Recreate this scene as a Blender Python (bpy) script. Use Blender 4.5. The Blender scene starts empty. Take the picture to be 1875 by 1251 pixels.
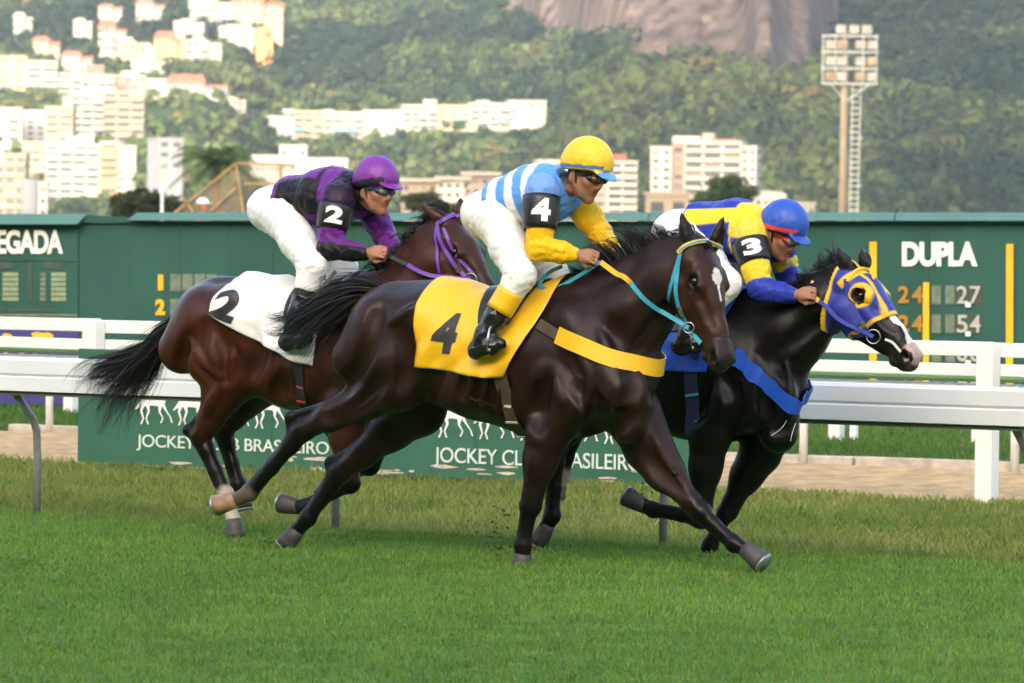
import bpy, bmesh, math, random
import numpy as np
from mathutils import Vector, Matrix
from mathutils.bvhtree import BVHTree
random.seed(7)
RNG = np.random.default_rng(7)
SC = bpy.context.scene
COL = SC.collection
R = math.radians

# ------------------------------------------------------------------ camera
FPX = 9300.0                      # focal length in photo pixels (photo is 1875 px wide)
CAM = np.array([0.0, 0.0, 1.75])
PITCH, ROLL = R(1.389), R(0.74)
_f = np.array([0, math.cos(PITCH), -math.sin(PITCH)])
_u0 = np.array([0, math.sin(PITCH), math.cos(PITCH)])
_r0 = np.array([1.0, 0, 0])
_r = _r0 * math.cos(ROLL) + _u0 * math.sin(ROLL)
_u = _u0 * math.cos(ROLL) - _r0 * math.sin(ROLL)
cd = bpy.data.cameras.new('camera')
cam = bpy.data.objects.new('camera', cd)
COL.objects.link(cam)
cam.matrix_world = Matrix(((_r[0], _u[0], -_f[0], CAM[0]), (_r[1], _u[1], -_f[1], CAM[1]),
                           (_r[2], _u[2], -_f[2], CAM[2]), (0, 0, 0, 1)))
cd.sensor_width = 36.0
cd.lens = FPX * 36.0 / 1875.0
cd.clip_start, cd.clip_end = 0.5, 20000.0
cd.dof.use_dof = True
cd.dof.focus_distance = 25.6
cd.dof.aperture_fstop = 7.5
SC.camera = cam

# ------------------------------------------------------------------ world, sun, exposure
SUN_EL, SUN_AZ = R(15.0), R(195.0)          # low afternoon sun behind the camera, a little to its left
world = bpy.data.worlds.new('World'); SC.world = world
world.use_nodes = True
wn = world.node_tree.nodes; wl = world.node_tree.links
sky = wn.new('ShaderNodeTexSky'); sky.sky_type = 'NISHITA'; sky.sun_disc = False
sky.sun_elevation = SUN_EL; sky.sun_rotation = SUN_AZ
sky.air_density = 1.0; sky.dust_density = 7.0; sky.ozone_density = 1.0
wn['Background'].inputs['Strength'].default_value = 0.15
wl.new(sky.outputs[0], wn['Background'].inputs['Color'])
sl = bpy.data.lights.new('sun', 'SUN'); sl.energy = 2.0; sl.angle = R(0.6); sl.color = (1.0, 0.90, 0.74)
sun = bpy.data.objects.new('sun', sl); COL.objects.link(sun)
sdir = Vector((math.sin(SUN_AZ) * math.cos(SUN_EL), math.cos(SUN_AZ) * math.cos(SUN_EL), math.sin(SUN_EL)))
sun.rotation_euler = sdir.to_track_quat('Z', 'Y').to_euler()
sun.location = (0, -20, 40)
SC.view_settings.view_transform = 'Standard'
SC.view_settings.look = 'None'
SC.view_settings.exposure = 2.65
SC.view_settings.gamma = 1.0
SC.view_settings.use_curve_mapping = False
SC.cycles.max_bounces = 6
SC.cycles.diffuse_bounces = 3
SC.cycles.volume_bounces = 1
SC.cycles.transparent_max_bounces = 8
SC.cycles.use_denoising = True

# ------------------------------------------------------------------ projection helpers (place things at real distances)
def ray(px, py):
    return _f * FPX + _r * (px - 937.5) - _u * (py - 625.5)
def at(px, py, d):                # point seen at that photo pixel, d metres ahead
    v = ray(px, py); return CAM + v * (d / v[1])
def on_z(px, py, z):
    v = ray(px, py); return CAM + v * ((z - CAM[2]) / v[2])
PHI = R(31.0)
def frame(psi):
    return np.array([math.cos(psi), -math.sin(psi), 0.0]), np.array([math.sin(psi), math.cos(psi), 0.0])
U, N = frame(PHI)                 # along the track, across the track (away from camera)
L0 = 22.17                        # distance of the near horse's lane from the camera, across the track
def SL(s, L, z=0.0):              # track coordinates to world
    p = U * s + N * (L0 + L); return np.array([p[0], p[1], z])
def s_of(px, L):                  # track station seen at photo column px in lane L (on the ground)
    v = ray(px, 900.0); n2 = v[:2] / (v[:2] @ N[:2]); p = n2 * (L0 + L); return float(p @ U[:2])
def L_of(px, py, z):
    p = on_z(px, py, z); return float(p[:2] @ N[:2]) - L0

# ------------------------------------------------------------------ object helpers
def link(o, parent=None):
    COL.objects.link(o)
    if parent is not None: o.parent = parent
    return o
def tag(o, label=None, cat=None, group=None, kind=None):
    if label: o['label'] = label
    if cat: o['category'] = cat
    if group: o['group'] = group
    if kind: o['kind'] = kind
    return o
def empty(name, loc, rz=0.0):
    o = bpy.data.objects.new(name, None); o.empty_display_size = 0.2
    COL.objects.link(o); o.location = tuple(map(float, loc)); o.rotation_euler = (0, 0, rz)
    return o
def mesh_np(name, verts, faces, mats=None, parent=None, smooth=False, cols=None, mi=None):
    """faces: (n,3) or (n,4) array, or list of tuples"""
    me = bpy.data.meshes.new(name)
    verts = np.asarray(verts, dtype=np.float32)
    if isinstance(faces, np.ndarray):
        n, k = faces.shape
        me.vertices.add(len(verts)); me.vertices.foreach_set('co', verts.ravel())
        me.loops.add(n * k); me.loops.foreach_set('vertex_index', faces.astype(np.int32).ravel())
        me.polygons.add(n)
        me.polygons.foreach_set('loop_start', np.arange(0, n * k, k, dtype=np.int32))
        me.polygons.foreach_set('loop_total', np.full(n, k, dtype=np.int32))
        me.update(calc_edges=True)
    else:
        me.from_pydata([tuple(map(float, v)) for v in verts], [], faces); me.update()
    if cols is not None:
        a = me.color_attributes.new('Col', 'FLOAT_COLOR', 'POINT')
        c = np.ones((len(verts), 4), dtype=np.float32); c[:, :3] = cols
        a.data.foreach_set('color', c.ravel())
    if smooth: me.polygons.foreach_set('use_smooth', np.ones(len(me.polygons), dtype=bool))
    if mats is not None:
        for m in (mats if isinstance(mats, (list, tuple)) else [mats]): me.materials.append(m)
    if mi is not None: me.polygons.foreach_set('material_index', np.asarray(mi, dtype=np.int32))
    o = bpy.data.objects.new(name, me)
    return link(o, parent)
class MB:
    """collects simple solids, builds ONE mesh object"""
    def __init__(s): s.v = []; s.f = []; s.m = []
    def add(s, vs, fs, m=0):
        b = len(s.v); s.v += [tuple(map(float, q)) for q in vs]; s.f += [tuple(b + i for i in f) for f in fs]; s.m += [m] * len(fs); return s
    def hexa(s, p, m=0):     # 8 corners: bottom 4 ccw, top 4 ccw
        return s.add(p, [(3, 2, 1, 0), (4, 5, 6, 7), (0, 1, 5, 4), (1, 2, 6, 5), (2, 3, 7, 6), (3, 0, 4, 7)], m)
    def box(s, lo, hi, m=0):
        (a, b, c), (d, e, f) = lo, hi
        return s.hexa([(a, b, c), (d, b, c), (d, e, c), (a, e, c), (a, b, f), (d, b, f), (d, e, f), (a, e, f)], m)
    def bar(s, a, b, w, h, up=(0, 0, 1), m=0):   # beam from a to b, width w (sideways), height h (along up)
        a = Vector(a); b = Vector(b); d = (b - a).normalized(); sd = d.cross(Vector(up)).normalized(); u2 = sd.cross(d)
        q = []
        for p in (a, b):
            q.append([p - sd * w / 2 - u2 * h / 2, p + sd * w / 2 - u2 * h / 2, p + sd * w / 2 + u2 * h / 2, p - sd * w / 2 + u2 * h / 2])
        return s.add(q[0] + q[1], [(3, 2, 1, 0), (4, 5, 6, 7), (0, 1, 5, 4), (1, 2, 6, 5), (2, 3, 7, 6), (3, 0, 4, 7)], m)
    def tube(s, pts, rad, n=8, m=0, cap=True):
        pts = [Vector(p) for p in pts]; k = len(pts)
        rad = rad if isinstance(rad, (list, tuple, np.ndarray)) else [rad] * k
        b = len(s.v); prev = None
        for i, p in enumerate(pts):
            t = (pts[min(i + 1, k - 1)] - pts[max(i - 1, 0)]).normalized()
            if prev is None:
                ref = Vector((0, 0, 1)) if abs(t.z) < .9 else Vector((1, 0, 0)); x = t.cross(ref).normalized()
            else: x = (prev - t * prev.dot(t)).normalized()
            prev = x; y = t.cross(x)
            for j in range(n):
                a = 2 * math.pi * j / n; s.v.append(tuple(p + (x * math.cos(a) + y * math.sin(a)) * rad[i]))
        fs = []
        for i in range(k - 1):
            for j in range(n): fs.append((b + i * n + j, b + i * n + (j + 1) % n, b + (i + 1) * n + (j + 1) % n, b + (i + 1) * n + j))
        if cap: fs += [tuple(b + j for j in reversed(range(n))), tuple(b + (k - 1) * n + j for j in range(n))]
        s.f += fs; s.m += [m] * len(fs); return s
    def build(s, name, mats, parent=None, smooth=False, bevel=0.0):
        o = mesh_np(name, s.v, s.f, mats, parent, smooth, mi=s.m)
        if bevel:
            b = o.modifiers.new('bevel', 'BEVEL'); b.width = bevel; b.segments = 2; b.limit_method = 'ANGLE'
        return o

# ------------------------------------------------------------------ materials
def mat(name, col, rough=0.6, var=0.0, scale=5.0, bump=0.0, bscale=40.0, spec=0.5, metal=0.0, attr=False, stretch=None, sheen=0.0, coat=0.0, dirt=None, trans=0.0):
    m = bpy.data.materials.new(name); m.use_nodes = True
    nt = m.node_tree; nd = nt.nodes; lk = nt.links; b = nd['Principled BSDF']
    b.inputs['Roughness'].default_value = rough; b.inputs['Metallic'].default_value = metal
    b.inputs['Specular IOR Level'].default_value = spec
    b.inputs['Base Color'].default_value = (*col, 1)
    if sheen: b.inputs['Sheen Weight'].default_value = sheen
    if coat: b.inputs['Coat Weight'].default_value = coat; b.inputs['Coat Roughness'].default_value = 0.15
    tc = nd.new('ShaderNodeTexCoord'); src = tc.outputs['Object']
    if stretch:
        mp = nd.new('ShaderNodeMapping'); mp.inputs['Scale'].default_value = stretch; lk.new(src, mp.inputs['Vector']); src = mp.outputs[0]
    base = None
    if attr:
        at_ = nd.new('ShaderNodeVertexColor'); at_.layer_name = 'Col'; base = at_.outputs['Color']
    if var:
        nz = nd.new('ShaderNodeTexNoise'); nz.inputs['Scale'].default_value = scale; nz.inputs['Detail'].default_value = 6
        lk.new(src, nz.inputs['Vector'])
        rp = nd.new('ShaderNodeMapRange'); rp.inputs[1].default_value = 0.3; rp.inputs[2].default_value = 0.7
        rp.inputs[3].default_value = 1 - var; rp.inputs[4].default_value = 1 + var; lk.new(nz.outputs['Fac'], rp.inputs[0])
        mx = nd.new('ShaderNodeMix'); mx.data_type = 'RGBA'; mx.blend_type = 'MULTIPLY'; mx.inputs[0].default_value = 1.0
        if base is None: mx.inputs[6].default_value = (*col, 1)
        else: lk.new(base, mx.inputs[6])
        lk.new(rp.outputs[0], mx.inputs[7]); base = mx.outputs[2]
    if dirt:
        dn = nd.new('ShaderNodeTexNoise'); dn.inputs['Scale'].default_value = dirt[2]; dn.inputs['Detail'].default_value = 8; dn.inputs['Roughness'].default_value = .7
        lk.new(src, dn.inputs['Vector'])
        dr = nd.new('ShaderNodeMapRange'); dr.inputs[1].default_value = dirt[1]; dr.inputs[2].default_value = dirt[1] + .12; lk.new(dn.outputs['Fac'], dr.inputs[0])
        mx = nd.new('ShaderNodeMix'); mx.data_type = 'RGBA'; lk.new(dr.outputs[0], mx.inputs[0])
        if base is None: mx.inputs[6].default_value = (*col, 1)
        else: lk.new(base, mx.inputs[6])
        mx.inputs[7].default_value = (*dirt[0], 1); base = mx.outputs[2]
    if base is not None: lk.new(base, b.inputs['Base Color'])
    if bump:
        bn = nd.new('ShaderNodeTexNoise'); bn.inputs['Scale'].default_value = bscale; bn.inputs['Detail'].default_value = 4
        lk.new(src, bn.inputs['Vector'])
        bp = nd.new('ShaderNodeBump'); bp.inputs['Strength'].default_value = 1.0; bp.inputs['Distance'].default_value = bump
        lk.new(bn.outputs['Fac'], bp.inputs['Height']); lk.new(bp.outputs[0], b.inputs['Normal'])
    if trans:
        tr = nd.new('ShaderNodeBsdfTranslucent'); ms = nd.new('ShaderNodeMixShader'); ms.inputs[0].default_value = trans
        if base is not None: lk.new(base, tr.inputs['Color'])
        else: tr.inputs['Color'].default_value = (*col, 1)
        out = nd['Material Output']; lk.new(b.outputs[0], ms.inputs[1]); lk.new(tr.outputs[0], ms.inputs[2]); lk.new(ms.outputs[0], out.inputs['Surface'])
    return m

# smooth value noise on arrays
def vnoise(x, y, seed=0, z=None):
    rs = np.random.default_rng(seed); T = rs.random((64, 64)).astype(np.float32)
    xi = np.floor(x).astype(int); yi = np.floor(y).astype(int); fx = x - xi; fy = y - yi
    fx = fx * fx * (3 - 2 * fx); fy = fy * fy * (3 - 2 * fy)
    a = T[xi % 64, yi % 64]; b = T[(xi + 1) % 64, yi % 64]; c = T[xi % 64, (yi + 1) % 64]; d = T[(xi + 1) % 64, (yi + 1) % 64]
    return (a * (1 - fx) + b * fx) * (1 - fy) + (c * (1 - fx) + d * fx) * fy
def fbm(x, y, oct=4, seed=0):
    v = 0; a = .5
    for i in range(oct): v = v + a * vnoise(x * 2 ** i, y * 2 ** i, seed + i); a *= .5
    return v

# text as a real mesh: returns verts (n,2) scaled to unit cap height, tris
def text_tris(txt, bold=0.0, space=1.0):
    cu = bpy.data.curves.new('tmp_text', 'FONT'); cu.body = txt; cu.size = 1.0; cu.offset = bold; cu.space_character = space
    cu.resolution_u = 6
    o = bpy.data.objects.new('tmp_text', cu); COL.objects.link(o)
    dg = bpy.context.evaluated_depsgraph_get(); dg.update()
    me = bpy.data.meshes.new_from_object(o.evaluated_get(dg))
    me.calc_loop_triangles()
    v = np.array([q.co[:2] for q in me.vertices]); t = np.array([q.vertices[:] for q in me.loop_triangles])
    bpy.data.objects.remove(o); bpy.data.curves.remove(cu); bpy.data.meshes.remove(me)
    v = v - v.min(0)
    return v, t
def text_on(txt, org, ex, ey, width, height, thick, material, parent, name='lettering', bold=0.02, space=1.0):
    """solid letters: org lower-left corner, ex/ey unit vectors, fits width x height"""
    v, t = text_tris(txt, bold, space)
    v = v / v.max(0) * np.array([width, height])
    ex = np.asarray(ex, float); ey = np.asarray(ey, float); nz = np.cross(ex, ey)
    P = np.asarray(org)[None] + v[:, :1] * ex + v[:, 1:] * ey
    n = len(P)
    # boundary edges for the side walls
    cnt = {}
    for a, b, c in t:
        for e in ((a, b), (b, c), (c, a)): cnt[(min(e), max(e))] = cnt.get((min(e), max(e)), 0) + 1
    fs = [tuple(int(i) + n for i in q) for q in t]
    for a, b, c in t:
        for e in ((a, b), (b, c), (c, a)):
            if cnt[(min(e), max(e))] == 1: fs.append((int(e[0]), int(e[1]), int(e[1]) + n, int(e[0]) + n))
    return mesh_np(name, np.vstack([P, P + nz * thick]), fs, material, parent)
# ================================================================== SETTING: ground
GREEN_BOARD = (0.030, 0.092, 0.076)
M = {}
M['turf'] = mat('turf_soil', (0.085, 0.165, 0.034), .9, .35, 3.0, .01, 60, spec=.05)
M['verge'] = mat('verge_soil', (0.130, 0.140, 0.045), .95, .4, 2.0, .02, 30, dirt=((0.27, 0.19, 0.10), .58, 1.6), spec=.05)
M['dirt'] = mat('dirt', (0.45, 0.315, 0.170), .95, .22, 6.0, .03, 22, spec=.05, dirt=((0.30, 0.19, 0.105), .60, 3.5))
M['kerb'] = mat('kerb_concrete', (0.46, 0.40, 0.33), .9, .25, 8, .01, 40, dirt=((0.1, 0.08, 0.05), .6, 4))
M['white'] = mat('white_paint', (0.78, 0.77, 0.75), .5, .05, 3, .002, 30, dirt=((0.42, 0.40, 0.36), .68, 5))
M['rail'] = mat('rail_plastic', (0.70, 0.72, 0.75), .42, .05, 2, .0, 30, stretch=(1, 1, 1), dirt=((0.40, 0.41, 0.40), .69, 6))
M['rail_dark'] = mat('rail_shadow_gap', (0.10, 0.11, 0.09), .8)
M['steel'] = mat('galvanised_steel', (0.23, 0.24, 0.25), .5, .15, 20, metal=.3)
M['pipe_green'] = mat('green_pipe', (0.12, 0.27, 0.13), .45, .12, 6)
M['pipe_white'] = mat('white_pipe', (0.74, 0.73, 0.70), .45, .06, 6)
M['board'] = mat('board_green', GREEN_BOARD, .8, .16, 1.2, .004, 12, stretch=(1, 1, .35), spec=.12)
M['board_roof'] = mat('board_roof_green', (0.065, 0.165, 0.140), .6, .12, 1.5, .004, 10)
M['ad'] = mat('ad_green', (0.035, 0.125, 0.080), .45, .10, 2.5, .002, 25, stretch=(1, 1, .5))
M['purple'] = mat('ad_purple', (0.055, 0.045, 0.20), .5, .1, 3)
M['ad_yellow'] = mat('ad_yellow', (0.75, 0.50, 0.03), .5, .1, 6)
M['letter'] = mat('white_letter', (0.78, 0.79, 0.76), .5, .06, 8)
M['ad_letter'] = mat('ad_letter', (0.62, 0.70, 0.64), .5, .10, 9)
M['yellow'] = mat('board_yellow', (0.72, 0.42, 0.01), .5, .1, 4)
M['digit'] = mat('digit_cream', (.42, .43, .38), .5, .15, 20)
M['amber'] = mat('lamp_amber', (0.36, 0.17, 0.015), .5, .1, 9)
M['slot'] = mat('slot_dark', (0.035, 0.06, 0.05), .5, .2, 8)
M['slot2'] = mat('slot_grey', (0.13, 0.17, 0.13), .5, .3, 14)
M['flap'] = mat('flap_cream', (0.22, 0.28, 0.17), .5, .2, 14)
M['chip'] = mat('bare_board', (0.55, 0.47, 0.38), .9, .25, 12)

L_RAIL = 2.55                      # feet of the running rail
Z2 = -0.13
L_DIRT0 = L_of(937, 889, Z2)       # near edge of the dirt track
L_DIRT1 = L_of(937, 829, Z2)       # far edge, at the kerb
L_STRIP = L_of(937, 768, Z2 + .05) # top of the grass bank before the scoreboard
def ground_z(s, L):
    t = np.clip((L - 1.5) / (L_RAIL - 1.5), 0, 1); t = t * t * (3 - 2 * t)
    z = Z2 * t
    w = np.clip((L - L_RAIL) / .6, 0, 1) * np.clip((L_DIRT0 - L) / .5, 0, 1)
    z = z + w * (.16 * (fbm(s * .8 + 9, L * .9 + 3, 3, 5) - .42))
    return z
def sheet(name, s0, s1, La, Lb, ds, dL, zf, m, kind='structure', smooth=True):
    ss = np.arange(s0, s1 + ds / 2, ds); LL = np.linspace(La, Lb, max(2, int((Lb - La) / dL) + 1))
    A, B = np.meshgrid(ss, LL, indexing='ij')
    P = U[None, None] * A[..., None] + N[None, None] * (L0 + B[..., None]); P[..., 2] = zf(A, B)
    a, b = A.shape; idx = np.arange(a * b).reshape(a, b)
    F = np.stack([idx[:-1, :-1], idx[1:, :-1], idx[1:, 1:], idx[:-1, 1:]], -1).reshape(-1, 4)
    o = mesh_np(name, P.reshape(-1, 3), F, m, None, smooth); o['kind'] = kind
    return o
SA, SB = -40.0, 12.0
# far ground: one sheet reaching the hills
gs = MB(); q = [(-6000, -7000, -1.0), (6000, -7000, -1.0), (6000, 9000, -1.0), (-6000, 9000, -1.0)]
gs.add(q, [(0, 1, 2, 3)]); M['land'] = mat('land', (0.07, 0.09, 0.04), .95, .3, .02, spec=.05)
o = gs.build('ground', M['land']); o['kind'] = 'structure'
sheet('turf', SA, SB, -16, L_RAIL, .25, .2, ground_z, M['turf'])
sheet('verge', SA, SB, L_RAIL, L_DIRT0 + .3, .14, .14, ground_z, M['verge'])
sheet('dirt_track', SA, SB, L_DIRT0 + .02, L_DIRT1 + .1, .12, .12,
      lambda s, L: Z2 + .004 + .030 * (fbm(s * 1.5, L * 4.0, 4, 11) - .45) + .018 * np.sin(L * 9 + 3 * vnoise(s, L, 3)), M['dirt'])
def strip_z(s, L):
    t = np.clip((L - L_DIRT1 - .12) / .7, 0, 1); t = t * t * (3 - 2 * t)
    e = np.clip((L - L_STRIP) / 1.2, 0, 1)
    return Z2 + .015 + .05 * t + .05 * (fbm(s * 1.3, L * 1.3, 3, 21) - .45) * t - .85 * e * e
sheet('bank', SA - 10, SB + 6, L_DIRT1 + .12, L_STRIP + 1.6, .2, .2, strip_z, M['verge'])
sheet('infield', SA - 40, SB + 30, L_STRIP + 1.5, L_STRIP + 60, 4, 4, lambda s, L: Z2 - .78 + 0 * s, M['verge'])
# kerb: separate worn lengths of concrete
kb = empty('kerb', SL(s_of(937, L_DIRT1), L_DIRT1 + .05, Z2)); kb['kind'] = 'structure'
kb_o = np.array(kb.location)
for i in range(26):
    s0 = SA + 14 + i * 1.35; dz = random.uniform(-.012, .012); dl = random.uniform(-.015, .015)
    a = SL(s0 + .012, L_DIRT1 + .06 + dl, Z2 + .02 + dz) - kb_o; b = SL(s0 + 1.335, L_DIRT1 + .06 + dl * .4, Z2 + .02 + dz + random.uniform(-.006, .006)) - kb_o
    MB().bar(a, b, .11, .11).build('kerb_stone', M['kerb'], kb, bevel=.012)

# ------------------------------------------------------------------ grass blades
def blades(name, n, s_rng, L_rng, zf, hmin, hmax, wid, colA, colB, dens=None, lean=.5, seed=1):
    rg = np.random.default_rng(seed)
    s = rg.uniform(*s_rng, n); L = rg.uniform(*L_rng, n)
    # keep those the lens could plausibly see (with a margin to step aside)
    P = U[None] * s[:, None] + N[None] * (L0 + L)[:, None]
    ok = np.abs(P[:, 0] / P[:, 1]) < 0.145
    if dens is not None: ok &= rg.random(n) < dens(s, L)
    s, L, P = s[ok], L[ok], P[ok]; n = len(s)
    P[:, 2] = zf(s, L) - .004
    patch = .6 * fbm(s * .9 + 40, L * .9, 4, seed + 50) + .4 * fbm(s * .35 + 3, L * .5 + 8, 3, seed + 70); fine = vnoise(s * 6, L * 6, seed + 9)
    h = rg.uniform(hmin, hmax, n) * (0.65 + .8 * patch); w = wid * rg.uniform(.7, 1.3, n)
    a = rg.uniform(0, 2 * np.pi, n); le = h * lean * rg.uniform(.2, 1.2, n); b = rg.uniform(0, 2 * np.pi, n)
    side = np.stack([np.cos(a), np.sin(a), 0 * a], -1) * w[:, None]
    ld = np.stack([np.cos(b), np.sin(b), 0 * b], -1)
    mid = P + ld * (le * .35)[:, None] + np.array([0, 0, 1.]) * (h * .6)[:, None]
    tip = P + ld * le[:, None] + np.array([0, 0, 1.]) * h[:, None]
    V = np.stack([P - side, P + side, mid + side * .7, mid - side * .7, tip], 1).reshape(-1, 3)
    i = np.arange(n) * 5
    F = np.concatenate([np.stack([i, i + 1, i + 2], -1), np.stack([i, i + 2, i + 3], -1), np.stack([i + 3, i + 2, i + 4], -1)])
    t = np.clip(.55 * (patch - .28) * 2.2 + .3 * fine + rg.normal(0, .16, n), 0, 1)[:, None]
    c = (np.array(colA) * (1 - t) + np.array(colB) * t)
    dry = rg.random(n) < .03; c[dry] = np.array([.30, .26, .10]) * rg.uniform(.6, 1.1, (dry.sum(), 1))
    c = np.repeat(c, 5, 0)
    o = mesh_np(name, V, F, M['blade'], None, True, c)
    o['kind'] = 'stuff'
    return o
M['blade'] = mat('grass_blade', (0.06, .14, .03), .6, attr=True, trans=.35, spec=.10)
o = blades('turf_grass', 640000, (-32, 2), (-8.6, L_RAIL + .9), ground_z, .014, .036, .0042, (.100, .200, .031), (.240, .370, .070), dens=lambda s, L: np.clip((L_RAIL + .9 * vnoise(s * 1.3, L * 2, 91) - L) / .35 + .5, 0, 1), lean=.8, seed=3)
tag(o, 'short bright green mown turf the horses gallop over', 'grass')
o = blades('verge_grass', 330000, (-34, -4), (L_RAIL - .45, L_DIRT0 + .12), ground_z, .03, .085, .0058, (.095, .185, .032), (.330, .310, .090),
           dens=lambda s, L: np.clip((fbm(s * .6, L * 1.1, 4, 77) - .36) * 4.5, .35, 1) * np.clip((L - L_RAIL + .45) / .6, .05, 1), lean=.9, seed=4)
tag(o, 'rough olive grass on the verge between running rail and dirt track', 'grass')
o = blades('bank_grass', 110000, (-38, -4), (L_DIRT1 + .14, L_STRIP + .8), strip_z, .05, .11, .008, (.080, .165, .034), (.150, .255, .060), lean=.8, seed=5)
tag(o, 'green grass bank behind the kerb of the dirt track', 'grass')

# ================================================================== rails and fences
# running rail: wide white plastic beam on bent steel posts, overhanging the turf
def rail_z(px_top, px, L): return None
rr = empty('running_rail', SL(s_of(937, L_RAIL), L_RAIL, Z2)); RO = np.array(rr.location)
tag(rr, 'wide white running rail on bent steel posts beside the turf', 'rail')
L_RT = L_RAIL - .24
d_mid = (L0 + L_RT) / (N[1])       # at the centre column
def z_at(py, px, L):
    v = ray(px, py); t = (L0 + L) / (v @ N); return float(CAM[2] + v[2] * t)
zt, zb = z_at(682, 937, L_RT), z_at(747, 937, L_RT)
beam_h = zt - zb
for i in range(9):                 # rail sections butt together
    s0 = SA + 13 + i * 5.8 - .6; s1 = s0 + 5.79
    a = SL(s0, L_RT, 0) - RO; b = SL(s1, L_RT, 0) - RO
    m = MB(); sec = [(-.060, zb), (-.060, zb + beam_h * .40), (-.050, zb + beam_h * .44), (-.060, zb + beam_h * .52), (-.060, zt - .018), (-.048, zt), (.048, zt), (.060, zt - .018), (.060, zb), (.0, zb - .012)]
    vs = []
    for e in (s0, s1):
        for l, z in sec: vs.append(SL(e, L_RT + l, z) - RO)
    k = len(sec); fs = [(j, (j + 1) % k, k + (j + 1) % k, k + j) for j in range(k)] + [tuple(range(k))[::-1], tuple(range(k, 2 * k))]
    m.add(vs, fs); m.build('rail_section', M['rail'], rr)
    MB().bar(SL(s0, L_RT, zb - .018) - RO, SL(s1, L_RT, zb - .018) - RO, .07, .018).build('rail_shade_strip', M['rail_dark'], rr)  # dark strip standing in for the shade under the beam
ps = [s_of(68, L_RAIL), s_of(615, L_RAIL), s_of(1215, L_RAIL)]
st = (ps[2] - ps[0]) / 2
for k in range(-4, 5):
    s = ps[0] + k * st if k < 0 or k > 3 else s_of((68, 615, 1215, 1892)[k], L_RAIL)
    p = [SL(s, L_RAIL, Z2 - .02), SL(s, L_RAIL, Z2 + .40), SL(s, L_RAIL - .01, Z2 + .56), SL(s, L_RAIL - .05, Z2 + .64), SL(s, L_RT, zb - .01)]
    MB().tube([q - RO for q in p], .024, 10).build('rail_post', M['steel'], rr, True)

# second fence: thick white posts with two planks, at the near edge of the dirt
L_F = L_DIRT0 - .05
fe = empty('white_fence', SL(s_of(937, L_F), L_F, Z2)); FO = np.array(fe.location)
tag(fe, 'white two-plank fence with thick square posts along the dirt track', 'fence')
sA, sB = s_of(168, L_F), s_of(1806, L_F); stp = (sB - sA) / 3
zt1, zt0 = z_at(607, 1000, L_F), z_at(632, 1000, L_F)
zu1, zu0 = z_at(645, 1000, L_F), z_at(666, 1000, L_F)
for k in range(-3, 6):
    s = sA + k * stp
    m = MB(); m.box((-.062, -.062, 0), (.062, .062, zt1 - Z2 + .012))
    o = m.build('post', M['white'], fe, bevel=.008); o.location = tuple(SL(s, L_F, Z2 - .02) - FO); o.rotation_euler = (0, 0, -PHI)
    a = s + .0; b = s + stp
    for (z0, z1) in ((zt0, zt1), (zu0, zu1)):
        j = random.uniform(-.006, .006)
        MB().bar(SL(a + .002, L_F + .085, (z0 + z1) / 2 + j) - FO, SL(b - .002, L_F + .085, (z0 + z1) / 2 - j) - FO, .035, z1 - z0).build('plank', M['white'], fe, bevel=.004)

# far rail of the dirt track: green pipe over white pipe on thin posts
L_G = L_DIRT1 + .0
ge = empty('pipe_rail', SL(s_of(937, L_G), L_G, Z2)); GO = np.array(ge.location)
tag(ge, 'low rail of green pipe over white pipe on thin white posts', 'rail')
zg = z_at(666, 1000, L_G); zw = z_at(684, 1000, L_G)
s0, s1 = SA + 8, SB - 2
MB().tube([SL(s0, L_G, zg) - GO, SL(s1, L_G, zg) - GO], .040, 12).build('top_pipe', M['pipe_green'], ge, True)
MB().tube([SL(s0, L_G + .06, zw) - GO, SL(s1, L_G + .06, zw) - GO], .026, 10).build('lower_pipe', M['pipe_white'], ge, True)
g1, g2 = s_of(1470, L_G), s_of(1857, L_G)
for k in range(-8, 4):
    s = g1 + (g2 - g1) * k
    MB().tube([SL(s, L_G, Z2 - .02) - GO, SL(s, L_G, zw - .02) - GO, SL(s, L_G + .06, zw) - GO], [.034, .034, .030], 10).build('post', M['pipe_white'], ge, True)
# short white posts standing on the grass bank, each a thing of its own
L_B = L_DIRT1 + 2.2
for k, (px, w, lab) in enumerate(((128, .05, 'short white post on the bank beside the purple banner'), (1530, .052, 'stout white post on the bank behind the black horse'),
                                  (1562, .028, 'slim white post next to the stout post on the bank'), (1790, .045, 'white post on the bank behind the thick fence post'))):
    s = s_of(px, L_B)
    m = MB(); m.box((-w, -w, 0), (w, w, .52)); m.box((-w * 1.25, -w * 1.25, .52), (w * 1.25, w * 1.25, .55))
    o = m.build('marker_post', M['white'], None, bevel=.006); o.location = tuple(SL(s, L_B, float(strip_z(np.array([s]), np.array([L_B]))[0]) - .02)); o.rotation_euler = (0, 0, -PHI)
    tag(o, lab, 'post', 'white posts on the grass bank')

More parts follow.
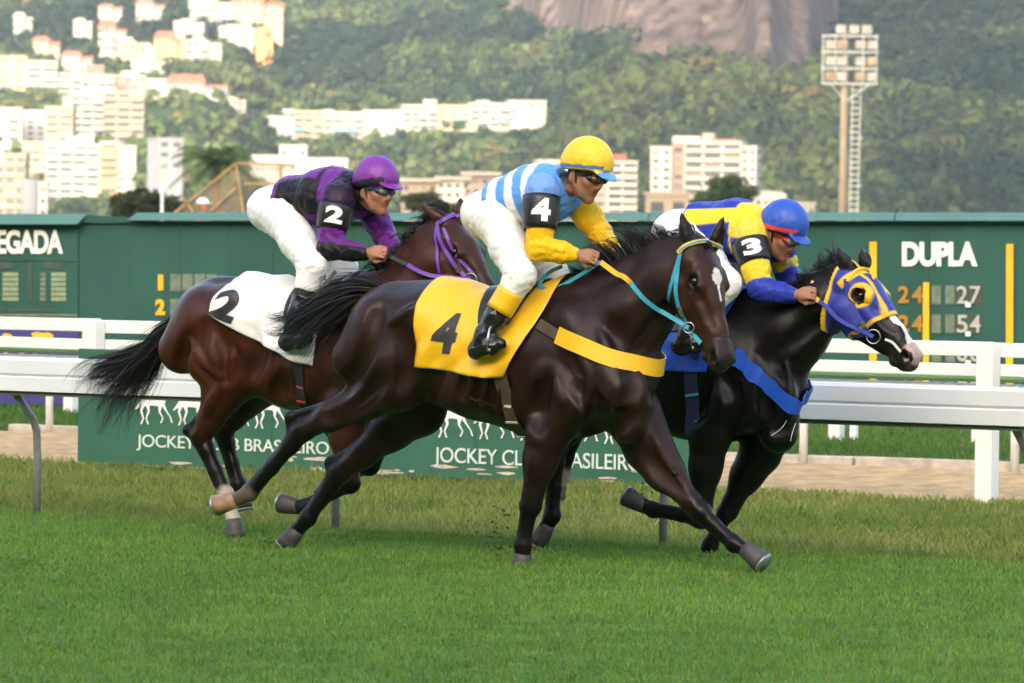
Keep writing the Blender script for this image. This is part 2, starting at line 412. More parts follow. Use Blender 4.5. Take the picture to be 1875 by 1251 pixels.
# ------------------------------------------------------------------ advertising board with lettering and galloping-horse emblem
L_A = L_F - .12
ab = empty('advertising_board', SL(s_of(700, L_A), L_A, Z2)); AO = np.array(ab.location)
tag(ab, 'low green advertising board lettered JOCKEY CLUB BRASILEIRO under the running rail', 'board')
sa0, sa1 = s_of(141, L_A), s_of(1262, L_A)
za1 = z_at(640, 200, L_A); zA0 = z_at(846, 150, L_A)
W = sa1 - sa0
seg = 3
for i in range(seg):               # three sheets side by side
    a = sa0 + W * i / seg + .002; b = sa0 + W * (i + 1) / seg - .002
    m = MB(); m.hexa([SL(a, L_A, zA0) - AO, SL(b, L_A, zA0) - AO, SL(b, L_A + .03, zA0) - AO, SL(a, L_A + .03, zA0) - AO,
                      SL(a, L_A, za1) - AO, SL(b, L_A, za1) - AO, SL(b, L_A + .03, za1) - AO, SL(a, L_A + .03, za1) - AO])
    m.build('panel', M['ad'], ab)
for a in np.linspace(sa0 + .3, sa1 - .3, 5):   # stakes behind the panels
    MB().bar(SL(a, L_A + .055, zA0 - .12) - AO, SL(a, L_A + .055, za1 - .05) - AO, .05, .05, up=(1, 0, 0)).build('stake', M['chip'], ab)
EX = U.copy(); EZ = np.array([0, 0, 1.0])
def ad_pt(s, z): return SL(s, L_A - .004, z) - AO
horse_poly = [(-.02, .60), (.04, .68), (.20, .74), (.36, .72), (.52, .70), (.62, .74), (.72, .86), (.80, .98), (.84, .97), (.86, .93), (.98, .80), (.96, .75), (.88, .78), (.80, .70), (.76, .60), (.70, .53), (.58, .50), (.40, .52), (.28, .51), (.16, .52), (.06, .54), (.0, .50), (-.12, .40), (-.16, .42), (-.08, .52)]
horse_legs = [[(.12, .60, .15), (.03, .38, .07), (.10, .17, .045), (.03, .02, .045)], [(.20, .58, .15), (.27, .38, .07), (.19, .18, .045), (.25, .02, .045)], [(.68, .58, .13), (.80, .40, .06), (.93, .24, .04), (.99, .08, .045)], [(.62, .56, .13), (.60, .36, .06), (.71, .20, .04), (.64, .06, .045)]]
for (x0, x1) in ((250, 602), (795, 1176)):
    sL, sR = s_of(x0, L_A), s_of(x1, L_A)
    zl = z_at(826 + (x0 - 250) * .055 - 1, x0, L_A)
    zh = z_at(795 + (x0 - 250) * .043, x0, L_A)
    text_on('JOCKEY CLUB BRASILEIRO', ad_pt(sL, zl), EX, EZ, sR - sL, zh - zl, .004, M['ad_letter'], ab, 'lettering', bold=.004, space=.96)
    zb0 = z_at(779 + (x0 - 250) * .045, x0 + 40, L_A)
    n = 5; wst = (sR - sL) / n
    for k in range(n):             # row of white galloping horses above the words
        hs = wst * .86; hh = .275
        ep = lambda q, o_: ad_pt(sL + k * wst + hs * q[0] + .03, zb0 + hh * q[1]) - N * o_
        bm = bmesh.new(); bm.faces.new([bm.verts.new(tuple(ep(q, .003))) for q in horse_poly])
        for j, lg in enumerate(horse_legs):
            rows = [(bm.verts.new(tuple(ep((x - w_ / 2, y), .0036 + j * .0005))), bm.verts.new(tuple(ep((x + w_ / 2, y), .0036 + j * .0005)))) for x, y, w_ in lg]
            for r0, r1 in zip(rows[:-1], rows[1:]): bm.faces.new((r0[0], r0[1], r1[1], r1[0]))
        bmesh.ops.triangulate(bm, faces=bm.faces[:]); me = bpy.data.meshes.new('emblem_horse'); bm.to_mesh(me); bm.free(); me.materials.append(M['letter'])
        link(bpy.data.objects.new('emblem_horse', me), ab)
for k in range(34):                # flaked paint low on the board
    s = random.uniform(sa0 + W * .38, sa1 - .1) if k > 6 else random.uniform(sa0, sa1); w = random.uniform(.05, .28); z = zA0 + .012 + random.random() ** 2 * .10; h = random.uniform(.006, .018)
    n = 9; pts = [ad_pt(s + w * math.cos(2 * math.pi * j / n) * random.uniform(.6, 1) / 2, z + h * math.sin(2 * math.pi * j / n) * random.uniform(.5, 1)) + N * .002 for j in range(n)]
    MB().add(pts, [tuple(range(n))]).build('paint_flake', M['chip'], ab)

# purple banner on the far side, at the left edge
L_P = L_DIRT1 + 2.6
pb = empty('purple_banner', SL(s_of(70, L_P), L_P, Z2)); PO = np.array(pb.location)
tag(pb, 'purple banner with yellow lettering fragments at the left edge', 'banner')
p0, p1 = s_of(-120, L_P), s_of(138, L_P); zp1, zp0 = z_at(596, 60, L_P), z_at(742, 60, L_P)
MB().hexa([SL(p0, L_P, zp0) - PO, SL(p1, L_P, zp0) - PO, SL(p1, L_P + .03, zp0) - PO, SL(p0, L_P + .03, zp0) - PO, SL(p0, L_P, zp1) - PO, SL(p1, L_P, zp1) - PO, SL(p1, L_P + .03, zp1) - PO, SL(p0, L_P + .03, zp1) - PO]).build('panel', M['purple'], pb)
for k, (xa, xb, ya, yb) in enumerate(((52, 98, 607, 622), (0, 20, 609, 622), (0, 18, 645, 662), (28, 46, 646, 660), (50, 86, 647, 661))):
    a, b = s_of(xa, L_P), s_of(xb, L_P); z0, z1 = z_at(yb, xa, L_P), z_at(ya, xa, L_P); n = 12
    pts = [SL((a + b) / 2 + (b - a) / 2 * math.cos(2 * math.pi * j / n) * random.uniform(.8, 1.1), L_P - .004, (z0 + z1) / 2 + (z1 - z0) / 2 * math.sin(2 * math.pi * j / n) * random.uniform(.7, 1.2)) - PO for j in range(n)]
    MB().add(pts, [tuple(range(n))]).build('yellow_mark', M['ad_yellow'], pb)
for s in (p0 + .2, p1 - .1):
    MB().bar(SL(s, L_P + .05, Z2 - .05) - PO, SL(s, L_P + .05, zp1 - .04) - PO, .05, .05, up=(1, 0, 0)).build('stake', M['white'], pb)

# ------------------------------------------------------------------ scoreboard
A = at(-260, 408, 56.5); B = at(2140, 409, 53.5)        # line of the eaves
ex = (B - A); WB = np.linalg.norm(ex); ex = ex / WB
ey = np.array([0, 0, 1.0]); ey = ey - ex * (ey @ ex); ey /= np.linalg.norm(ey)
en = np.cross(ex, ey)                                    # towards the camera
if en[1] > 0: en = -en
def bpix(px, py, off=0.0):                               # (a, h) on the board face under a photo pixel
    v = ray(px, py); o_ = A + en * off; t = ((o_ - CAM) @ en) / (v @ en); p = CAM + v * t - A
    return float(p @ ex), float(p @ ey)
sb = empty('scoreboard', (A + B) / 2 + ey * -2.6); SO = np.array(sb.location)
tag(sb, 'long dark green tote scoreboard with CHEGADA and DUPLA headings', 'scoreboard')
def bp(a, h, n=0.0): return A + ex * a + ey * h + en * n - SO
def bbox(name, a0, a1, h0, h1, n0, n1, m, bevel=0, par=None):
    q = [bp(a0, h0, n1), bp(a1, h0, n1), bp(a1, h0, n0), bp(a0, h0, n0), bp(a0, h1, n1), bp(a1, h1, n1), bp(a1, h1, n0), bp(a0, h1, n0)]
    return MB().hexa(q).build(name, m, par or sb, bevel=bevel)
HB = -2.75
edges = [0.0] + [bpix(x, 450)[0] for x in (-120, 20, 143, 240, 330, 420, 500, 590, 690, 800, 910, 1020, 1130, 1240, 1350, 1460, 1585, 1700, 1860, 1990)] + [WB]
for i in range(len(edges) - 1):
    dn = random.uniform(-.003, .003) - (0.02 if i == 3 else 0)
    bbox('panel', edges[i] + .0012, edges[i + 1] - .0012, HB, 0.0, -.12 + dn, dn, M['board'])
def roof(a0, a1, h0, h1, over, cut0=0, cut1=0):
    q = [bp(a0, h0, over), bp(a1, h0, over), bp(a1, h0, -.25), bp(a0, h0, -.25), bp(a0 + cut0, h1, over - .14), bp(a1 + cut1, h1, over - .14), bp(a1 + cut1, h1, -.25), bp(a0 + cut0, h1, -.25)]
    return MB().hexa(q).build('roof_cap', M['board_roof'], sb, bevel=.01)
xa = bpix(149, 412)[0]; xb = bpix(238, 404)[0]; hl = bpix(60, 411)[1]
roof(0, xa, hl, bpix(60, 392)[1], .16, 0, .07)
q0, q1 = bpix(155, 393), bpix(236, 399)
MB().hexa([bp(xa + .01, 0.002, .03), bp(xb - .01, .002, .03), bp(xb - .01, .002, -.2), bp(xa + .01, .002, -.2), bp(xa + .01, q0[1], .03), bp(xb - .01, q1[1], .03), bp(xb - .01, q1[1], -.2), bp(xa + .01, q0[1], -.2)]).build('roof_step', M['board'], sb)
cuts = [xb, bpix(700, 400)[0], bpix(1190, 400)[0], bpix(1640, 400)[0], WB]
for i in range(4):
    roof(cuts[i] + .003, cuts[i + 1] - .003, bpix(900, 404)[1], bpix(900, 389.5)[1], .14, .07 if i == 0 else 0, 0)
bbox('painted_shadow_line', xb, WB, bpix(900, 409)[1], bpix(900, 405)[1], .0, .02, M['slot'])  # dark strip drawn as the shadow line below the roof caps
bbox('sill_strip', 0, bpix(143, 575)[0], bpix(60, 579)[1], bpix(60, 575)[1], 0, .02, M['slot2'])
bbox('ledge', 0, bpix(143, 478)[0], bpix(60, 478)[1], bpix(60, 476.5)[1], .004, .012, M['slot'])
def btext(txt, x0, x1, y0, y1, m, bold=.03, space=.95, n=.008, name='lettering'):
    a0, h0 = bpix(x0, y1); a1, h1 = bpix(x1, y0)
    text_on(txt, bp(a0, h0, n), ex, ey, a1 - a0, h1 - h0, .012, m, sb, name, bold, space)
btext('CHEGADA', -58, 116, 421, 465, M['letter'], .035)
btext('DUPLA', 1652, 1790, 443, 488, M['letter'], .045)
btext('1', 290, 300, 503, 532, M['yellow'], .05, name='row_number'); btext('2', 285, 303, 548, 577, M['yellow'], .05, name='row_number')
for x0, x1, y0, y1 in ((1592, 1606, 443, 790), (1690, 1702, 517, 790), (1842, 1856, 447, 790)):
    a0, h0 = bpix(x0, y1); a1, h1 = bpix(x1, y0); bbox('yellow_bar', a0, a1, max(h0, HB + .02), h1, .004, .03, M['yellow'])
for r_, y in enumerate((527, 580, 633, 686)):
    for x in (1655, 1680): btext('2' if (x == 1655) else '4', x - 10, x + 10, y - 3, y + 28, M['amber'], .03, name='row_number')
    for x in (1715, 1740):
        a0, h0 = bpix(x - 9, y + 30); a1, h1 = bpix(x + 8, y - 4); bbox('digit_slot', a0, a1, h0, h1, .003, .008, M['slot2'])
    for x, ch in ((1762, '2504'[r_]), (1786, '7408'[r_])):
        a0, h0 = bpix(x - 12, y + 31); a1, h1 = bpix(x + 12, y - 5); bbox('digit_slot', a0, a1, h0, h1, .002, .006, M['slot'])
        btext(ch, x - 10, x + 10, y - 3, y + 29, M['digit'], .01, name='digit')
    a0, h0 = bpix(1768, y + 36); a1, h1 = bpix(1778, y + 27); bbox('decimal_point', a0, a1, h0, h1, .02, .03, M['letter'], .01)
for x in (322, 344, 366, 388):
    a0, h0 = bpix(x - 10, 533); a1, h1 = bpix(x + 9, 502); bbox('digit_slot', a0, a1, h0, h1, .003, .007, M['slot2'])
    a0, h0 = bpix(x - 10, 578); a1, h1 = bpix(x + 9, 548); bbox('digit_slot', a0, a1, h0, h1, .003, .007, M['slot2'])
for x0, x1 in ((5, 34), (94, 121), (74, 84)):
    for k in range(6):
        y = 499 + k * 9
        a0, h0 = bpix(x0, y + 7); a1, h1 = bpix(x1, y); bbox('flap', a0, a1, h0, h1, .003, .009, M['flap'] if x1 - x0 > 12 else M['slot2'])
a0, h0 = bpix(50, 552); a1, h1 = bpix(59, 480); bbox('digit_slot', a0, a1, h0, h1, .003, .008, M['slot'])
for (x0, x1, y0, y1) in ((0, 24, 480, 492), (80, 114, 480, 493), (16, 97, 566, 571), (-6, 6, 564, 569)):
    a0, h0 = bpix(x0, y1); a1, h1 = bpix(x1, y0); bbox('name_slot', a0, a1, h0, h1, .003, .008, M['slot'])
for a in np.linspace(.6, WB - .6, 12): bbox('strut', a - .05, a + .05, HB - .6, -.1, -.24, -.13, M['chip'])

# added, unseen stand behind the camera: tiers, back wall and roof screening low sky
gd = empty('added_grandstand', SL(-13, -46, -.5)); gd['kind'] = 'structure'; GS = np.array(gd.location)
M['gs'] = mat('stand_concrete', (.20, .19, .18), .9, .2, .6, spec=.1); M['gs_seat'] = mat('stand_seating', (.09, .07, .06), .9, .5, 2, spec=.1)
def gbox(name, L_a, L_b, z0, z1, m, s0=-95, s1=70):
    q = [SL(s0, L_a, z0) - GS, SL(s1, L_a, z0) - GS, SL(s1, L_b, z0) - GS, SL(s0, L_b, z0) - GS, SL(s0, L_a, z1) - GS, SL(s1, L_a, z1) - GS, SL(s1, L_b, z1) - GS, SL(s0, L_b, z1) - GS]; MB().hexa(q).build(name, m, gd)
for i in range(14): gbox('tier', -38 - i * 1.1, -36.9 - i * 1.1, -.6, .9 + i * .62, M['gs_seat'] if i % 2 else M['gs'])
gbox('back_wall', -54.6, -53.6, -.6, 19, M['gs']); gbox('roof', -55, -36, 18.4, 19.2, M['gs'])
for s_ in range(-90, 70, 16): gbox('column', -46.4, -45.8, 5.2, 18.4, M['gs'], s_, s_ + .7)
# ================================================================== BACKGROUND: hills, wood, rock, town
M['hill'] = mat('hill_soil', (0.035, 0.055, 0.020), .95, .5, .06, spec=.05)
M['rock'] = mat('granite', (0.088, 0.066, 0.059), .9, .65, .11, 0, 1, stretch=(1, 1, .09), dirt=((0.200, 0.148, 0.112), .56, .06), spec=.05)
M['leaf'] = mat('leaf_mass', (0.05, 0.09, 0.03), .7, attr=True, trans=.25, spec=.06)
M['bark'] = mat('bark', (0.12, 0.085, 0.06), .9, .3, 4)
def col_px(X, Y): return X / Y * FPX + 937.5
def sstep(x, a, b):
    t = np.clip((x - a) / (b - a), 0, 1); return t * t * (3 - 2 * t)
def hill_z(X, Y):
    c = col_px(X, Y)
    y0 = 1850 + 150 * sstep(c, 380, 520) - 260 * sstep(c, 960, 1150)
    sl = .130 + .012 * sstep(c, 960, 1150)
    t = np.maximum(Y - y0, 0)
    z = t * sl + np.maximum(Y - y0 - 900, 0) * .25
    z = z + (fbm(X * .011 + 50, Y * .011, 4, 31) - .47) * 34 * np.clip(t / 250, 0, 1)
    return z - 1.2
xs = np.arange(-1300, 1301, 14.0); ys = np.arange(1500, 4400, 14.0)
Xg, Yg = np.meshgrid(xs, ys, indexing='ij'); Zg = hill_z(Xg, Yg)
idx = np.arange(Xg.size).reshape(Xg.shape)
F = np.stack([idx[:-1, :-1], idx[1:, :-1], idx[1:, 1:], idx[:-1, 1:]], -1).reshape(-1, 4)
o = mesh_np('hill', np.stack([Xg, Yg, Zg], -1).reshape(-1, 3), F, M['hill'], None, True); o['kind'] = 'structure'
# the mountain behind the camera whose afternoon shadow lies over the course and the right-hand slopes
q = np.linspace(-725, 2600, 60); sd2 = np.array([sdir.x, sdir.y]); sd2 /= np.linalg.norm(sd2); pq = np.array([-sd2[1], sd2[0]])
prof = 1560 * np.clip((q + 725) / 170, 0, 1) ** .8 * (1 + .05 * np.sin(q * .013)) * (1 - .25 * np.clip((q - 900) / 1500, 0, 1))
V = []
for a, h in zip(q, prof):
    for off, k in ((2300, 0), (2750, .62), (3000, 1), (3300, .6), (3900, 0)):
        p = sd2 * off + pq * a; V.append((p[0], p[1], h * k - 2))
n = len(q); idx = np.arange(n * 5).reshape(n, 5)
F = np.stack([idx[:-1, :-1], idx[1:, :-1], idx[1:, 1:], idx[:-1, 1:]], -1).reshape(-1, 4)
o = mesh_np('mountain', np.array(V), F, M['hill'], None, True); o['kind'] = 'structure'

# granite face
bx = np.array([860, 930, 1010, 1090, 1160, 1250, 1340, 1400, 1450, 1520, 1560]); by = np.array([-40, 20, 62, 75, 100, 108, 118, 158, 142, 92, -20])
def rock_low(px): return np.interp(px, bx, by)
pxs = np.arange(866, 1600, 5.0)
Ys = np.arange(1700, 4200, 6.0); Dlow = []
for c_ in pxs:                         # depth of the slope along the foot of the rock
    Xs = (c_ - 937.5) / FPX * Ys; rel = np.stack([Xs, Ys, hill_z(Xs, Ys)], -1) - CAM; pyy = 625.5 - FPX * (rel @ _u) / (rel @ _f)
    k = np.nonzero(pyy <= rock_low(c_) + 16)[0]; Dlow.append(Ys[k[0]] if len(k) else 3000.)
Dlow = np.array(Dlow); Dlow = np.convolve(np.pad(Dlow, 4, 'edge'), np.ones(9) / 9, 'valid')
vv = np.linspace(0, 1, 70); PX = pxs[:, None] + 0 * vv[None]; low_ = rock_low(pxs)[:, None] + 16; PY = low_ + (-330 - low_) * vv[None] ** 1.0; PY = PY[:, ::-1]
D = Dlow[:, None] - 4 + (low_ - PY) * .55 + (16 * (fbm(PX * .012, PY * .006, 4, 41) - .5) + 5 * (fbm(PX * .08, PY * .02, 3, 43) - .5)) * np.clip((low_ - PY) / 40, 0, 1)
rv = _f[None, None] * FPX + _r[None, None] * (PX[..., None] - 937.5) - _u[None, None] * (PY[..., None] - 625.5)
P = CAM + rv * (D / rv[..., 1])[..., None]
idx = np.arange(PX.size).reshape(PX.shape)
F = np.stack([idx[:-1, 1:], idx[1:, 1:], idx[1:, :-1], idx[:-1, :-1]], -1).reshape(-1, 4)
o = mesh_np('rock_face', P.reshape(-1, 3), F, M['rock'], None, True); o['kind'] = 'structure'

# ------------------------------------------------------------------ buildings
PAL = {}
def wallmat(c):
    k = tuple(c)
    if k not in PAL: PAL[k] = mat('wall_paint', c, .85, .08, .25)
    return PAL[k]
M['glass'] = mat('window_glass', (0.06, 0.065, 0.075), .25, .25, .4)
M['glass_warm'] = mat('window_shade', (0.16, 0.13, 0.11), .5, .25, .4)
M['awning'] = mat('awning_green', (0.10, 0.40, 0.33), .7, .1, .5)
M['orange'] = mat('orange_paint', (0.45, 0.20, 0.08), .8, .1, .5)
M['tile_red'] = mat('roof_tile', (0.28, 0.085, 0.05), .85, .2, .6)
M['tile_grey'] = mat('roof_concrete', (0.34, 0.31, 0.29), .9, .15, .5)
M['brown'] = mat('brown_wall', (0.16, 0.10, 0.08), .85, .15, .5)
BOXES = []
_unit = {}
def unit_box():
    if 'b' not in _unit:
        m = MB(); m.box((-.5, -.5, -.5), (.5, .5, .5)); o = m.build('tmp_unit', None); _unit['b'] = o.data; bpy.data.objects.remove(o)
    return _unit['b']
_um = {}
def ub(name, parent, c, size, m):        # box part sharing mesh data between alike pieces
    k = m.name
    if k not in _um:
        me = unit_box().copy(); me.materials.clear(); me.materials.append(m); _um[k] = me
    o = bpy.data.objects.new(name, _um[k]); COL.objects.link(o); o.parent = parent; o.location = tuple(map(float, c)); o.scale = tuple(map(float, size)); return o
def block(e, x, w, z0, z1, dep, wall, storeys, bays, style='win', y=0.0, accent=None, band=False):
    """one wing on parent e: local x along the front, y away from the viewer, z up; front at y"""
    ub('wall', e, (x, y + dep / 2, (z0 - 14 + z1) / 2), (w, dep, z1 - z0 + 14), wall)
    ub('parapet', e, (x, y + dep / 2, z1 + .35), (w + .5, dep + .5, .7), wall)
    sh = (z1 - z0) / storeys; bw = w / bays
    for i in range(storeys):
        zc = z0 + sh * (i + .52)
        if style == 'balc':
            ub('balcony', e, (x, y - .55, z0 + sh * i + .55), (w * .96, 1.1, 1.05), accent or wall)
            for b in range(bays):
                ub('window', e, (x - w / 2 + bw * (b + .5), y - .02, zc + .25), (bw * .84, .12, sh * .50), M['glass_warm'] if (i * 3 + b) % 4 == 0 else M['glass'])
        else:
            for b in range(bays):
                ub('window', e, (x - w / 2 + bw * (b + .5), y - .02, zc), (bw * random.uniform(.45, .62), .12, sh * .44), M['glass_warm'] if random.random() < .3 else M['glass'])
            if band: ub('string_course', e, (x, y - .08, z0 + sh * i), (w, .2, .35), wall)
    ns = max(1, int(dep / 5))
    for i in range(storeys):
        for b in range(ns):
            ub('window', e, (x + w / 2 + .02, y + dep * (b + .5) / ns, z0 + sh * (i + .55)), (.12, dep / ns * .4, sh * .4), M['glass'])
def building(name, label, px0, px1, py0, py1, d, wings, yaw=0.0, cat='building', group=None, keep=True):
    """wings: (fx0, fx1, fy0(top), fy1(bottom), depth, wall, storeys, bays, style, y, accent) as fractions of the pixel box"""
    p = at((px0 + px1) / 2, py1, d); e = empty(name, p, yaw); tag(e, label, cat, group)
    k = d / FPX; w = (px1 - px0) * k / max(.5, math.cos(yaw)); h = (py1 - py0) * k
    for g in wings:
        fx0, fx1, t, b_, dep, wall, st, ba, style = g[:9]; y = g[9] if len(g) > 9 else 0.; ac = g[10] if len(g) > 10 else None
        block(e, ((fx0 + fx1) / 2 - .5) * w, (fx1 - fx0) * w, (1 - b_) * h, (1 - t) * h, dep, wall, st, ba, style, y, ac)
    if keep: BOXES.append((px0, px1, py0, py1, d))
    return e, w, h
def tank(e, x, y, z, w, d_, h, m): ub('rooftop_room', e, (x, y, z + h / 2), (w, d_, h), m)
WH = wallmat((.285, .275, .25)); CR = wallmat((.28, .23, .165)); GY = wallmat((.22, .23, .26)); PK = wallmat((.27, .22, .19)); SH = wallmat((.46, .44, .42))
e, w, h = building('apartment_block', 'grey-white apartment block with penthouse behind the yellow-capped rider, to his right', 1190, 1382, 262, 398, 1650,
                   [(0, .20, .08, 1, 16, SH, 8, 2, 'win', .6), (.2, .32, .04, 1, 14, PK, 8, 1, 'win', 2.), (.32, .86, .0, 1, 18, SH, 8, 3, 'balc'), (.86, 1, .06, 1, 16, SH, 8, 2, 'win', .8)], R(-8))
tank(e, -6, 8, h, 9, 8, 2.2, SH); tank(e, 1, 8, h, 4, 5, 3.4, WH); tank(e, 6, 8, h - .2, 9, 7, 1.6, M['tile_red'])
e, w, h = building('apartment_block', 'pale apartment block half hidden behind the yellow cap', 985, 1166, 284, 398, 1600,
                   [(0, .4, .12, 1, 14, SH, 6, 3, 'win'), (.4, .7, .0, 1, 15, WH, 7, 2, 'win', 1), (.7, 1, .12, 1, 14, SH, 7, 2, 'balc')], R(6))
tank(e, 10, 6, h - 2, 5, 5, 2.5, M['tile_red'])
e, w, h = building('low_block', 'low cream block left of the bushy tree behind the scoreboard', 1183, 1262, 359, 402, 900, [(0, 1, 0, 1, 10, CR, 1, 2, 'win')])
e, w, h = building('low_block', 'low stepped white building left of the floodlight mast', 1368, 1492, 362, 402, 1000, [(0, .55, 0, 1, 10, SH, 2, 5, 'win'), (.55, 1, .35, 1, 10, WH, 1, 4, 'win', 1)])
tank(e, -2, 5, h, 5, 4, 1.3, WH)
# hillside terraces
e, w, h = building('terrace_building', 'long white stepped terrace of flats on the wooded slope, the nearer to the white towers', 483, 735, 203, 256, 2300,
                   [(0, .22, .25, 1, 14, WH, 3, 4, 'win'), (.22, .43, .05, .95, 14, CR, 4, 3, 'balc', 1), (.43, .72, .08, .95, 14, WH, 4, 4, 'balc', .4), (.72, 1, 0, .9, 14, WH, 4, 4, 'win', 1.5)], R(3))
for x in (-15, 2, 8): ub('awning', e, (x, -1.6, h * .34), (5, 1.6, .9), M['awning'])
for x in (-20, -2, 20): tank(e, x, 6, h * .9, 5, 4, 1.8, WH)
e, w, h = building('terrace_building', 'long white stepped terrace of flats on piers, ending just above the yellow cap', 738, 1000, 185, 242, 2300,
                   [(0, .24, .2, 1, 14, WH, 4, 4, 'balc'), (.24, .47, .18, .95, 14, CR, 4, 3, 'win', 1), (.47, .74, .1, .9, 14, WH, 4, 4, 'balc', .4), (.74, 1, 0, .66, 14, WH, 3, 4, 'win', 2)], R(6))
for x in (-26, -6, 12): ub('awning', e, (x, -1.6, h * .42), (5, 1.6, .9), M['awning'])
for x in (-20, 4, 26): tank(e, x, 6, h * .9, 6, 4, 1.8, WH)
ub('deck', e, (-w / 2 + 5, -2, -1.6), (11, 6, 1.4), M['awning'])
for x in (1.5, 5, 8.5): ub('pier', e, (-w / 2 + x, -2, -6.5), (1.2, 1.2, 8.5), CR)
ub('cross_beam', e, (-w / 2 + 5, -2.7, -9.5), (9, .6, .8), CR)
e, w, h = building('low_block', 'long low white building with a square tower below the hillside terrace', 458, 636, 288, 318, 2050,
                   [(0, .3, .0, 1, 12, WH, 2, 6, 'win'), (.3, .58, -.65, 1, 12, WH, 2, 3, 'win', .5), (.58, 1, .12, 1, 12, WH, 1, 4, 'win', 1)])
for k, (a, b, t, bt, lab) in enumerate(((735, 800, 330, 372, 'low flat-roofed house with cream walls right of the purple cap'), (800, 860, 326, 366, 'low grey-roofed shed between two houses behind the bay horse'), (848, 912, 318, 360, 'low pinkish house beside the striped rider'))):
    e, w, h = building('low_house', lab, a, b, t, bt, 1300, [(0, 1, .15, 1, 9, (CR, SH, PK)[k], 2, 4, 'win')]); ub('roof', e, (0, 4, h), (w + 1.5, 11, .8), M['tile_grey'])
# towers at the left
e, w, h = building('apartment_tower', 'bright white tower with a column of orange balconies at lower left', 83, 247, 262, 400, 1900,
                   [(0, .60, .04, 1, 15, WH, 10, 4, 'balc'), (.60, .80, .0, 1, 15, WH, 10, 1, 'balc', -.3, M['orange']), (.80, 1, .05, 1, 15, WH, 10, 2, 'win', .5)], R(4))
tank(e, -4, 6, h, 10, 6, 2.4, WH)
e, w, h = building('apartment_tower', 'banded white tower with a grey shaded side wall', 130, 262, 170, 264, 2050,
                   [(0, .45, .08, 1, 22, WH, 7, 3, 'balc'), (.45, 1, .0, 1, 24, CR, 7, 3, 'balc', .6)], R(14))
tank(e, -2, 8, h, 12, 6, 2.5, WH)
e, w, h = building('apartment_tower', 'cream stepped tower block at the upper left edge', -30, 156, 106, 204, 2250,
                   [(0, .42, .0, 1, 16, CR, 8, 3, 'win'), (.42, .72, .08, 1, 16, WH, 8, 2, 'balc', -.4), (.72, 1, .30, 1, 16, WH, 6, 2, 'balc', 1)], R(6))
ub('side_block', e, (w * .5 + 4, 10, h * .45), (8, 12, h * .9), M['brown'])
e, w, h = building('apartment_block', 'cream balconied block between the two banded towers', 82, 133, 198, 264, 1980, [(0, 1, 0, 1, 14, CR, 5, 2, 'balc')])
e, w, h = building('apartment_block', 'white slab block with grey flank at the left edge', -20, 50, 200, 262, 1990, [(0, .85, 0, 1, 14, WH, 4, 2, 'win')], R(10))
e, w, h = building('apartment_block', 'low brown and cream flats at the bottom left edge', -30, 46, 285, 400, 1700, [(0, 1, .0, 1, 14, CR, 6, 4, 'balc')])
e, w, h = building('water_tower', 'round grey water tower beside the bright white tower', 34, 74, 330, 400, 1600, [(.9, 1.3, .1, 1, 6, SH, 3, 1, 'win')], cat='tower')
m = MB(); m.tube([(0, 3, -10), (0, 3, h), (0, 3, h + .4)], [w * .45, w * .45, w * .2], 20); m.build('tank_body', GY, e, True)
e, w, h = building('apartment_block', 'shaded grey block among trees right of the towers', 290, 334, 256, 312, 1800, [(0, 1, 0, 1, 14, GY, 3, 2, 'win')], R(20))  # blue-grey wall colour carries the shade on this block
building('apartment_block', 'cream block with wide balconies just above the bright white tower', 40, 92, 262, 330, 1960, [(0, 1, 0, 1, 14, CR, 5, 3, 'balc')])
building('apartment_block', 'narrow grey-white block between the left edge and the cream balconied block', 46, 84, 206, 262, 2020, [(0, 1, 0, 1, 14, SH, 5, 2, 'win')], R(8))
building('apartment_block', 'white block with brown side peeping over the banded tower', 150, 236, 140, 176, 2200, [(0, .7, 0, 1, 14, WH, 3, 4, 'balc'), (.7, 1, .1, 1, 12, M['brown'], 3, 1, 'win', 1)], R(6))
def villa(label, a, b, t, bt, d, wall, roof, st=2, ba=3, style='win'):
    e, w, h = building('hillside_house', label, a, b, t, bt, d, [(0, .62, .16, 1, 10, wall, st, ba, style), (.62, 1, .26, 1, 9, wall, st, max(1, ba - 1), 'win', 1.5)], R(random.uniform(-8, 12)), 'house', 'houses on the wooded hillside')
    if roof is not None:
        x0, x1 = -w / 2 - .8, w * .12 + .8; z = h * .84
        m = MB(); m.add([(x0, -1.2, z), (x1, -1.2, z), (x1, 11, z), (x0, 11, z), (x0 + 2, 5, z + h * .2 + .8), (x1 - 2, 5, z + h * .2 + .8)], [(0, 1, 5, 4), (1, 2, 5), (2, 3, 4, 5), (3, 0, 4), (3, 2, 1, 0)]); m.build('roof', roof, e)
        ub('roof', e, (w * .31, 5, h * .74 + .4), (w * .4 + 1, 10, .7), roof)
    else: tank(e, -w * .15, 5, h * .84, w * .3, 5, h * .2, wall)
    return e
villa('small white house alone in trees near the top left corner', 25, 58, 26, 58, 2520, WH, M['tile_grey'])
villa('small white house with flat top left of the red-roofed villas', 136, 168, 34, 62, 2500, WH, None, 2, 2)
villa('red-roofed white villa, tallest on the upper left slope', 180, 230, 42, 98, 2450, WH, M['tile_red'], 3, 3, 'balc')
villa('cream villa with yellow walls in the middle of the hillside houses', 283, 345, 62, 112, 2440, wallmat((.36, .26, .11)), M['tile_red'], 3, 3)
villa('white villa right of the yellow-walled villa', 340, 405, 68, 118, 2430, WH, None, 3, 3, 'balc')
villa('large white mansion at the top of the hillside', 345, 430, -5, 40, 2600, WH, None, 3, 5, 'balc')
villa('large cream mansion at the top right end of the hillside houses', 425, 518, -6, 46, 2600, CR, M['tile_red'], 3, 5)
villa('low white house under the cream mansion', 402, 472, 46, 76, 2520, WH, None, 2, 4)
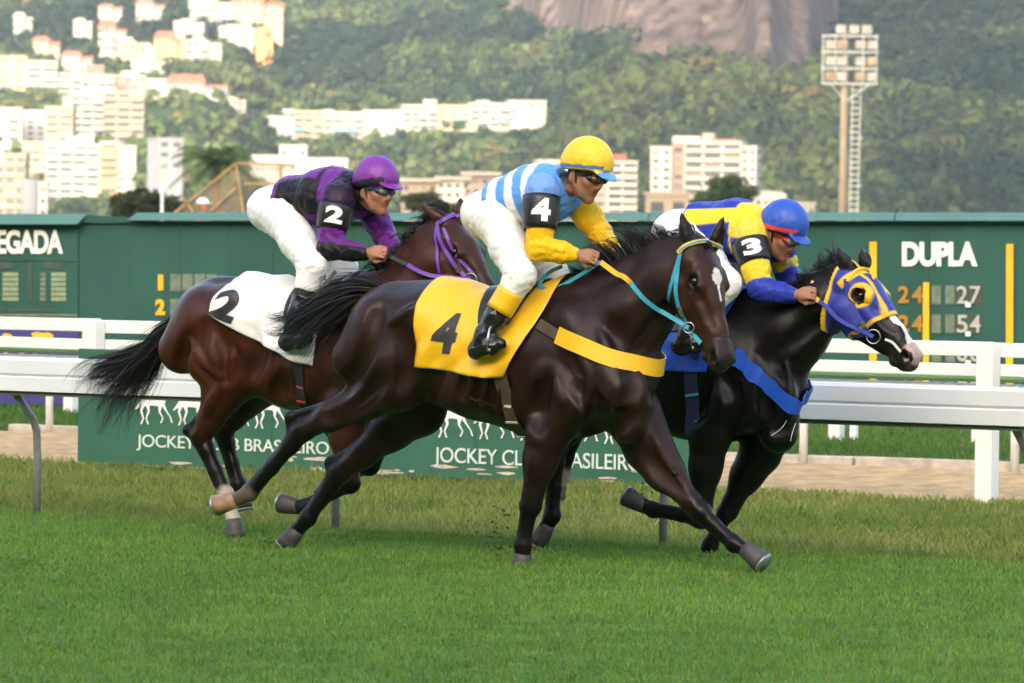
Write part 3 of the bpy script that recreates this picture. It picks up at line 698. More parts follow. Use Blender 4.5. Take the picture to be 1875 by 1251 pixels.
villa('orange-walled cottage right of the low white house', 470, 500, 50, 72, 2510, M['orange'], None, 1, 2)
villa('red-roofed white house behind the cream tower', 113, 168, 97, 132, 2350, WH, M['tile_red'], 2, 4)
villa('white terrace house left of the red-roofed row', 200, 305, 132, 186, 2280, WH, None, 3, 6, 'balc')
villa('red-roofed white apartment house with arches on the slope', 305, 415, 142, 206, 2260, WH, M['tile_red'], 3, 7, 'balc')
villa('white cottage tucked below the tallest red-roofed villa', 225, 262, 70, 112, 2440, CR, None, 2, 2)
villa('red-roofed cottage near the top edge left of the mansions', 180, 222, 10, 30, 2600, PK, M['tile_red'], 1, 3)
villa('pale house between the white terrace house and the villas', 240, 300, 108, 136, 2380, WH, M['tile_grey'], 2, 4)

villa('white flat-roofed house low on the slope right of the banded tower', 262, 306, 176, 214, 2240, WH, None, 3, 3, 'balc')
villa('grey-roofed house between the red-roofed villas and the yellow one', 252, 290, 82, 112, 2445, SH, M['tile_grey'], 2, 3)
villa('cream red-roofed cottage above the cream stepped tower', 60, 108, 70, 104, 2400, CR, M['tile_red'], 2, 3)
villa('small white house at the top edge left of the mansions', 250, 300, 2, 34, 2580, WH, M['tile_red'], 2, 3)
villa('white house with awning between low white house and yellow villa', 318, 372, 36, 66, 2520, WH, None, 2, 4)
villa('pale pink house at the foot of the red-roofed apartment house', 412, 450, 178, 208, 2250, PK, None, 2, 2)
# ------------------------------------------------------------------ wood on the slopes (a mass nobody could count)
rg = np.random.default_rng(23)
def crowns(n, seed):
    rg = np.random.default_rng(seed)
    Y = np.sqrt(rg.uniform(1560 ** 2, 3000 ** 2, n)); c = rg.uniform(-650, 2500, n); X = (c - 937.5) / FPX * Y
    Z = hill_z(X, Y); r = 2.3 + 2.2 * rg.gamma(2.0, .62, n); r = np.minimum(r, 9.5)
    # photo row of each crown on a level camera is enough for spacing decisions
    rel = np.stack([X, Y, Z], -1) - CAM; dep = rel @ _f
    px = 937.5 + FPX * (rel @ _r) / dep; py = 625.5 - FPX * (rel @ _u) / dep; rp = r / dep * FPX
    ok = (py > -130) & (Z > -1.1)
    ok &= ~((px > 880) & (px < 1550) & (py < rock_low(px) + 4) & (Y > 2060))
    for (a, b, t, bt, d) in BOXES:
        hit = (px + rp * .55 > a) & (px - rp * .55 < b) & (py > t) & (py - 1.75 * rp < bt - .30 * (bt - t)) & (Y < d + 16)
        ok &= ~hit
    return X[ok], Y[ok], Z[ok], r[ok], px[ok], py[ok]
X, Y, Z, r, cpx, cpy = crowns(14500, 5)
# undergrowth between the houses, where the slope is seen almost edge-on
rgu = np.random.default_rng(77); nu_ = 3000; ux = rgu.uniform(-200, 2080, nu_); uy = rgu.uniform(20, 392, nu_); Yt = np.arange(1560, 3000, 8.0)
Xt = (ux[:, None] - 937.5) / FPX * Yt[None]; Zt = hill_z(Xt, Yt[None] + 0 * Xt); rel = np.stack([Xt, Yt[None] + 0 * Xt, Zt], -1) - CAM; pyt = 625.5 - FPX * (rel @ _u) / (rel @ _f)
kf = np.argmax(pyt <= uy[:, None], 1); good = (pyt <= uy[:, None]).any(1) & (kf > 0); ii = np.arange(nu_); xu, yu, zu = Xt[ii, kf], Yt[kf], Zt[ii, kf]; ru = rgu.uniform(1.5, 3.4, nu_); rpu = ru / yu * FPX
good &= ~((ux > 880) & (ux < 1550) & (uy < rock_low(ux) + 4))
for (a, b, t, bt, d) in BOXES: good &= ~((ux + rpu * .5 > a) & (ux - rpu * .5 < b) & (uy > bt) & (uy - 1.75 * rpu < bt - 6) & (yu < d + 16))
X, Y, Z, r = [np.concatenate(q) for q in ((X, xu[good]), (Y, yu[good]), (Z, zu[good]), (r, ru[good]))]
nb = len(X); K = 70
def leaf_cloud(cx, cy, cz, rx, rz, K, size, colA, colB, rg, tint):
    """K leaf-clump quads on each of n lumpy crowns"""
    n = len(cx)
    nl = 7                                            # lobes per crown
    ld = rg.normal(size=(n, nl, 3)); ld /= np.linalg.norm(ld, axis=2, keepdims=True); ld[..., 2] = np.abs(ld[..., 2]) * .9 - .15
    lob = rg.integers(0, nl, (n, K)); base = np.take_along_axis(ld, lob[..., None].repeat(3, 2), 1) * .55
    dv = rg.normal(size=(n, K, 3)); dv /= np.linalg.norm(dv, axis=2, keepdims=True)
    rad = (.40 + .18 * rg.random((n, K, 1)))
    q = base + dv * rad
    nrm = dv + .55 * base + rg.normal(size=dv.shape) * .35; nrm /= np.linalg.norm(nrm, axis=2, keepdims=True)
    scale = np.stack([rx, rx, rz], -1)[:, None, :]
    C = np.stack([cx, cy, cz], -1)[:, None, :] + q * scale
    t1 = np.cross(nrm, rg.normal(size=nrm.shape)); t1 /= np.linalg.norm(t1, axis=2, keepdims=True); t2 = np.cross(nrm, t1)
    s = (size * rg.uniform(.6, 1.3, (n, K, 1))) * (rx[:, None, None] ** .5)
    V = np.stack([C - t1 * s - t2 * s * .7, C + t1 * s - t2 * s * .5, C + t1 * s * .8 + t2 * s * .8, C - t1 * s * .6 + t2 * s], 2)
    t = np.clip(tint[:, None] + rg.normal(0, .14, (n, K)), 0, 1)[..., None]
    c = np.array(colA) * (1 - t) + np.array(colB) * t
    c = c[:, :, None, :].repeat(4, 2)
    F = np.arange(n * K * 4).reshape(-1, 4)
    return V.reshape(-1, 3), F, c.reshape(-1, 3)
tint = np.clip((fbm(X * .010, Y * .005, 3, 61) - .45) * 3.4 + .36 + rg.normal(0, .20, nb), 0, 1)
V, F, c = leaf_cloud(X, Y, Z + r * .75, r, r * .95, K, .50, (.008, .024, .013), (.092, .124, .040), rg, tint)
pinkish = rg.random(nb) < .03; c = c.reshape(nb, -1, 3); c[pinkish] = c[pinkish] * np.array([1.6, 1.05, 1.2]); c = c.reshape(-1, 3)
o = mesh_np('hillside_wood', V, F, M['leaf'], None, False, c); tag(o, 'dense green woodland covering the hillsides behind the racecourse', 'woodland', None, 'stuff')

# ------------------------------------------------------------------ single trees behind the scoreboard
def tree(label, px, py_c, d, rx_px, rz_px, colA, colB, seed, lobes=5, dense=900):
    rg = np.random.default_rng(seed); k = d / FPX; c = at(px, py_c, d); g = np.array([c[0], c[1], -1.0])
    e = empty('broadleaf_tree', g); tag(e, label, 'tree')
    rx, rz = rx_px * k, rz_px * k; H = c[2] + 1.0
    m = MB(); m.tube([(0, 0, -.2), (.05, 0, H * .4), (-.05, .1, H * .8), (0, 0, H)], [rx * .10, rx * .08, rx * .06, rx * .03], 9)
    for a in range(6):
        an = a * 1.05 + .3; m.tube([(0, 0, H * .55), (rx * .3 * math.cos(an), rx * .3 * math.sin(an), H * .8), (rx * .65 * math.cos(an), rx * .65 * math.sin(an), H * .95)], [rx * .045, rx * .03, rx * .012], 6)
    m.build('trunk', M['bark'], e, True)
    nl = 22; P = rg.normal(size=(nl, 3)); P /= np.linalg.norm(P, axis=1, keepdims=True); P *= rg.uniform(.3, .72, (nl, 1))
    V, F, cc = leaf_cloud(P[:, 0] * rx, P[:, 1] * rx, H + P[:, 2] * rz, np.full(nl, rx * .42), np.full(nl, rz * .42), dense // 6, .07 * rx ** .5, colA, colB, rg, np.clip(rg.normal(.4, .25, nl), 0, 1))
    mesh_np('crown', V, F, M['leaf'], e, False, cc)
    return e
tree('dark round tree beside the wire cage behind the scoreboard', 266, 382, 300, 78, 54, (.018, .030, .012), (.045, .060, .020), 1)
tree('low olive tree behind the scoreboard right of the purple cap', 770, 372, 420, 44, 26, (.035, .050, .018), (.09, .10, .04), 2)
tree('grey-green bush right of the low olive tree above the scoreboard', 850, 386, 380, 50, 22, (.035, .045, .022), (.09, .09, .045), 3)
# palms
def palm(label, px, py_c, d, r_px, seed, n=26, droop=.55, colA=(.03, .06, .02), colB=(.09, .12, .04)):
    rg = random.Random(seed); k = d / FPX; c = at(px, py_c, d); e = empty('palm_tree', (c[0], c[1], -1.0)); tag(e, label, 'palm tree')
    H = c[2] + 1.0; Rr = r_px * k
    m = MB(); m.tube([(.2, 0, -.2), (.08, 0, H * .4), (0, 0, H * .8), (0, 0, H)], [Rr * .11, Rr * .085, Rr * .08, Rr * .07], 10); m.build('trunk', M['bark'], e, True)
    for i in range(n):
        an = 2 * math.pi * i / n + rg.uniform(-.15, .15); el = rg.uniform(-.1, 1.15); L = Rr * rg.uniform(.85, 1.15); pts = []
        for j in range(9):
            t = j / 8; a2 = el - t * t * (droop + .9 * rg.random() * .2) * 1.6
            pts.append((L * t * math.cos(el * .75) * math.cos(an), L * t * math.cos(el * .75) * math.sin(an), H + L * (t * math.sin(el) - droop * t * t)))
        V = []; Fc = []; cols = []; mm = MB(); mm.tube(pts, [Rr * .012] * 9, 4)
        for j in range(1, 9):
            for sg in (-1, 1):
                for q_ in range(2):
                    t = (j - q_ * .5) / 8; p = Vector(pts[j]).lerp(Vector(pts[j - 1]), q_ * .5); dirv = (Vector(pts[j]) - Vector(pts[j - 1])).normalized(); sd_ = dirv.cross(Vector((0, 0, 1))).normalized() * sg
                    ll = Rr * .30 * (1 - .6 * abs(t - .45)); w = Rr * .030
                    tip = p + sd_ * ll * .8 + dirv * ll * .45 - Vector((0, 0, ll * .35)); mm.add([p - dirv * w, p + dirv * w, tip], [(0, 1, 2)])
        o = mm.build('frond', M['palm'], e)
    return e
M['palm'] = mat('palm_leaf', (.075, .120, .036), .6, .4, .8, trans=.3, spec=.10)
palm('large palm with drooping fronds left of the purple-capped rider', 398, 296, 400, 84, 4, 34)
palm('small dark palm cut by the left edge of the picture', -12, 258, 500, 26, 8, 18)
tree('bushy green tree above the scoreboard left of the blue cap', 1322, 364, 500, 76, 48, (.022, .045, .016), (.075, .11, .035), 12)

# ------------------------------------------------------------------ floodlight mast
dm = 300.0; km = dm / FPX
mp = at(1543, 400, dm); e = empty('floodlight_mast', (mp[0], mp[1], -1.0)); tag(e, 'tall concrete floodlight mast with four rows of lamps and a ladder', 'floodlight')
H0 = mp[2] + 1.0
M['mast'] = mat('mast_concrete', (.40, .33, .25), .9, .15, .8); M['lampm'] = mat('lamp_housing', (.46, .45, .44), .4, .2, 2); M['lampr'] = mat('lamp_rusty', (.42, .33, .24), .6, .3, 2); M['galv'] = mat('galvanised_light', (.62, .64, .67), .5, .1, 2)
def mx(px): return (px - 1543) * km
def mz(py): return H0 + (400 - py) * km
m = MB(); m.tube([(0, 0, 0), (0, 0, mz(160)), (0, 0, mz(58))], [9 * km, 6.5 * km, 5.5 * km], 14); m.build('mast', M['mast'], e, True)
for y in (67, 96, 126, 154):
    MB().bar((mx(1500), -.22, mz(y)), (mx(1602), -.22, mz(y)), .16, .09).build('crossbar', M['galv'], e)
    MB().bar((mx(1500), -.75, mz(y)), (mx(1602), -.75, mz(y)), .06, .06).build('guard_rail', M['galv'], e)
for x in (1502, 1525, 1575, 1600): MB().bar((mx(x), -.3, mz(154)), (mx(x), -.3, mz(64)), .06, .06, up=(0, 1, 0)).build('upright', M['galv'], e)
def lamp(px, py, m_):
    q = MB(); x, z = mx(px), mz(py); w, hh = 9.5 * km, 8.0 * km
    q.hexa([(x - w, -.62, z - hh), (x + w, -.62, z - hh), (x + w * .7, -.25, z - hh * .7), (x - w * .7, -.25, z - hh * .7), (x - w, -.70, z + hh), (x + w, -.70, z + hh), (x + w * .7, -.3, z + hh * .7), (x - w * .7, -.3, z + hh * .7)])
    q.build('floodlight', m_, e, bevel=.03)
for x in (1534, 1558, 1581): lamp(x, 55, M['lampm'])
for r_, y in enumerate((83, 113, 141)):
    for x in (1516, 1536, 1570, 1592): lamp(x, y, M['lampm'] if (x + r_) % 3 else M['lampr'])
for x in (1554, 1569): MB().bar((mx(x), .0, 0), (mx(x + 4), .0, mz(154)), .05, .05, up=(0, 1, 0)).build('ladder_rail', M['galv'], e)
for i in range(26):
    y = 165 + i * 11; MB().bar((mx(1554), -.03, mz(y)), (mx(1570 if i % 8 else 1577), -.03, mz(y)), .05, .06).build('rung', M['galv'], e)
for sx in (1518, 1586): MB().bar((mx(sx), -.25, mz(156)), (mx(1545), -.1, mz(186)), .06, .06, up=(0, 1, 0)).build('brace', M['galv'], e)

# lamp post (small, white)
p = at(297, 352, 250); e = empty('lamp_post', (p[0], p[1], -1.0)); tag(e, 'short white lamp post in front of dark trees right of the towers', 'lamp post'); kz = 250 / FPX
z0 = p[2] + 1.0
MB().tube([(0, 0, 0), (0, 0, z0 + 10 * kz)], .07, 8).build('pole', M['galv'], e, True); MB().box((-6 * kz, -.1, z0 + 10 * kz), (6 * kz, .1, z0 + 42 * kz)).build('sign_box', M['lampm'], e); MB().box((-12 * kz, -.2, z0 + 48 * kz), (12 * kz, .2, z0 + 53 * kz)).build('lamp_head', M['lampm'], e); MB().tube([(0, 0, z0 + 41 * kz), (0, 0, z0 + 49 * kz)], .05, 8).build('neck', M['galv'], e, True)

# netted cage with timber posts
dc = 120.0; M['timber'] = mat('timber', (.30, .20, .09), .8, .2, 3)
net = bpy.data.materials.new('netting'); net.use_nodes = True; nn = net.node_tree; b = nn.nodes['Principled BSDF']; b.inputs['Base Color'].default_value = (.33, .25, .14, 1); b.inputs['Roughness'].default_value = .9
tr = nn.nodes.new('ShaderNodeBsdfTransparent'); ms = nn.nodes.new('ShaderNodeMixShader'); ms.inputs[0].default_value = .40; nn.links.new(tr.outputs[0], ms.inputs[1]); nn.links.new(b.outputs[0], ms.inputs[2]); nn.links.new(ms.outputs[0], nn.nodes['Material Output'].inputs['Surface'])
p = at(420, 400, dc); e = empty('netted_cage', (p[0], p[1], -1.0)); tag(e, 'tan netted cage on timber posts behind the scoreboard', 'cage')
def cq(px, py, dd=0.0): return at(px, py, dc + dd) - np.array(e.location)
for a, b_ in (((322, 388), (432, 299)), ((432, 299), (446, 392)), ((432, 299), (540, 303)), ((330, 356), (354, 388)), ((446, 336), (540, 338)), ((383, 388), (432, 344)), ((515, 303), (512, 392))):
    MB().bar(cq(*a), cq(*b_), .055, .055, up=(0, 1, 0)).build('timber', M['timber'], e)
for x, t in ((322, 388), (446, 392), (512, 392)): g = cq(x, t); MB().bar((g[0], g[1], 0), (g[0], g[1], g[2] + .02), .085, .085, up=(0, 1, 0)).build('post', M['timber'], e)
MB().add([cq(322, 389, .06), cq(446, 392, .06), cq(432, 300, .06)], [(0, 1, 2)]).build('netting', net, e)
MB().add([cq(446.5, 392, .06), cq(540, 392, 3), cq(540, 304, 3), cq(432.5, 300, .06)], [(0, 1, 2, 3)]).build('netting', net, e)

# ------------------------------------------------------------------ haze
hz = MB(); hz.box((-1500, -140, -2.5), (1500, 4500, 900)); hm = bpy.data.materials.new('haze_air'); hm.use_nodes = True
hn = hm.node_tree; hn.nodes.remove(hn.nodes['Principled BSDF']); pv = hn.nodes.new('ShaderNodeVolumePrincipled')
pv.inputs['Color'].default_value = (.80, .88, 1.0, 1); pv.inputs['Density'].default_value = 0.00007; pv.inputs['Anisotropy'].default_value = 0.2
hn.links.new(pv.outputs[0], hn.nodes['Material Output'].inputs['Volume'])
HAZE = hz.build('haze', hm); tag(HAZE, 'thin pale afternoon haze in front of the hills', 'haze', None, 'stuff')
# ================================================================== smooth-blended body surfaces
class SDF:
    def __init__(s, lo, hi, res):
        s.lo = np.array(lo, dtype=np.float64); s.res = res
        s.n = np.ceil((np.array(hi) - s.lo) / res).astype(int) + 1
        s.F = np.full(s.n, .25, dtype=np.float32); s.C = np.zeros((*s.n, 3), dtype=np.float32)
        s.ax = [(s.lo[i] + np.arange(s.n[i]) * res).astype(np.float32) for i in range(3)]
    def _win(s, lo, hi):
        a = np.clip(np.floor((lo - s.lo) / s.res).astype(int), 0, s.n); b = np.clip(np.ceil((hi - s.lo) / s.res).astype(int) + 1, 0, s.n)
        sl = tuple(slice(int(a[i]), int(b[i])) for i in range(3))
        return sl, s.ax[0][sl[0]][:, None, None], s.ax[1][sl[1]][None, :, None], s.ax[2][sl[2]][None, None, :]
    def _mix(s, sl, d, k, col, sub):
        f = s.F[sl]
        if f.size == 0: return
        if sub:
            h = np.clip(.5 - .5 * (f + d) / k, 0, 1); s.F[sl] = f * (1 - h) + (-d) * h + k * h * (1 - h)
            if col is not None: s.C[sl] = s.C[sl] * (1 - h[..., None]) + np.array(col, np.float32) * h[..., None]
            return
        h = np.clip(.5 + .5 * (f - d) / k, 0, 1)
        s.F[sl] = f * (1 - h) + d * h - k * h * (1 - h)
        if col is not None: s.C[sl] = s.C[sl] * (1 - h[..., None]) + np.array(col, np.float32) * h[..., None]
    def cone(s, a, b, ra, rb, k=.03, col=None, ys=1.0, sub=False):
        a = np.asarray(a, float); b = np.asarray(b, float); mg = max(ra, rb) * max(1, ys) + k + .03
        sl, X, Y, Z = s._win(np.minimum(a, b) - mg, np.maximum(a, b) + mg)
        ya = a[1] / ys; yb = b[1] / ys
        ba = np.array([b[0] - a[0], yb - ya, b[2] - a[2]]); bb = max(float(ba @ ba), 1e-9)
        px, py, pz = X - a[0], Y / ys - ya, Z - a[2]
        h = np.clip((px * ba[0] + py * ba[1] + pz * ba[2]) / bb, 0, 1)
        d = np.sqrt((px - h * ba[0]) ** 2 + (py - h * ba[1]) ** 2 + (pz - h * ba[2]) ** 2) - (ra + (rb - ra) * h)
        s._mix(sl, (d * min(1, .5 + .5 * ys)).astype(np.float32), k, col, sub)
    def chain(s, pts, k=.03, col=None, ys=1.0):
        for (a, ra), (b, rb) in zip(pts[:-1], pts[1:]): s.cone(a, b, ra, rb, k, col, ys)
    def ball(s, c, r, k=.03, col=None, ys=1.0, sub=False): s.cone(c, np.asarray(c) + 1e-5, r, r, k, col, ys, sub)
    def ell(s, c, axes, rad, k=.02, col=None, sub=False):
        """axes: 3 unit vectors (rows); rad: 3 radii"""
        c = np.asarray(c, float); Q = np.asarray(axes, float); rad = np.asarray(rad, float); mg = rad.max() + k + .03
        sl, X, Y, Z = s._win(c - mg, c + mg); px, py, pz = X - c[0], Y - c[1], Z - c[2]
        k0 = 0; k1 = 0
        for i in range(3):
            q = px * Q[i, 0] + py * Q[i, 1] + pz * Q[i, 2]; k0 = k0 + (q / rad[i]) ** 2; k1 = k1 + (q / rad[i] ** 2) ** 2
        k0 = np.sqrt(k0); k1 = np.sqrt(k1) + 1e-6
        s._mix(sl, (k0 * (k0 - 1) / k1).astype(np.float32), k, col, sub)
    def halfspace(s, p, n, k=.01, rad=9.0):     # remove what lies on the +n side, within rad of p
        p = np.asarray(p, float); sl, X, Y, Z = s._win(p - rad, p + rad)
        d = ((X - p[0]) * n[0] + (Y - p[1]) * n[1] + (Z - p[2]) * n[2]).astype(np.float32)
        f = s.F[sl]; h = np.clip(.5 - .5 * (f - d) / k, 0, 1); g = f * (1 - h) + d * h + k * h * (1 - h)
        if rad < 5:
            q = (X - p[0]) ** 2 + (Y - p[1]) ** 2 + (Z - p[2]) ** 2 > rad * rad; g = np.where(q, f, g)
        s.F[sl] = g
    def folds(s, amp, wl, seed=0, n=5, aniso=(1, 1, 1)):
        rg = np.random.default_rng(seed); X, Y, Z = s.ax[0][:, None, None], s.ax[1][None, :, None], s.ax[2][None, None, :]
        m = np.abs(s.F) < .05
        ix = np.nonzero(m); x, y, z = s.ax[0][ix[0]], s.ax[1][ix[1]], s.ax[2][ix[2]]
        t = 0
        for i in range(n):
            k = rg.normal(size=3) * np.array(aniso); k = k / np.linalg.norm(k) * 2 * np.pi / (wl * rg.uniform(.7, 1.6)); w = rg.normal(size=3) * 2 * np.pi / (wl * 3.5)
            ph = k[0] * x + k[1] * y + k[2] * z + rg.uniform(0, 6) + 1.6 * np.sin(w[0] * x + w[1] * y + w[2] * z)
            t = t + (1 - np.abs(np.sin(ph * .5))) ** 2 - .35
        s.F[ix] += (amp / math.sqrt(n) * t).astype(np.float32)
    def folds_dir(s, amp, wl, axis, c, rad, seed=0, n=3):
        """creases running across the given axis, fading out at rad from c"""
        rg = np.random.default_rng(seed); ix = np.nonzero(np.abs(s.F) < .05); P = np.stack([s.ax[i][ix[i]] for i in range(3)], -1); fall = np.clip(1.3 - np.linalg.norm(P - c, axis=1) / rad, 0, 1); t = 0
        for i in range(n):
            k = unit(axis) + rg.normal(size=3) * .35; k = unit(k) * 2 * np.pi / (wl * rg.uniform(.7, 1.5)); w = rg.normal(size=3) * 2 * np.pi / (wl * 4)
            t = t + (1 - np.abs(np.sin((P @ k + rg.uniform(0, 6) + 2.2 * np.sin(P @ w)) * .5))) ** 3 - .2
        s.F[ix] += (amp / math.sqrt(n) * t * fall).astype(np.float32)
    def mesh(s, smooth=1):
        F = s.F; I = F < 0; n = s.n
        cnt = np.zeros(n - 1, np.int8); off = [(i, j, k) for i in (0, 1) for j in (0, 1) for k in (0, 1)]
        for (i, j, k) in off: cnt += I[i:n[0] - 1 + i, j:n[1] - 1 + j, k:n[2] - 1 + k]
        act = (cnt > 0) & (cnt < 8); idx = np.argwhere(act); gid = np.full(act.shape, -1, np.int32); gid[act] = np.arange(len(idx))
        acc = np.zeros((len(idx), 3)); num = np.zeros(len(idx))
        for a in off:
            for ax in range(3):
                if a[ax]: continue
                b = list(a); b[ax] = 1
                fa = F[idx[:, 0] + a[0], idx[:, 1] + a[1], idx[:, 2] + a[2]]; fb = F[idx[:, 0] + b[0], idx[:, 1] + b[1], idx[:, 2] + b[2]]
                m = (fa < 0) != (fb < 0); t = np.where(m, fa / np.where(m, fa - fb, 1), 0)
                p = np.array(a, float)[None].repeat(len(idx), 0); p[:, ax] += t; acc += p * m[:, None]; num += m
        loc = idx + acc / num[:, None]; V = s.lo + loc * s.res
        ci = np.clip(np.rint(loc).astype(int), 0, n - 1); C = s.C[ci[:, 0], ci[:, 1], ci[:, 2]]
        faces = []
        for ax in range(3):
            e1, e2 = (ax + 1) % 3, (ax + 2) % 3
            A = np.moveaxis(I, (ax, e1, e2), (0, 1, 2)); G = np.moveaxis(gid, (ax, e1, e2), (0, 1, 2))
            a = A[:-1, 1:-1, 1:-1]; b = A[1:, 1:-1, 1:-1]; ch = np.argwhere(a != b)
            if len(ch) == 0: continue
            i, j, k = ch[:, 0], ch[:, 1] + 1, ch[:, 2] + 1
            q = np.stack([G[i, j - 1, k - 1], G[i, j, k - 1], G[i, j, k], G[i, j - 1, k]], -1)
            fl = ~A[i, j, k]; q[fl] = q[fl][:, ::-1]; faces.append(q)
        Fc = np.concatenate(faces)
        for _ in range(smooth):        # light relaxation hides the sampling grid
            e = np.concatenate([Fc[:, [0, 1]], Fc[:, [1, 2]], Fc[:, [2, 3]], Fc[:, [3, 0]]]); S = np.zeros_like(V); c = np.zeros(len(V))
            np.add.at(S, e[:, 0], V[e[:, 1]]); np.add.at(c, e[:, 0], 1); np.add.at(S, e[:, 1], V[e[:, 0]]); np.add.at(c, e[:, 1], 1)
            V = V * .5 + S / c[:, None] * .5
        return V, Fc, C
def surf_pt(S, rig, px, py):
    o = rig.loc(CAM); d = unit(rig.M3 @ ray(px, py)); c = (S.lo + S.n * S.res / 2) - o; t = np.arange(c @ d - 1.6, c @ d + 1.6, .003)
    P = o + d * t[:, None]; ii = np.rint((P - S.lo) / S.res).astype(int); ok = ((ii >= 0) & (ii < S.n)).all(1); ii = np.clip(ii, 0, S.n - 1)
    k = np.nonzero(ok & (S.F[ii[:, 0], ii[:, 1], ii[:, 2]] < 0))[0]; return P[k[0]] if len(k) else None, d
def groove(S, rig, pix, r=.016, depth=.010, k=.03, add=False):
    """soft crease (or raised cord) drawn on the surface along photo points"""
    P = []
    for p in pix:
        q, d = surf_pt(S, rig, *p)
        if q is not None: P.append(q - d * (r - depth if not add else -r * .3))
    if len(P) > 1:
        P = spline(np.array(P), 4 * len(P)); n = len(P)
        for i in range(n - 1):
            f = .45 + .55 * math.sin(math.pi * (i + .5) / (n - 1)); S.cone(P[i], P[i + 1], r * f, r * f, k, None, 1.0, not add)
def bvh_of(V, F): return BVHTree.FromPolygons([tuple(v) for v in V.tolist()], F.tolist())
def unit(v): v = np.asarray(v, float); return v / np.linalg.norm(v)

class Rig:
    """a figure's own frame: x forward, y away from the camera side, z up; K() finds the joint seen at a photo pixel on a plane of the figure"""
    def __init__(s, psi, L, px, z=0.0):
        s.psi = psi; s.u, s.n = frame(psi); s.O = SL(s_of(px, L), L, z)
        s.M3 = np.stack([s.u, s.n, np.array([0, 0, 1.0])])
    def loc(s, P): return s.M3 @ (np.asarray(P) - s.O)
    def wd(s, P): return s.O + s.M3.T @ np.asarray(P)
    def K(s, px, py, lat=0.0):
        v = ray(px, py); o = s.O - s.n * lat; t = ((o - CAM) @ s.n) / (v @ s.n); return s.loc(CAM + v * t)
    def hit(s, bvh, px, py, off=0.006):
        o = s.loc(CAM); d = unit(s.M3 @ ray(px, py)); h, nn, i, ds = bvh.ray_cast(Vector(o), Vector(d))
        if h is None: return None
        return np.array(h) + np.array(nn) * off, np.array(nn)
    def dirv(s, yaw, pitch):      # world yaw (0 = photo right, 90 = at the camera), pitch down, as local vector
        w = np.array([math.cos(yaw) * math.cos(pitch), -math.sin(yaw) * math.cos(pitch), -math.sin(pitch)]); return s.M3 @ w
    def empty(s, name, base=(0, 0, 0)):
        e = empty(name, s.wd(base), -s.psi); s.base = np.array(base, float); return e
def spline(P, n):
    P = np.asarray(P, float); m = len(P); Q = np.vstack([2 * P[0] - P[1], P, 2 * P[-1] - P[-2]]); out = []
    for t in np.linspace(0, m - 1, n):
        i = min(int(t), m - 2); f = t - i; a, b, c, d = Q[i:i + 4]
        out.append(.5 * (2 * b + (c - a) * f + (2 * a - 5 * b + 4 * c - d) * f * f + (3 * b - a - 3 * c + d) * f ** 3))
    return np.array(out)
def ribbon(name, P, nrm, width, thick, m, parent, base, ends=None):
    """band of given width along P, face normals nrm"""
    P = np.asarray(P) - base; n = len(P); T = np.gradient(P, axis=0); T /= np.linalg.norm(T, axis=1, keepdims=True) + 1e-9
    S = np.cross(T, nrm); S /= np.linalg.norm(S, axis=1, keepdims=True) + 1e-9; Nn = np.cross(S, T)
    w = (np.full(n, width) if np.isscalar(width) else np.asarray(width))[:, None] / 2
    ring = [P - S * w, P + S * w, P + S * w + Nn * thick, P - S * w + Nn * thick]; V = []; f = []
    for j in range(4):                 # each side has its own vertices, so edges stay crisp
        b0 = j * 2 * n; V.append(np.stack([ring[j], ring[(j + 1) % 4]], 1).reshape(-1, 3))
        for i in range(n - 1): q = b0 + i * 2; f.append((q, q + 1, q + 3, q + 2))
    V = np.concatenate(V)
    for i in (0, n - 1):
        b0 = len(V); V = np.concatenate([V, [r_[i] for r_ in ring]]); f.append((b0, b0 + 1, b0 + 2, b0 + 3))
    return mesh_np(name, V, f, m, parent, True)
def strap(name, rig, bvh, pix, width, m, parent, off=.004, thick=.004, n=24, snap=True):
    pts = []; nn = []
    for p in pix:
        h = rig.hit(bvh, *p)
        if h is None:
            q = bvh.find_nearest(Vector(rig.K(p[0], p[1], .05))); h = (np.array(q[0]), np.array(q[1]))
        pts.append(h[0]); nn.append(h[1])
    P = spline(pts, n); Nn = spline(nn, n)
    if snap:
        for i in range(n):
            q = bvh.find_nearest(Vector(P[i])); P[i] = np.array(q[0]) + np.array(q[1]) * off; Nn[i] = np.array(q[1])
    for _ in range(2): Nn[1:-1] = (Nn[:-2] + Nn[1:-1] * 2 + Nn[2:]) / 4; P[1:-1] = (P[:-2] + P[1:-1] * 2 + P[2:]) / 4
    return ribbon(name, P, Nn, width, thick, m, parent, rig.base)
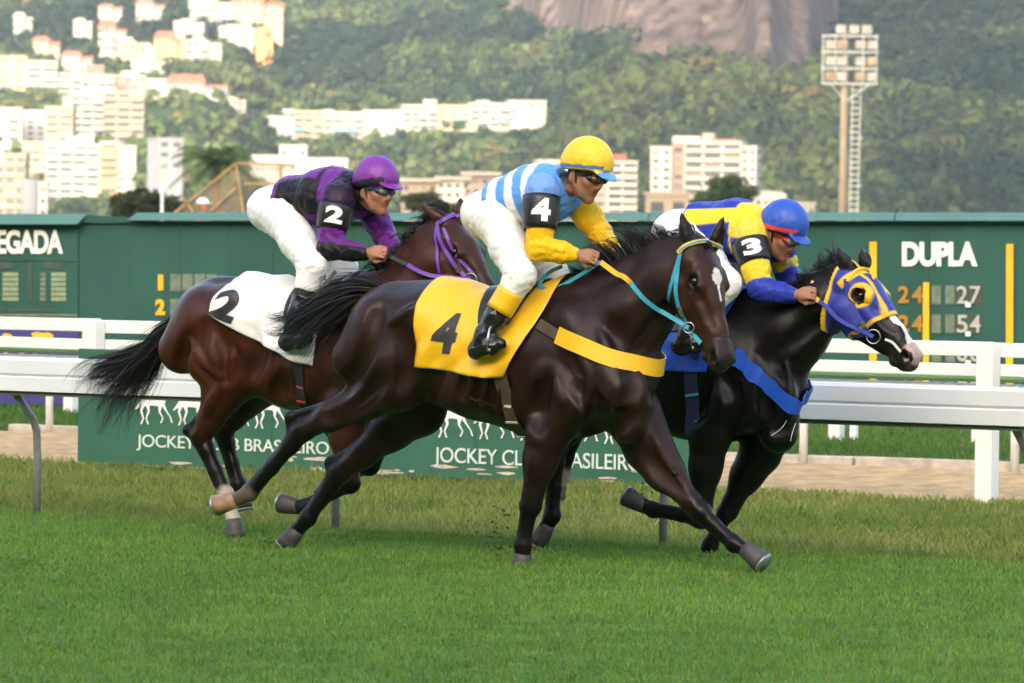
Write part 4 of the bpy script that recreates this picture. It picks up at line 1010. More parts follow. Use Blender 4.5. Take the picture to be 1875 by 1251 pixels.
def hair(name, guides, n, seg, width, m, parent, base, seed, spread=1.0, wob=.02, cut=(.55, 1.0)):
    """guides: list of (points, radius list); strands fan out round them"""
    rg = np.random.default_rng(seed); VV = []; FF = []; cnt = 0
    for (G, rad) in guides:
        C = spline(G, seg); rr = np.interp(np.linspace(0, 1, seg), np.linspace(0, 1, len(rad)), rad)
        T = np.gradient(C, axis=0); T /= np.linalg.norm(T, axis=1, keepdims=True)
        X = np.cross(T, np.array([0.1, .2, 1.0])); X /= np.linalg.norm(X, axis=1, keepdims=True); Yv = np.cross(T, X)
        nc = max(6, n // 28); ca = rg.uniform(0, 6.283, nc); cr = np.sqrt(rg.random(nc)) * spread; cw = rg.uniform(2, 6, (nc, 2)); cp = rg.uniform(0, 6, (nc, 2)); ce = rg.uniform(*cut, nc)
        for _ in range(n):
            g = rg.integers(nc); loose = .10 + .25 * rg.random() ** 3 * 3
            ox = cr[g] * math.cos(ca[g]) + rg.normal() * loose * .6; oy = cr[g] * math.sin(ca[g]) + rg.normal() * loose * .6; e = min(1.0, ce[g] * rg.uniform(.82, 1.06)); tt = np.linspace(0, e, seg)
            c = np.stack([np.interp(tt, np.linspace(0, 1, seg), C[:, k]) for k in range(3)], -1); r2 = np.interp(tt, np.linspace(0, 1, seg), rr)
            x = np.stack([np.interp(tt, np.linspace(0, 1, seg), X[:, k]) for k in range(3)], -1); y = np.stack([np.interp(tt, np.linspace(0, 1, seg), Yv[:, k]) for k in range(3)], -1)
            (w1, w2), (p1, p2) = cw[g], cp[g]; j = rg.normal() * .25
            P = c + x * (ox * r2 + wob * tt * np.sin(w1 * tt + p1 + j))[:, None] + y * (oy * r2 + wob * tt * np.sin(w2 * tt + p2 + j))[:, None]
            sd_ = rg.normal(size=3); sd_ /= np.linalg.norm(sd_); wd = width * (1 - .85 * np.linspace(0, 1, seg) ** 2) * rg.uniform(.6, 1.3)
            A = P - sd_ * wd[:, None]; B = P + sd_ * wd[:, None]; V = np.stack([A, B], 1).reshape(-1, 3) - base; b0 = cnt; i = np.arange(seg - 1) * 2 + b0
            VV.append(V); FF.append(np.stack([i, i + 1, i + 3, i + 2], -1)); cnt += len(V)
    return mesh_np(name, np.concatenate(VV), np.concatenate(FF), m, parent, True)
def glyph_grid(ch, nx, ny, bold=.03):
    """cells of an nx x ny raster that a character covers"""
    v, t = text_tris(ch, bold); v = v / v.max(0)
    gx, gy = np.meshgrid((np.arange(nx) + .5) / nx, (np.arange(ny) + .5) / ny, indexing='ij'); m = np.zeros((nx, ny), bool)
    for a, b, c in t:
        A, B, C_ = v[a], v[b], v[c]; d = (B[0] - A[0]) * (C_[1] - A[1]) - (C_[0] - A[0]) * (B[1] - A[1])
        if abs(d) < 1e-9: continue
        w1 = ((B[0] - gx) * (C_[1] - gy) - (C_[0] - gx) * (B[1] - gy)) / d; w2 = ((C_[0] - gx) * (A[1] - gy) - (A[0] - gx) * (C_[1] - gy)) / d
        m |= (w1 >= -1e-6) & (w2 >= -1e-6) & (w1 + w2 <= 1 + 1e-6)
    return m
def glyph_mesh(name, ch, fn, m, parent, nx=40, ny=60, bold=.03):
    """fn(x, y) (0..1 arrays) -> local points; builds the character as a fine sheet on a curved surface"""
    g = glyph_grid(ch, nx, ny, bold); X, Y = np.meshgrid(np.arange(nx + 1) / nx, np.arange(ny + 1) / ny, indexing='ij'); P = fn(X.ravel(), Y.ravel())
    idx = np.arange((nx + 1) * (ny + 1)).reshape(nx + 1, ny + 1); i, j = np.nonzero(g)
    F = np.stack([idx[i, j], idx[i + 1, j], idx[i + 1, j + 1], idx[i, j + 1]], -1); us, inv = np.unique(F, return_inverse=True)
    return mesh_np(name, P[us], inv.reshape(-1, 4), m, parent, True)
# ================================================================== HORSES
def coatmat(name, rough, spec):
    m = mat(name, (.03, .02, .015), rough, .22, 11, .0, attr=True, spec=spec, coat=0); nt = m.node_tree; nd = nt.nodes; lk = nt.links; b = nd['Principled BSDF']; tc = next(n for n in nd if n.type == 'TEX_COORD')
    def noise(sc, det, st=(1, 1, 1)):
        mp = nd.new('ShaderNodeMapping'); mp.inputs['Scale'].default_value = st; lk.new(tc.outputs['Object'], mp.inputs[0]); n = nd.new('ShaderNodeTexNoise'); n.inputs['Scale'].default_value = sc; n.inputs['Detail'].default_value = det; lk.new(mp.outputs[0], n.inputs['Vector']); return n.outputs['Fac']
    r = nd.new('ShaderNodeMapRange'); r.inputs[1].default_value = .3; r.inputs[2].default_value = .7; r.inputs[3].default_value = rough - .09; r.inputs[4].default_value = rough + .20; lk.new(noise(6, 5, (1, 1, .6)), r.inputs[0]); lk.new(r.outputs[0], b.inputs['Roughness'])
    b1 = nd.new('ShaderNodeBump'); b1.inputs['Distance'].default_value = .007; b1.inputs['Strength'].default_value = .5; lk.new(noise(15, 3, (1, 1, .5)), b1.inputs['Height'])
    b2 = nd.new('ShaderNodeBump'); b2.inputs['Distance'].default_value = .0007; lk.new(noise(70, 4, (.35, 1, 1.6)), b2.inputs['Height']); lk.new(b1.outputs[0], b2.inputs['Normal']); lk.new(b2.outputs[0], b.inputs['Normal'])
    return m
M['coat'] = coatmat('horse_coat', .35, .22)
M['hair'] = mat('horse_hair', (.010, .009, .009), .45, .3, 30, spec=.4)
M['eye'] = mat('eye_gloss', (.008, .006, .005), .06, spec=.7)
M['hoof'] = mat('hoof_horn', (.055, .050, .048), .55, .3, 25)
M['hoof_tan'] = mat('hoof_tan', (.30, .19, .11), .6, .4, 18)
M['shoe'] = mat('horseshoe', (.34, .34, .35), .35, metal=.7)
M['metal'] = mat('bit_steel', (.42, .42, .42), .25, metal=.9)
M['leather'] = mat('black_leather', (.012, .012, .012), .35, .3, 30, .001, 60)
M['leather_brown'] = mat('girth_webbing', (.075, .050, .035), .7, .25, 25, .001, 80)
M['web_black'] = mat('black_webbing', (.014, .014, .016), .7, .2, 30)
M['stitch'] = mat('pale_stitching', (.62, .60, .52), .7)
M['stitch_red'] = mat('red_binding', (.55, .04, .03), .6)
M['cloth_yellow'] = mat('yellow_cloth', (.80, .46, .008), .42, .05, 6, .001, 30, dirt=((.50, .29, .03), .70, 6))
M['cloth_white'] = mat('white_cloth', (.78, .77, .74), .38, .04, 6, .001, 30, dirt=((.60, .55, .46), .68, 5))
M['cloth_blue'] = mat('blue_cloth', (.016, .085, .50), .35, .10, 6, .001, 30)
M['ink'] = mat('black_ink', (.020, .019, .024), .5, .15, 12)
M['cyan'] = mat('cyan_strap', (.03, .30, .44), .5, .1, 20)
M['gold'] = mat('yellow_strap', (.72, .42, .015), .55, .1, 20)
M['violet'] = mat('violet_strap', (.14, .045, .36), .45, .12, 20)
M['blue'] = mat('blue_strap', (.014, .035, .30), .5, .1, 20)
M['navy'] = mat('navy_webbing', (.010, .014, .055), .6, .1, 20)
M['foam'] = mat('lather', (.72, .72, .70), .6)

def horse_head(S, poll, A, D, sc, c0, cm):
    """c0 coat colour, cm muzzle colour"""
    W = np.cross(A, D)
    h = lambda t, d, w=0.0: poll + (A * t + D * d + W * w) * sc
    S.cone(h(.03, -.055), h(.15, -.045), .088 * sc, .092 * sc, .03, c0)
    for w in (-1, 1):
        S.cone(h(.16, -.125, .045 * w), h(.24, -.135, .042 * w), .088 * sc, .070 * sc, .03, c0)          # jowl
        S.cone(h(.24, -.165, .035 * w), h(.43, -.118, .024 * w), .042 * sc, .030 * sc, .03, c0)          # jaw bar
        S.cone(h(.135, .012, .070 * w), h(.20, .008, .078 * w), .024 * sc, .026 * sc, .022, c0)          # brow bone
        S.cone(h(.23, -.045, .078 * w), h(.38, -.055, .052 * w), .020 * sc, .014 * sc, .022, c0)         # facial crest
        S.ball(h(.07, -.03, .06 * w), .05 * sc, .03, c0)
    S.cone(h(.14, -.045), h(.26, -.052), .096 * sc, .083 * sc, .03, c0)
    S.cone(h(.24, -.035), h(.40, -.035), .068 * sc, .050 * sc, .03, c0)
    S.cone(h(.24, -.085), h(.42, -.075), .070 * sc, .052 * sc, .03, c0)
    S.cone(h(.40, -.035), h(.52, -.045), .050 * sc, .047 * sc, .03, c0)
    S.cone(h(.42, -.065), h(.545, -.070), .052 * sc, .052 * sc, .025, cm)
    S.cone(h(.50, -.120, .015), h(.50, -.120, -.015), .033 * sc, .033 * sc, .018, cm)                    # chin
    S.cone(h(.46, -.108), h(.545, -.112), .030 * sc, .028 * sc, .012, cm)
    S.cone(h(.565, -.085, -.018), h(.565, -.085, .018), .030 * sc, .030 * sc, .02, cm)                   # upper lip
    for w in (-1, 1):
        S.cone(h(.485, -.026, .036 * w), h(.548, -.042, .045 * w), .024 * sc, .030 * sc, .015, cm)        # nostril rim
        S.cone(h(.515, -.036, .064 * w), h(.552, -.052, .062 * w), .014 * sc, .022 * sc, .007, (.003, .002, .002), sub=True)
        S.cone(h(.43, -.098, .060 * w), h(.56, -.103, .040 * w), .005 * sc, .005 * sc, .006, (.006, .004, .004), sub=True)   # mouth line
        S.ball(h(.170, -.012, .096 * w), .024 * sc, .014, (.006, .005, .004), sub=True)                  # eye socket
        S.cone(h(.27, -.005, .075 * w), h(.40, .0, .058 * w), .016 * sc, .012 * sc, .03, c0, sub=True)   # hollow beside the nasal bone
    return h, W
def nostril(C, t, d, w):
    q = np.sqrt(((t - .532) / .032) ** 2 + ((d + .044) / .021) ** 2 + ((np.abs(w) - .058) / .028) ** 2); m = np.clip((1.15 - q) / .3, 0, 1)[:, None]; return C * (1 - m) + np.array([.0015, .001, .001]) * m
def ear(S, base, tip, fwd, r, c0, cin):
    base = np.asarray(base); tip = np.asarray(tip); L = tip - base
    pts = [(base - L * .10, r * .75), (base + L * .2, r * 1.0), (base + L * .5, r * .85), (base + L * .8, r * .42), (tip, r * .10)]
    S.chain(pts, .012, c0)
    f = unit(fwd - unit(L) * (fwd @ unit(L))) * r * .95
    S.chain([(base + L * .12 + f, r * .45), (base + L * .45 + f, r * .50), (base + L * .8 + f * .7, r * .22)], .010, cin) if False else None
    for t0, t1, k in ((.12, .5, .55), (.5, .86, .42)):
        S.cone(base + L * t0 + f, base + L * t1 + f * (.9 if t1 < .6 else .55), r * k, r * k * .8, .008, cin, sub=True)
def fore(S, P, c0, cl, sc=1.0):
    """P: shoulder, elbow, knee, fetlock, coronet (local points)"""
    sh, el, kn, ft, co = [np.asarray(p) for p in P]
    ax = unit(kn - el); back = np.array([-1., 0, 0]); b = unit(back - ax * (back @ ax))
    S.cone(sh, el, .105 * sc, .105 * sc, .05, c0)
    S.chain([(el, .104 * sc), (el * .62 + kn * .38 + b * .006, .082 * sc), (el * .18 + kn * .82, .053 * sc)], .045, c0)
    S.cone(el - b * .035, el * .5 + kn * .5 - b * .03, .06 * sc, .042 * sc, .03, c0)            # extensor
    S.cone(el + b * .04, el * .45 + kn * .55 + b * .03, .065 * sc, .035 * sc, .03, c0)          # flexor
    S.cone(el * .15 + kn * .85, kn, .050 * sc, .053 * sc, .03, cl); S.ball(kn - b * .010, .049 * sc, .02, cl)
    cx = unit(ft - kn); b2 = unit(b - cx * (b @ cx)); S.ball(kn + b2 * .030 + cx * .01, .026 * sc, .015, cl)
    S.chain([(kn + cx * .02, .046 * sc), (kn * .6 + ft * .4, .034 * sc), (kn * .12 + ft * .88, .036 * sc)], .02, cl)
    S.cone(kn + cx * .05 + b2 * .030, ft - cx * .02 + b2 * .026, .017 * sc, .019 * sc, .014, cl)
    S.ball(ft, .042 * sc, .02, cl); S.ball(ft + b2 * .020, .030 * sc, .015, cl)
    S.chain([(ft, .037 * sc), (ft * .45 + co * .55, .032 * sc), (co, .040 * sc)], .02, cl)
def hind(S, P, c0, cl, sc=1.0, csock=None):
    """P: hip, stifle, hock, point of hock, fetlock, coronet"""
    hp, st, hk, ph, ft, co = [np.asarray(p) for p in P]
    S.chain([(hp, .20 * sc), (hp * .5 + st * .5, .185 * sc), (st, .125 * sc)], .07, c0)
    g = unit(hk - st); bk = unit((ph - hk) - g * ((ph - hk) @ g))
    S.chain([(st, .128 * sc), (st * .66 + hk * .34 + bk * .012, .104 * sc), (st * .3 + hk * .7, .066 * sc), (hk - g * .03, .052 * sc)], .05, c0)
    S.cone(st + bk * .07, st * .45 + hk * .55 + bk * .032, .085 * sc, .044 * sc, .04, c0)       # gastrocnemius
    S.cone(st * .55 + hk * .45 + bk * .045, ph, .026 * sc, .026 * sc, .025, cl)                 # achilles
    S.ball(ph, .032 * sc, .02, cl)
    S.ball(hk, .056 * sc, .025, cl); S.cone(ph, hk + (ft - hk) * .2, .028 * sc, .036 * sc, .025, cl)
    cx = unit(ft - hk); b2 = unit(bk - cx * (bk @ cx))
    S.chain([(hk, .052 * sc), (hk * .75 + ft * .25, .042 * sc), (hk * .4 + ft * .6, .036 * sc), (hk * .1 + ft * .9, .037 * sc)], .025, cl)
    S.cone(hk + cx * .04 + b2 * .034, ft - cx * .02 + b2 * .030, .019 * sc, .020 * sc, .014, cl)
    S.ball(ft, .044 * sc, .02, csock or cl); S.ball(ft + b2 * .022, .032 * sc, .015, csock or cl)
    S.chain([(ft, .039 * sc), (ft * .45 + co * .55, .034 * sc), (co, .042 * sc)], .02, csock or cl)
def make_hoof(rig, e, co, toe, m, heel_dir=None, sc=1.0):
    """horn capsule from coronet to the toe"""
    co = np.asarray(co) - rig.base; toe = np.asarray(toe) - rig.base; ax = toe - co
    q = MB(); pts = [co - ax * .08, co + ax * .25, co + ax * .62, co + ax * .90]
    q.tube(pts, [.040 * sc, .045 * sc, .051 * sc, .056 * sc], 18); o = q.build('hoof', m, e, True)
    q = MB(); q.tube([co + ax * .905, co + ax * .99], [.056 * sc, .055 * sc], 18); q.build('shoe', M['shoe'], o, True)
    return o
def cloth(name, rig, bvh, e, x_rt, x_rb, x_ft, x_fb, angA, angB, zc, m, off=.012, wr=.006, seed=0, nu=56, nv=90, far=None, pw=1.0):
    """sheet draped over the back: angA/angB = how far down (radians from the top) at rear / front edge"""
    far = far or 1.0
    us = np.linspace(0, 1, nu); vs = np.linspace(-far, 1, nv); P = np.zeros((nu, nv, 3)); NN = np.zeros((nu, nv, 3))
    for i, u_ in enumerate(us):
        for j, v_ in enumerate(vs):
            a = abs(v_); ap = a ** pw; x = (x_rt * (1 - a) + x_rb * a) * (1 - u_) + (x_ft * (1 - ap) + x_fb * ap) * u_
            an = v_ * (angA * (1 - u_) + angB * u_); dr = np.array([0, -math.sin(an), math.cos(an)])
            o_ = np.array([x, 0, zc]) + dr * 1.2; h, nn, _, _ = bvh.ray_cast(Vector(o_), Vector(-dr))
            P[i, j] = np.array(h) if h is not None else np.array([x, 0, zc]) + dr * .3; NN[i, j] = dr
    r = ((P - np.array([0, 0, zc]))[..., 1:] * NN[..., 1:]).sum(-1)
    for _ in range(10):      # stretched cloth bridges hollows
        r2 = r.copy(); r2[1:-1] = (r[:-2] + r[2:]) / 2; r2[:, 1:-1] = (r2[:, 1:-1] + (r[:, :-2] + r[:, 2:]) / 2) / 2; r = np.maximum(r, r2)
    uu, vv = np.meshgrid(us, vs, indexing='ij')
    ripple = wr * (np.sin(uu * 9 + 5 * vv + seed) * np.abs(vv) + .8 * np.sin(uu * 21 + 3 * np.sin(vv * 5 + seed)) * np.abs(vv) ** 1.5 + 1.2 * (fbm(uu * 5 + seed, vv * 4 + 9, 3, seed) - .45) * 2) + .03 * np.clip(np.abs(vv) - .75, 0, 1) * (1 + np.sin(uu * 8 + seed))
    r = r + off + ripple
    P = np.stack([P[..., 0], NN[..., 1] * r, zc + NN[..., 2] * r], -1) - rig.base
    idx = np.arange(nu * nv).reshape(nu, nv); F = np.stack([idx[:-1, :-1], idx[:-1, 1:], idx[1:, 1:], idx[1:, :-1]], -1).reshape(-1, 4)
    o = mesh_np(name, P.reshape(-1, 3), F, m, e, True)
    sd_ = o.modifiers.new('solid', 'SOLIDIFY'); sd_.thickness = .004; sd_.offset = -1
    def surf(u_, v_, lift=.004):      # point on the sheet
        fi = np.clip(u_, 0, 1) * (nu - 1); fj = np.clip((v_ + far) / (1 + far), 0, 1) * (nv - 1); i = np.minimum(fi.astype(int), nu - 2); j = np.minimum(fj.astype(int), nv - 2); a = (fi - i)[:, None]; b = (fj - j)[:, None]
        q = P[i, j] * (1 - a) * (1 - b) + P[i + 1, j] * a * (1 - b) + P[i, j + 1] * (1 - a) * b + P[i + 1, j + 1] * a * b
        return q + NN[i, j] * lift
    return o, surf
def cloth_uv(surf, rig, px, py, far=1.0):
    """cloth coordinates seen at a pixel"""
    u_, v_ = np.meshgrid(np.linspace(0, 1, 80), np.linspace(0, 1, 80)); P = surf(u_.ravel(), v_.ravel()) + rig.base
    Wd = rig.O + P @ rig.M3; rel = Wd - CAM; dp = rel @ _f; qx = 937.5 + FPX * (rel @ _r) / dp; qy = 625.5 - FPX * (rel @ _u) / dp
    k = np.argmin((qx - px) ** 2 + (qy - py) ** 2); return u_.ravel()[k], v_.ravel()[k]
def cloth_number(surf, rig, e, ch, quad, m, bold=.04):
    """quad: pixel corners lower-left, lower-right, upper-right, upper-left"""
    C = [np.array(cloth_uv(surf, rig, *p)) for p in quad]
    def fn(x, y):
        uv = np.outer((1 - x) * (1 - y), C[0]) + np.outer(x * (1 - y), C[1]) + np.outer(x * y, C[2]) + np.outer((1 - x) * y, C[3])
        return surf(uv[:, 0], uv[:, 1], .005)
    return glyph_mesh('number', ch, fn, m, e, 84, 124, bold)
def ring_strap(name, rig, bvh, e, c, e1, e2, a0, a1, width, m, off=.006, thick=.005, n=48, wobble=0.0):
    """band round the trunk in the plane (e1, e2) about c"""
    P = []; Nn = []
    for a in np.linspace(a0, a1, n):
        d = e1 * math.cos(a) + e2 * math.sin(a); o_ = c + d * .62; h, nn, _, _ = bvh.ray_cast(Vector(o_), Vector(-d))
        if h is None: continue
        P.append(np.array(h)); Nn.append(np.array(nn) * .6 + d * .4)
    P = np.array(P); Nn = np.array(Nn); k_ = np.arange(len(P))
    for _ in range(12): P[1:-1] = (P[:-2] + 2 * P[1:-1] + P[2:]) / 4; Nn[1:-1] = (Nn[:-2] + 2 * Nn[1:-1] + Nn[2:]) / 4
    Nn /= np.linalg.norm(Nn, axis=1, keepdims=True); w = np.full(len(P), width) * (1 + wobble * np.sin(np.linspace(0, 40, len(P))))
    rn = np.random.default_rng(5); sm_ = lambda: np.convolve(rn.normal(size=len(P) + 4), [.2, .6, 1, .6, .2], 'valid'); off = off + wobble * .07 * sm_()[:, None]; w = w * (1 + wobble * 1.6 * sm_()); return ribbon(name, P + Nn * off, Nn, w, thick, m, e, rig.base), P, Nn
def stirrup(rig, e, foot, top, m_leather, lat=.0):
    """iron under the foot and its leather"""
    f = np.asarray(foot) - rig.base; t = np.asarray(top) - rig.base
    q = MB(); pts = [f + np.array([0, dy, dz]) for dy, dz in ((-.055, -.02), (-.058, .03), (-.04, .085), (0, .115), (.04, .085), (.058, .03), (.055, -.02))]; q.tube(pts, .006, 8); q.tube([pts[0], pts[-1]], .010, 8); q.build('stirrup_iron', M['metal'], e, True)
    P = np.array([t, t * .5 + (f + np.array([0, 0, .115])) * .5 + np.array([0, -.01, 0]), f + np.array([0, 0, .115])]); P = spline(P, 10); ribbon('stirrup_leather', P + rig.base, np.tile(np.array([0, -1., 0]), (10, 1)), .022, .004, m_leather, e, rig.base)
def finish_horse(S, rig, e, cfn=None, name='body'):
    V, F, C = S.mesh(1)
    if cfn is not None: C = cfn(V, C)
    o = mesh_np(name, V - rig.base, F, M['coat'], e, True, np.clip(C, 0, 1))
    return o, V, F, bvh_of(V, F)
def make_eyes(rig, e, h, sc):
    for w in (-1, 1):
        c = h(.170, -.012, .082 * w) - rig.base; m = MB()
        bm = bmesh.new(); bmesh.ops.create_uvsphere(bm, u_segments=16, v_segments=10, radius=.021 * sc); bmesh.ops.translate(bm, verts=bm.verts[:], vec=Vector(c)); me = bpy.data.meshes.new('eye'); bm.to_mesh(me); bm.free(); me.materials.append(M['eye'])
        for p in me.polygons: p.use_smooth = True
        link(bpy.data.objects.new('eye', me), e)
def bit_ring(rig, e, c, r, nrm, m):
    q = MB(); x = unit(np.cross(nrm, [0, 0, 1.])); y = np.cross(nrm, x); pts = [c - rig.base + (x * math.cos(a) + y * math.sin(a)) * r for a in np.linspace(0, 2 * math.pi, 21)]; q.tube(pts, .0042, 8, cap=False); return q.build('bit_ring', m, e, True)
def rein(name, rig, pts, width, m, e, nrm=(0, -1, .3), bvh=None):
    P = spline(np.array(pts), 16)
    if bvh is not None:
        for i in range(1, 16):
            l_, n_, _, _ = bvh.find_nearest(Vector(P[i])); l_ = np.array(l_); n_ = np.array(n_)
            if (P[i] - l_) @ n_ < .024: P[i] = l_ + n_ * .026
        for _ in range(2): P[1:-1] = (P[:-2] + 2 * P[1:-1] + P[2:]) / 4
    P = P; return ribbon(name, P, np.tile(unit(nrm), (16, 1)), width, .004, m, e, rig.base)

def trunk(S, K, T, c0, shade=None):
    """T: list of (px, py, r, ys)"""
    pts = [(K(x, y, 0), r, ys) for x, y, r, ys in T]
    for (a, ra, ya), (b, rb, yb) in zip(pts[:-1], pts[1:]): S.cone(a, b, ra, rb, .08, c0, (ya + yb) / 2)

# ------------------------------------------------------------------ horse 4 (near, dark bay)
rg4 = Rig(R(31), 0.0, 950)
K = rg4.K
DB = (.0165, .0072, .0052); BLK = (.0034, .0028, .0027); RED = (.034, .0112, .0064)
S = SDF((-1.75, -.55, -.12), (1.75, .55, 2.05), .0095)
trunk(S, K, [(722, 612, .262, .86), (805, 628, .292, .88), (890, 652, .315, .86), (985, 668, .345, .80), (1065, 672, .335, .76), (1118, 668, .27, .80)], DB)
S.cone(K(945, 590), K(1055, 558), .13, .125, .09, DB); S.cone(K(1055, 560), K(1115, 560), .125, .15, .09, DB)      # withers
S.cone(K(735, 560), K(850, 560), .10, .10, .09, DB)                                                                # croup and loin
for w in (1, -1):
    S.cone(K(700, 590, .13 * w), K(655, 655, .13 * w), .155, .135, .05, DB)       # buttock
    S.cone(K(790, 585, .13 * w), K(705, 600, .14 * w), .13, .16, .06, DB)         # gluteals
    S.cone(K(1050, 590, .14 * w), K(1140, 715, .17 * w), .115, .13, .05, DB)      # scapula
    S.cone(K(1010, 690, .20 * w), K(1075, 735, .19 * w), .10, .12, .045, DB)      # triceps
    S.cone(K(1155, 745, .10 * w), K(1150, 775, .12 * w), .115, .10, .04, DB)      # pectoral
    S.cone(K(900, 700, .16 * w), K(830, 700, .15 * w), .15, .12, .07, DB)
S.chain([(K(1100, 632), .240), (K(1165, 572), .186), (K(1222, 510), .138), (K(1262, 468), .106)], .06, DB)           # neck
S.chain([(K(1085, 540), .11), (K(1150, 505), .085), (K(1215, 468), .075), (K(1262, 447), .07)], .05, DB)             # crest
S.cone(K(1145, 640, .10), K(1200, 560, .07), .085, .06, .04, DB); S.cone(K(1145, 640, -.10), K(1200, 560, -.07), .085, .06, .04, DB)
hind(S, [K(712, 640, .12), K(728, 706, .15), K(556, 788, .15), K(533, 764, .15), K(458, 903, .14), K(428, 917, .14)], DB, BLK, 1.0, (.10, .07, .05))
hind(S, [K(745, 650, -.12), K(768, 752, -.13), K(622, 866, -.13), K(606, 848, -.13), K(564, 950, -.13), K(545, 970, -.13)], DB, BLK)
fore(S, [K(1060, 735, .17), K(1004, 792, .17), K(971, 925, .16), K(958, 1000, .15), K(957, 1018, .15)], DB, BLK, 1.03)
fore(S, [K(1150, 745, -.12), K(1182, 820, -.12), K(1282, 938, -.12), K(1346, 996, -.12), K(1370, 1010, -.12)], (.026, .0125, .0085), BLK, 1.0)
S.cone(K(1165, 760, -.12), K(1215, 860, -.12), .135, .095, .05, (.024, .0115, .0080))
for g in ([(770, 735), (788, 700), (798, 655)], [(695, 560), (668, 640), (640, 700), (600, 738)], [(735, 605), (746, 660), (735, 715)], [(1000, 690), (985, 745), (985, 790)], [(1128, 600), (1165, 690), (1150, 745)],
          [(1160, 652), (1208, 592), (1232, 560)], [(1150, 762), (1120, 785), (1085, 795)], [(1050, 705), (1092, 755), (1080, 795)], [(1185, 835), (1240, 900)], [(640, 735), (590, 768)], [(700, 690), (660, 740), (610, 775)]):
    groove(S, rg4, g, .030, .006, .06)
for g in ([(880, 690), (868, 742)], [(905, 690), (896, 752)], [(852, 685), (840, 732)], [(930, 695), (924, 758)]): groove(S, rg4, g, .014, .005, .03)
for g in ([(1060, 640), (1080, 690), (1075, 740)], [(1100, 610), (1125, 665)], [(1020, 690), (1030, 740)], [(760, 560), (720, 590)], [(980, 830), (972, 880)], [(1200, 800), (1225, 850)]): groove(S, rg4, g, .012, .0, .035, True)
for g in ([(880, 735), (920, 752), (960, 775)], [(840, 722), (880, 738), (905, 765)], [(1095, 700), (1075, 725), (1062, 765)], [(1120, 700), (1105, 740), (1110, 775)], [(1205, 815), (1222, 850), (1250, 890)], [(995, 820), (985, 860), (982, 900)], [(720, 690), (690, 725), (650, 755)], [(1160, 640), (1185, 610), (1215, 580)], [(1040, 660), (1060, 690), (1085, 705)]): groove(S, rg4, g, .0065, .0, .010, True)
# head turned a little to the viewer
pollp = K(1284, 452); A4 = rg4.dirv(R(50), R(68)); D4 = rg4.dirv(R(50), R(68 - 90))
h4, W4 = horse_head(S, pollp, A4, D4, 1.06, RED, (.030, .020, .017))
for (b, t) in (((1262, 444, .06), (1247, 388, .075)), ((1310, 446, -.07), (1325, 396, -.085))):
    ear(S, K(*b), K(*t), D4, .036, (.020, .013, .010), (.008, .006, .006))
def col4(V, C):
    rel = V - pollp; t = rel @ A4 / 1.06; d = rel @ D4 / 1.06; w = rel @ W4 / 1.06; C = C.copy()
    C = nostril(C, t, d, w); hd = (t > -.02) & (d > -.25) & (np.abs(w) < .13) & (V[:, 2] > .8)
    # darker round eye and muzzle, red-brown cheek and nose
    m = hd & (d > -.02) & (np.abs(w + .004) < .026 * np.sqrt(np.clip(1 - ((t - .165) / .038) ** 2, 0, 1)) + .006 * ((t > .16) & (t < .285)))
    C[m] = (.70, .66, .62)
    e = hd & (np.hypot(np.hypot(t - .17, d + .012), np.abs(w) - .09) < .045); C[e] *= .35
    mz_ = hd & (t > .47); C[mz_] = C[mz_] * (1 - .75 * np.clip((t[mz_] - .47) / .06, 0, 1))[:, None] + np.array([.016, .012, .011]) * (.75 * np.clip((t[mz_] - .47) / .06, 0, 1))[:, None]
    up = ~hd; f = fbm(V[:, 0] * 5 + 3, V[:, 2] * 5 + V[:, 1] * 4, 3, 3); C[up] *= (.75 + .5 * f[up])[:, None]
    fl = np.exp(-(((V - K(640, 560, .1)) / .22) ** 2).sum(1)); C += fl[:, None] * np.array([.034, .008, .004])        # reddish rump
    fl = np.exp(-(((V - K(835, 715, .2)) / .20) ** 2).sum(1)); C += fl[:, None] * np.array([.010, .004, .002])
    return C
e4 = rg4.empty('horse', (0, 0, 0)); tag(e4, 'dark bay racehorse with white star and yellow number 4 cloth', 'horse')
body4, V4, F4, B4 = finish_horse(S, rg4, e4, col4)
make_eyes(rg4, e4, h4, 1.06)
make_hoof(rg4, e4, K(432, 916, .14), K(394, 926, .14), M['hoof_tan'])
make_hoof(rg4, e4, K(545, 971, -.13), K(520, 1000, -.13), M['hoof'])
make_hoof(rg4, e4, K(957, 1014, .15), K(955, 1042, .15), M['hoof'])
make_hoof(rg4, e4, K(1366, 1006, -.12), K(1400, 1034, -.12), M['hoof'], sc=1.05)
# tail and mane
G = [K(712, 535), K(660, 532), K(610, 560), K(560, 600), K(515, 645)]
hair('tail', [(G, [.03, .06, .10, .13, .14]), ([K(712, 540), K(660, 540), K(610, 575), K(565, 625), K(525, 655)], [.03, .05, .08, .09, .08]),
              ([K(705, 535), K(640, 540), K(580, 572), K(520, 600), K(475, 605)], [.02, .04, .05, .06, .07])], 1000, 18, .0017, M['hair'], e4, rg4.base, 4, wob=.06)
mg = []
for i, t in enumerate(np.linspace(0, 1, 26)):
    a = np.array(K(*np.array([1065, 528, 0]) * (1 - t) + np.array([1272, 440, 0]) * t)) if False else spline(np.array([K(1062, 527), K(1130, 492), K(1200, 456), K(1268, 432)]), 60)[int(t * 59)]
    l = .10 + .10 * math.sin(math.pi * min(1, t * 1.2)) * random.uniform(.7, 1.2); bk = np.array([-.75, random.uniform(-.35, .25), .75 if t < .85 else .2])
    mg.append(([a - np.array([0, 0, .02]), a + bk * l * .5 + np.array([0, 0, .02]), a + bk * l * .9 + np.array([-.03, 0, -.01])], [.018, .03, .05]))
hair('mane', mg, 110, 8, .0016, M['hair'], e4, rg4.base, 14, wob=.03)
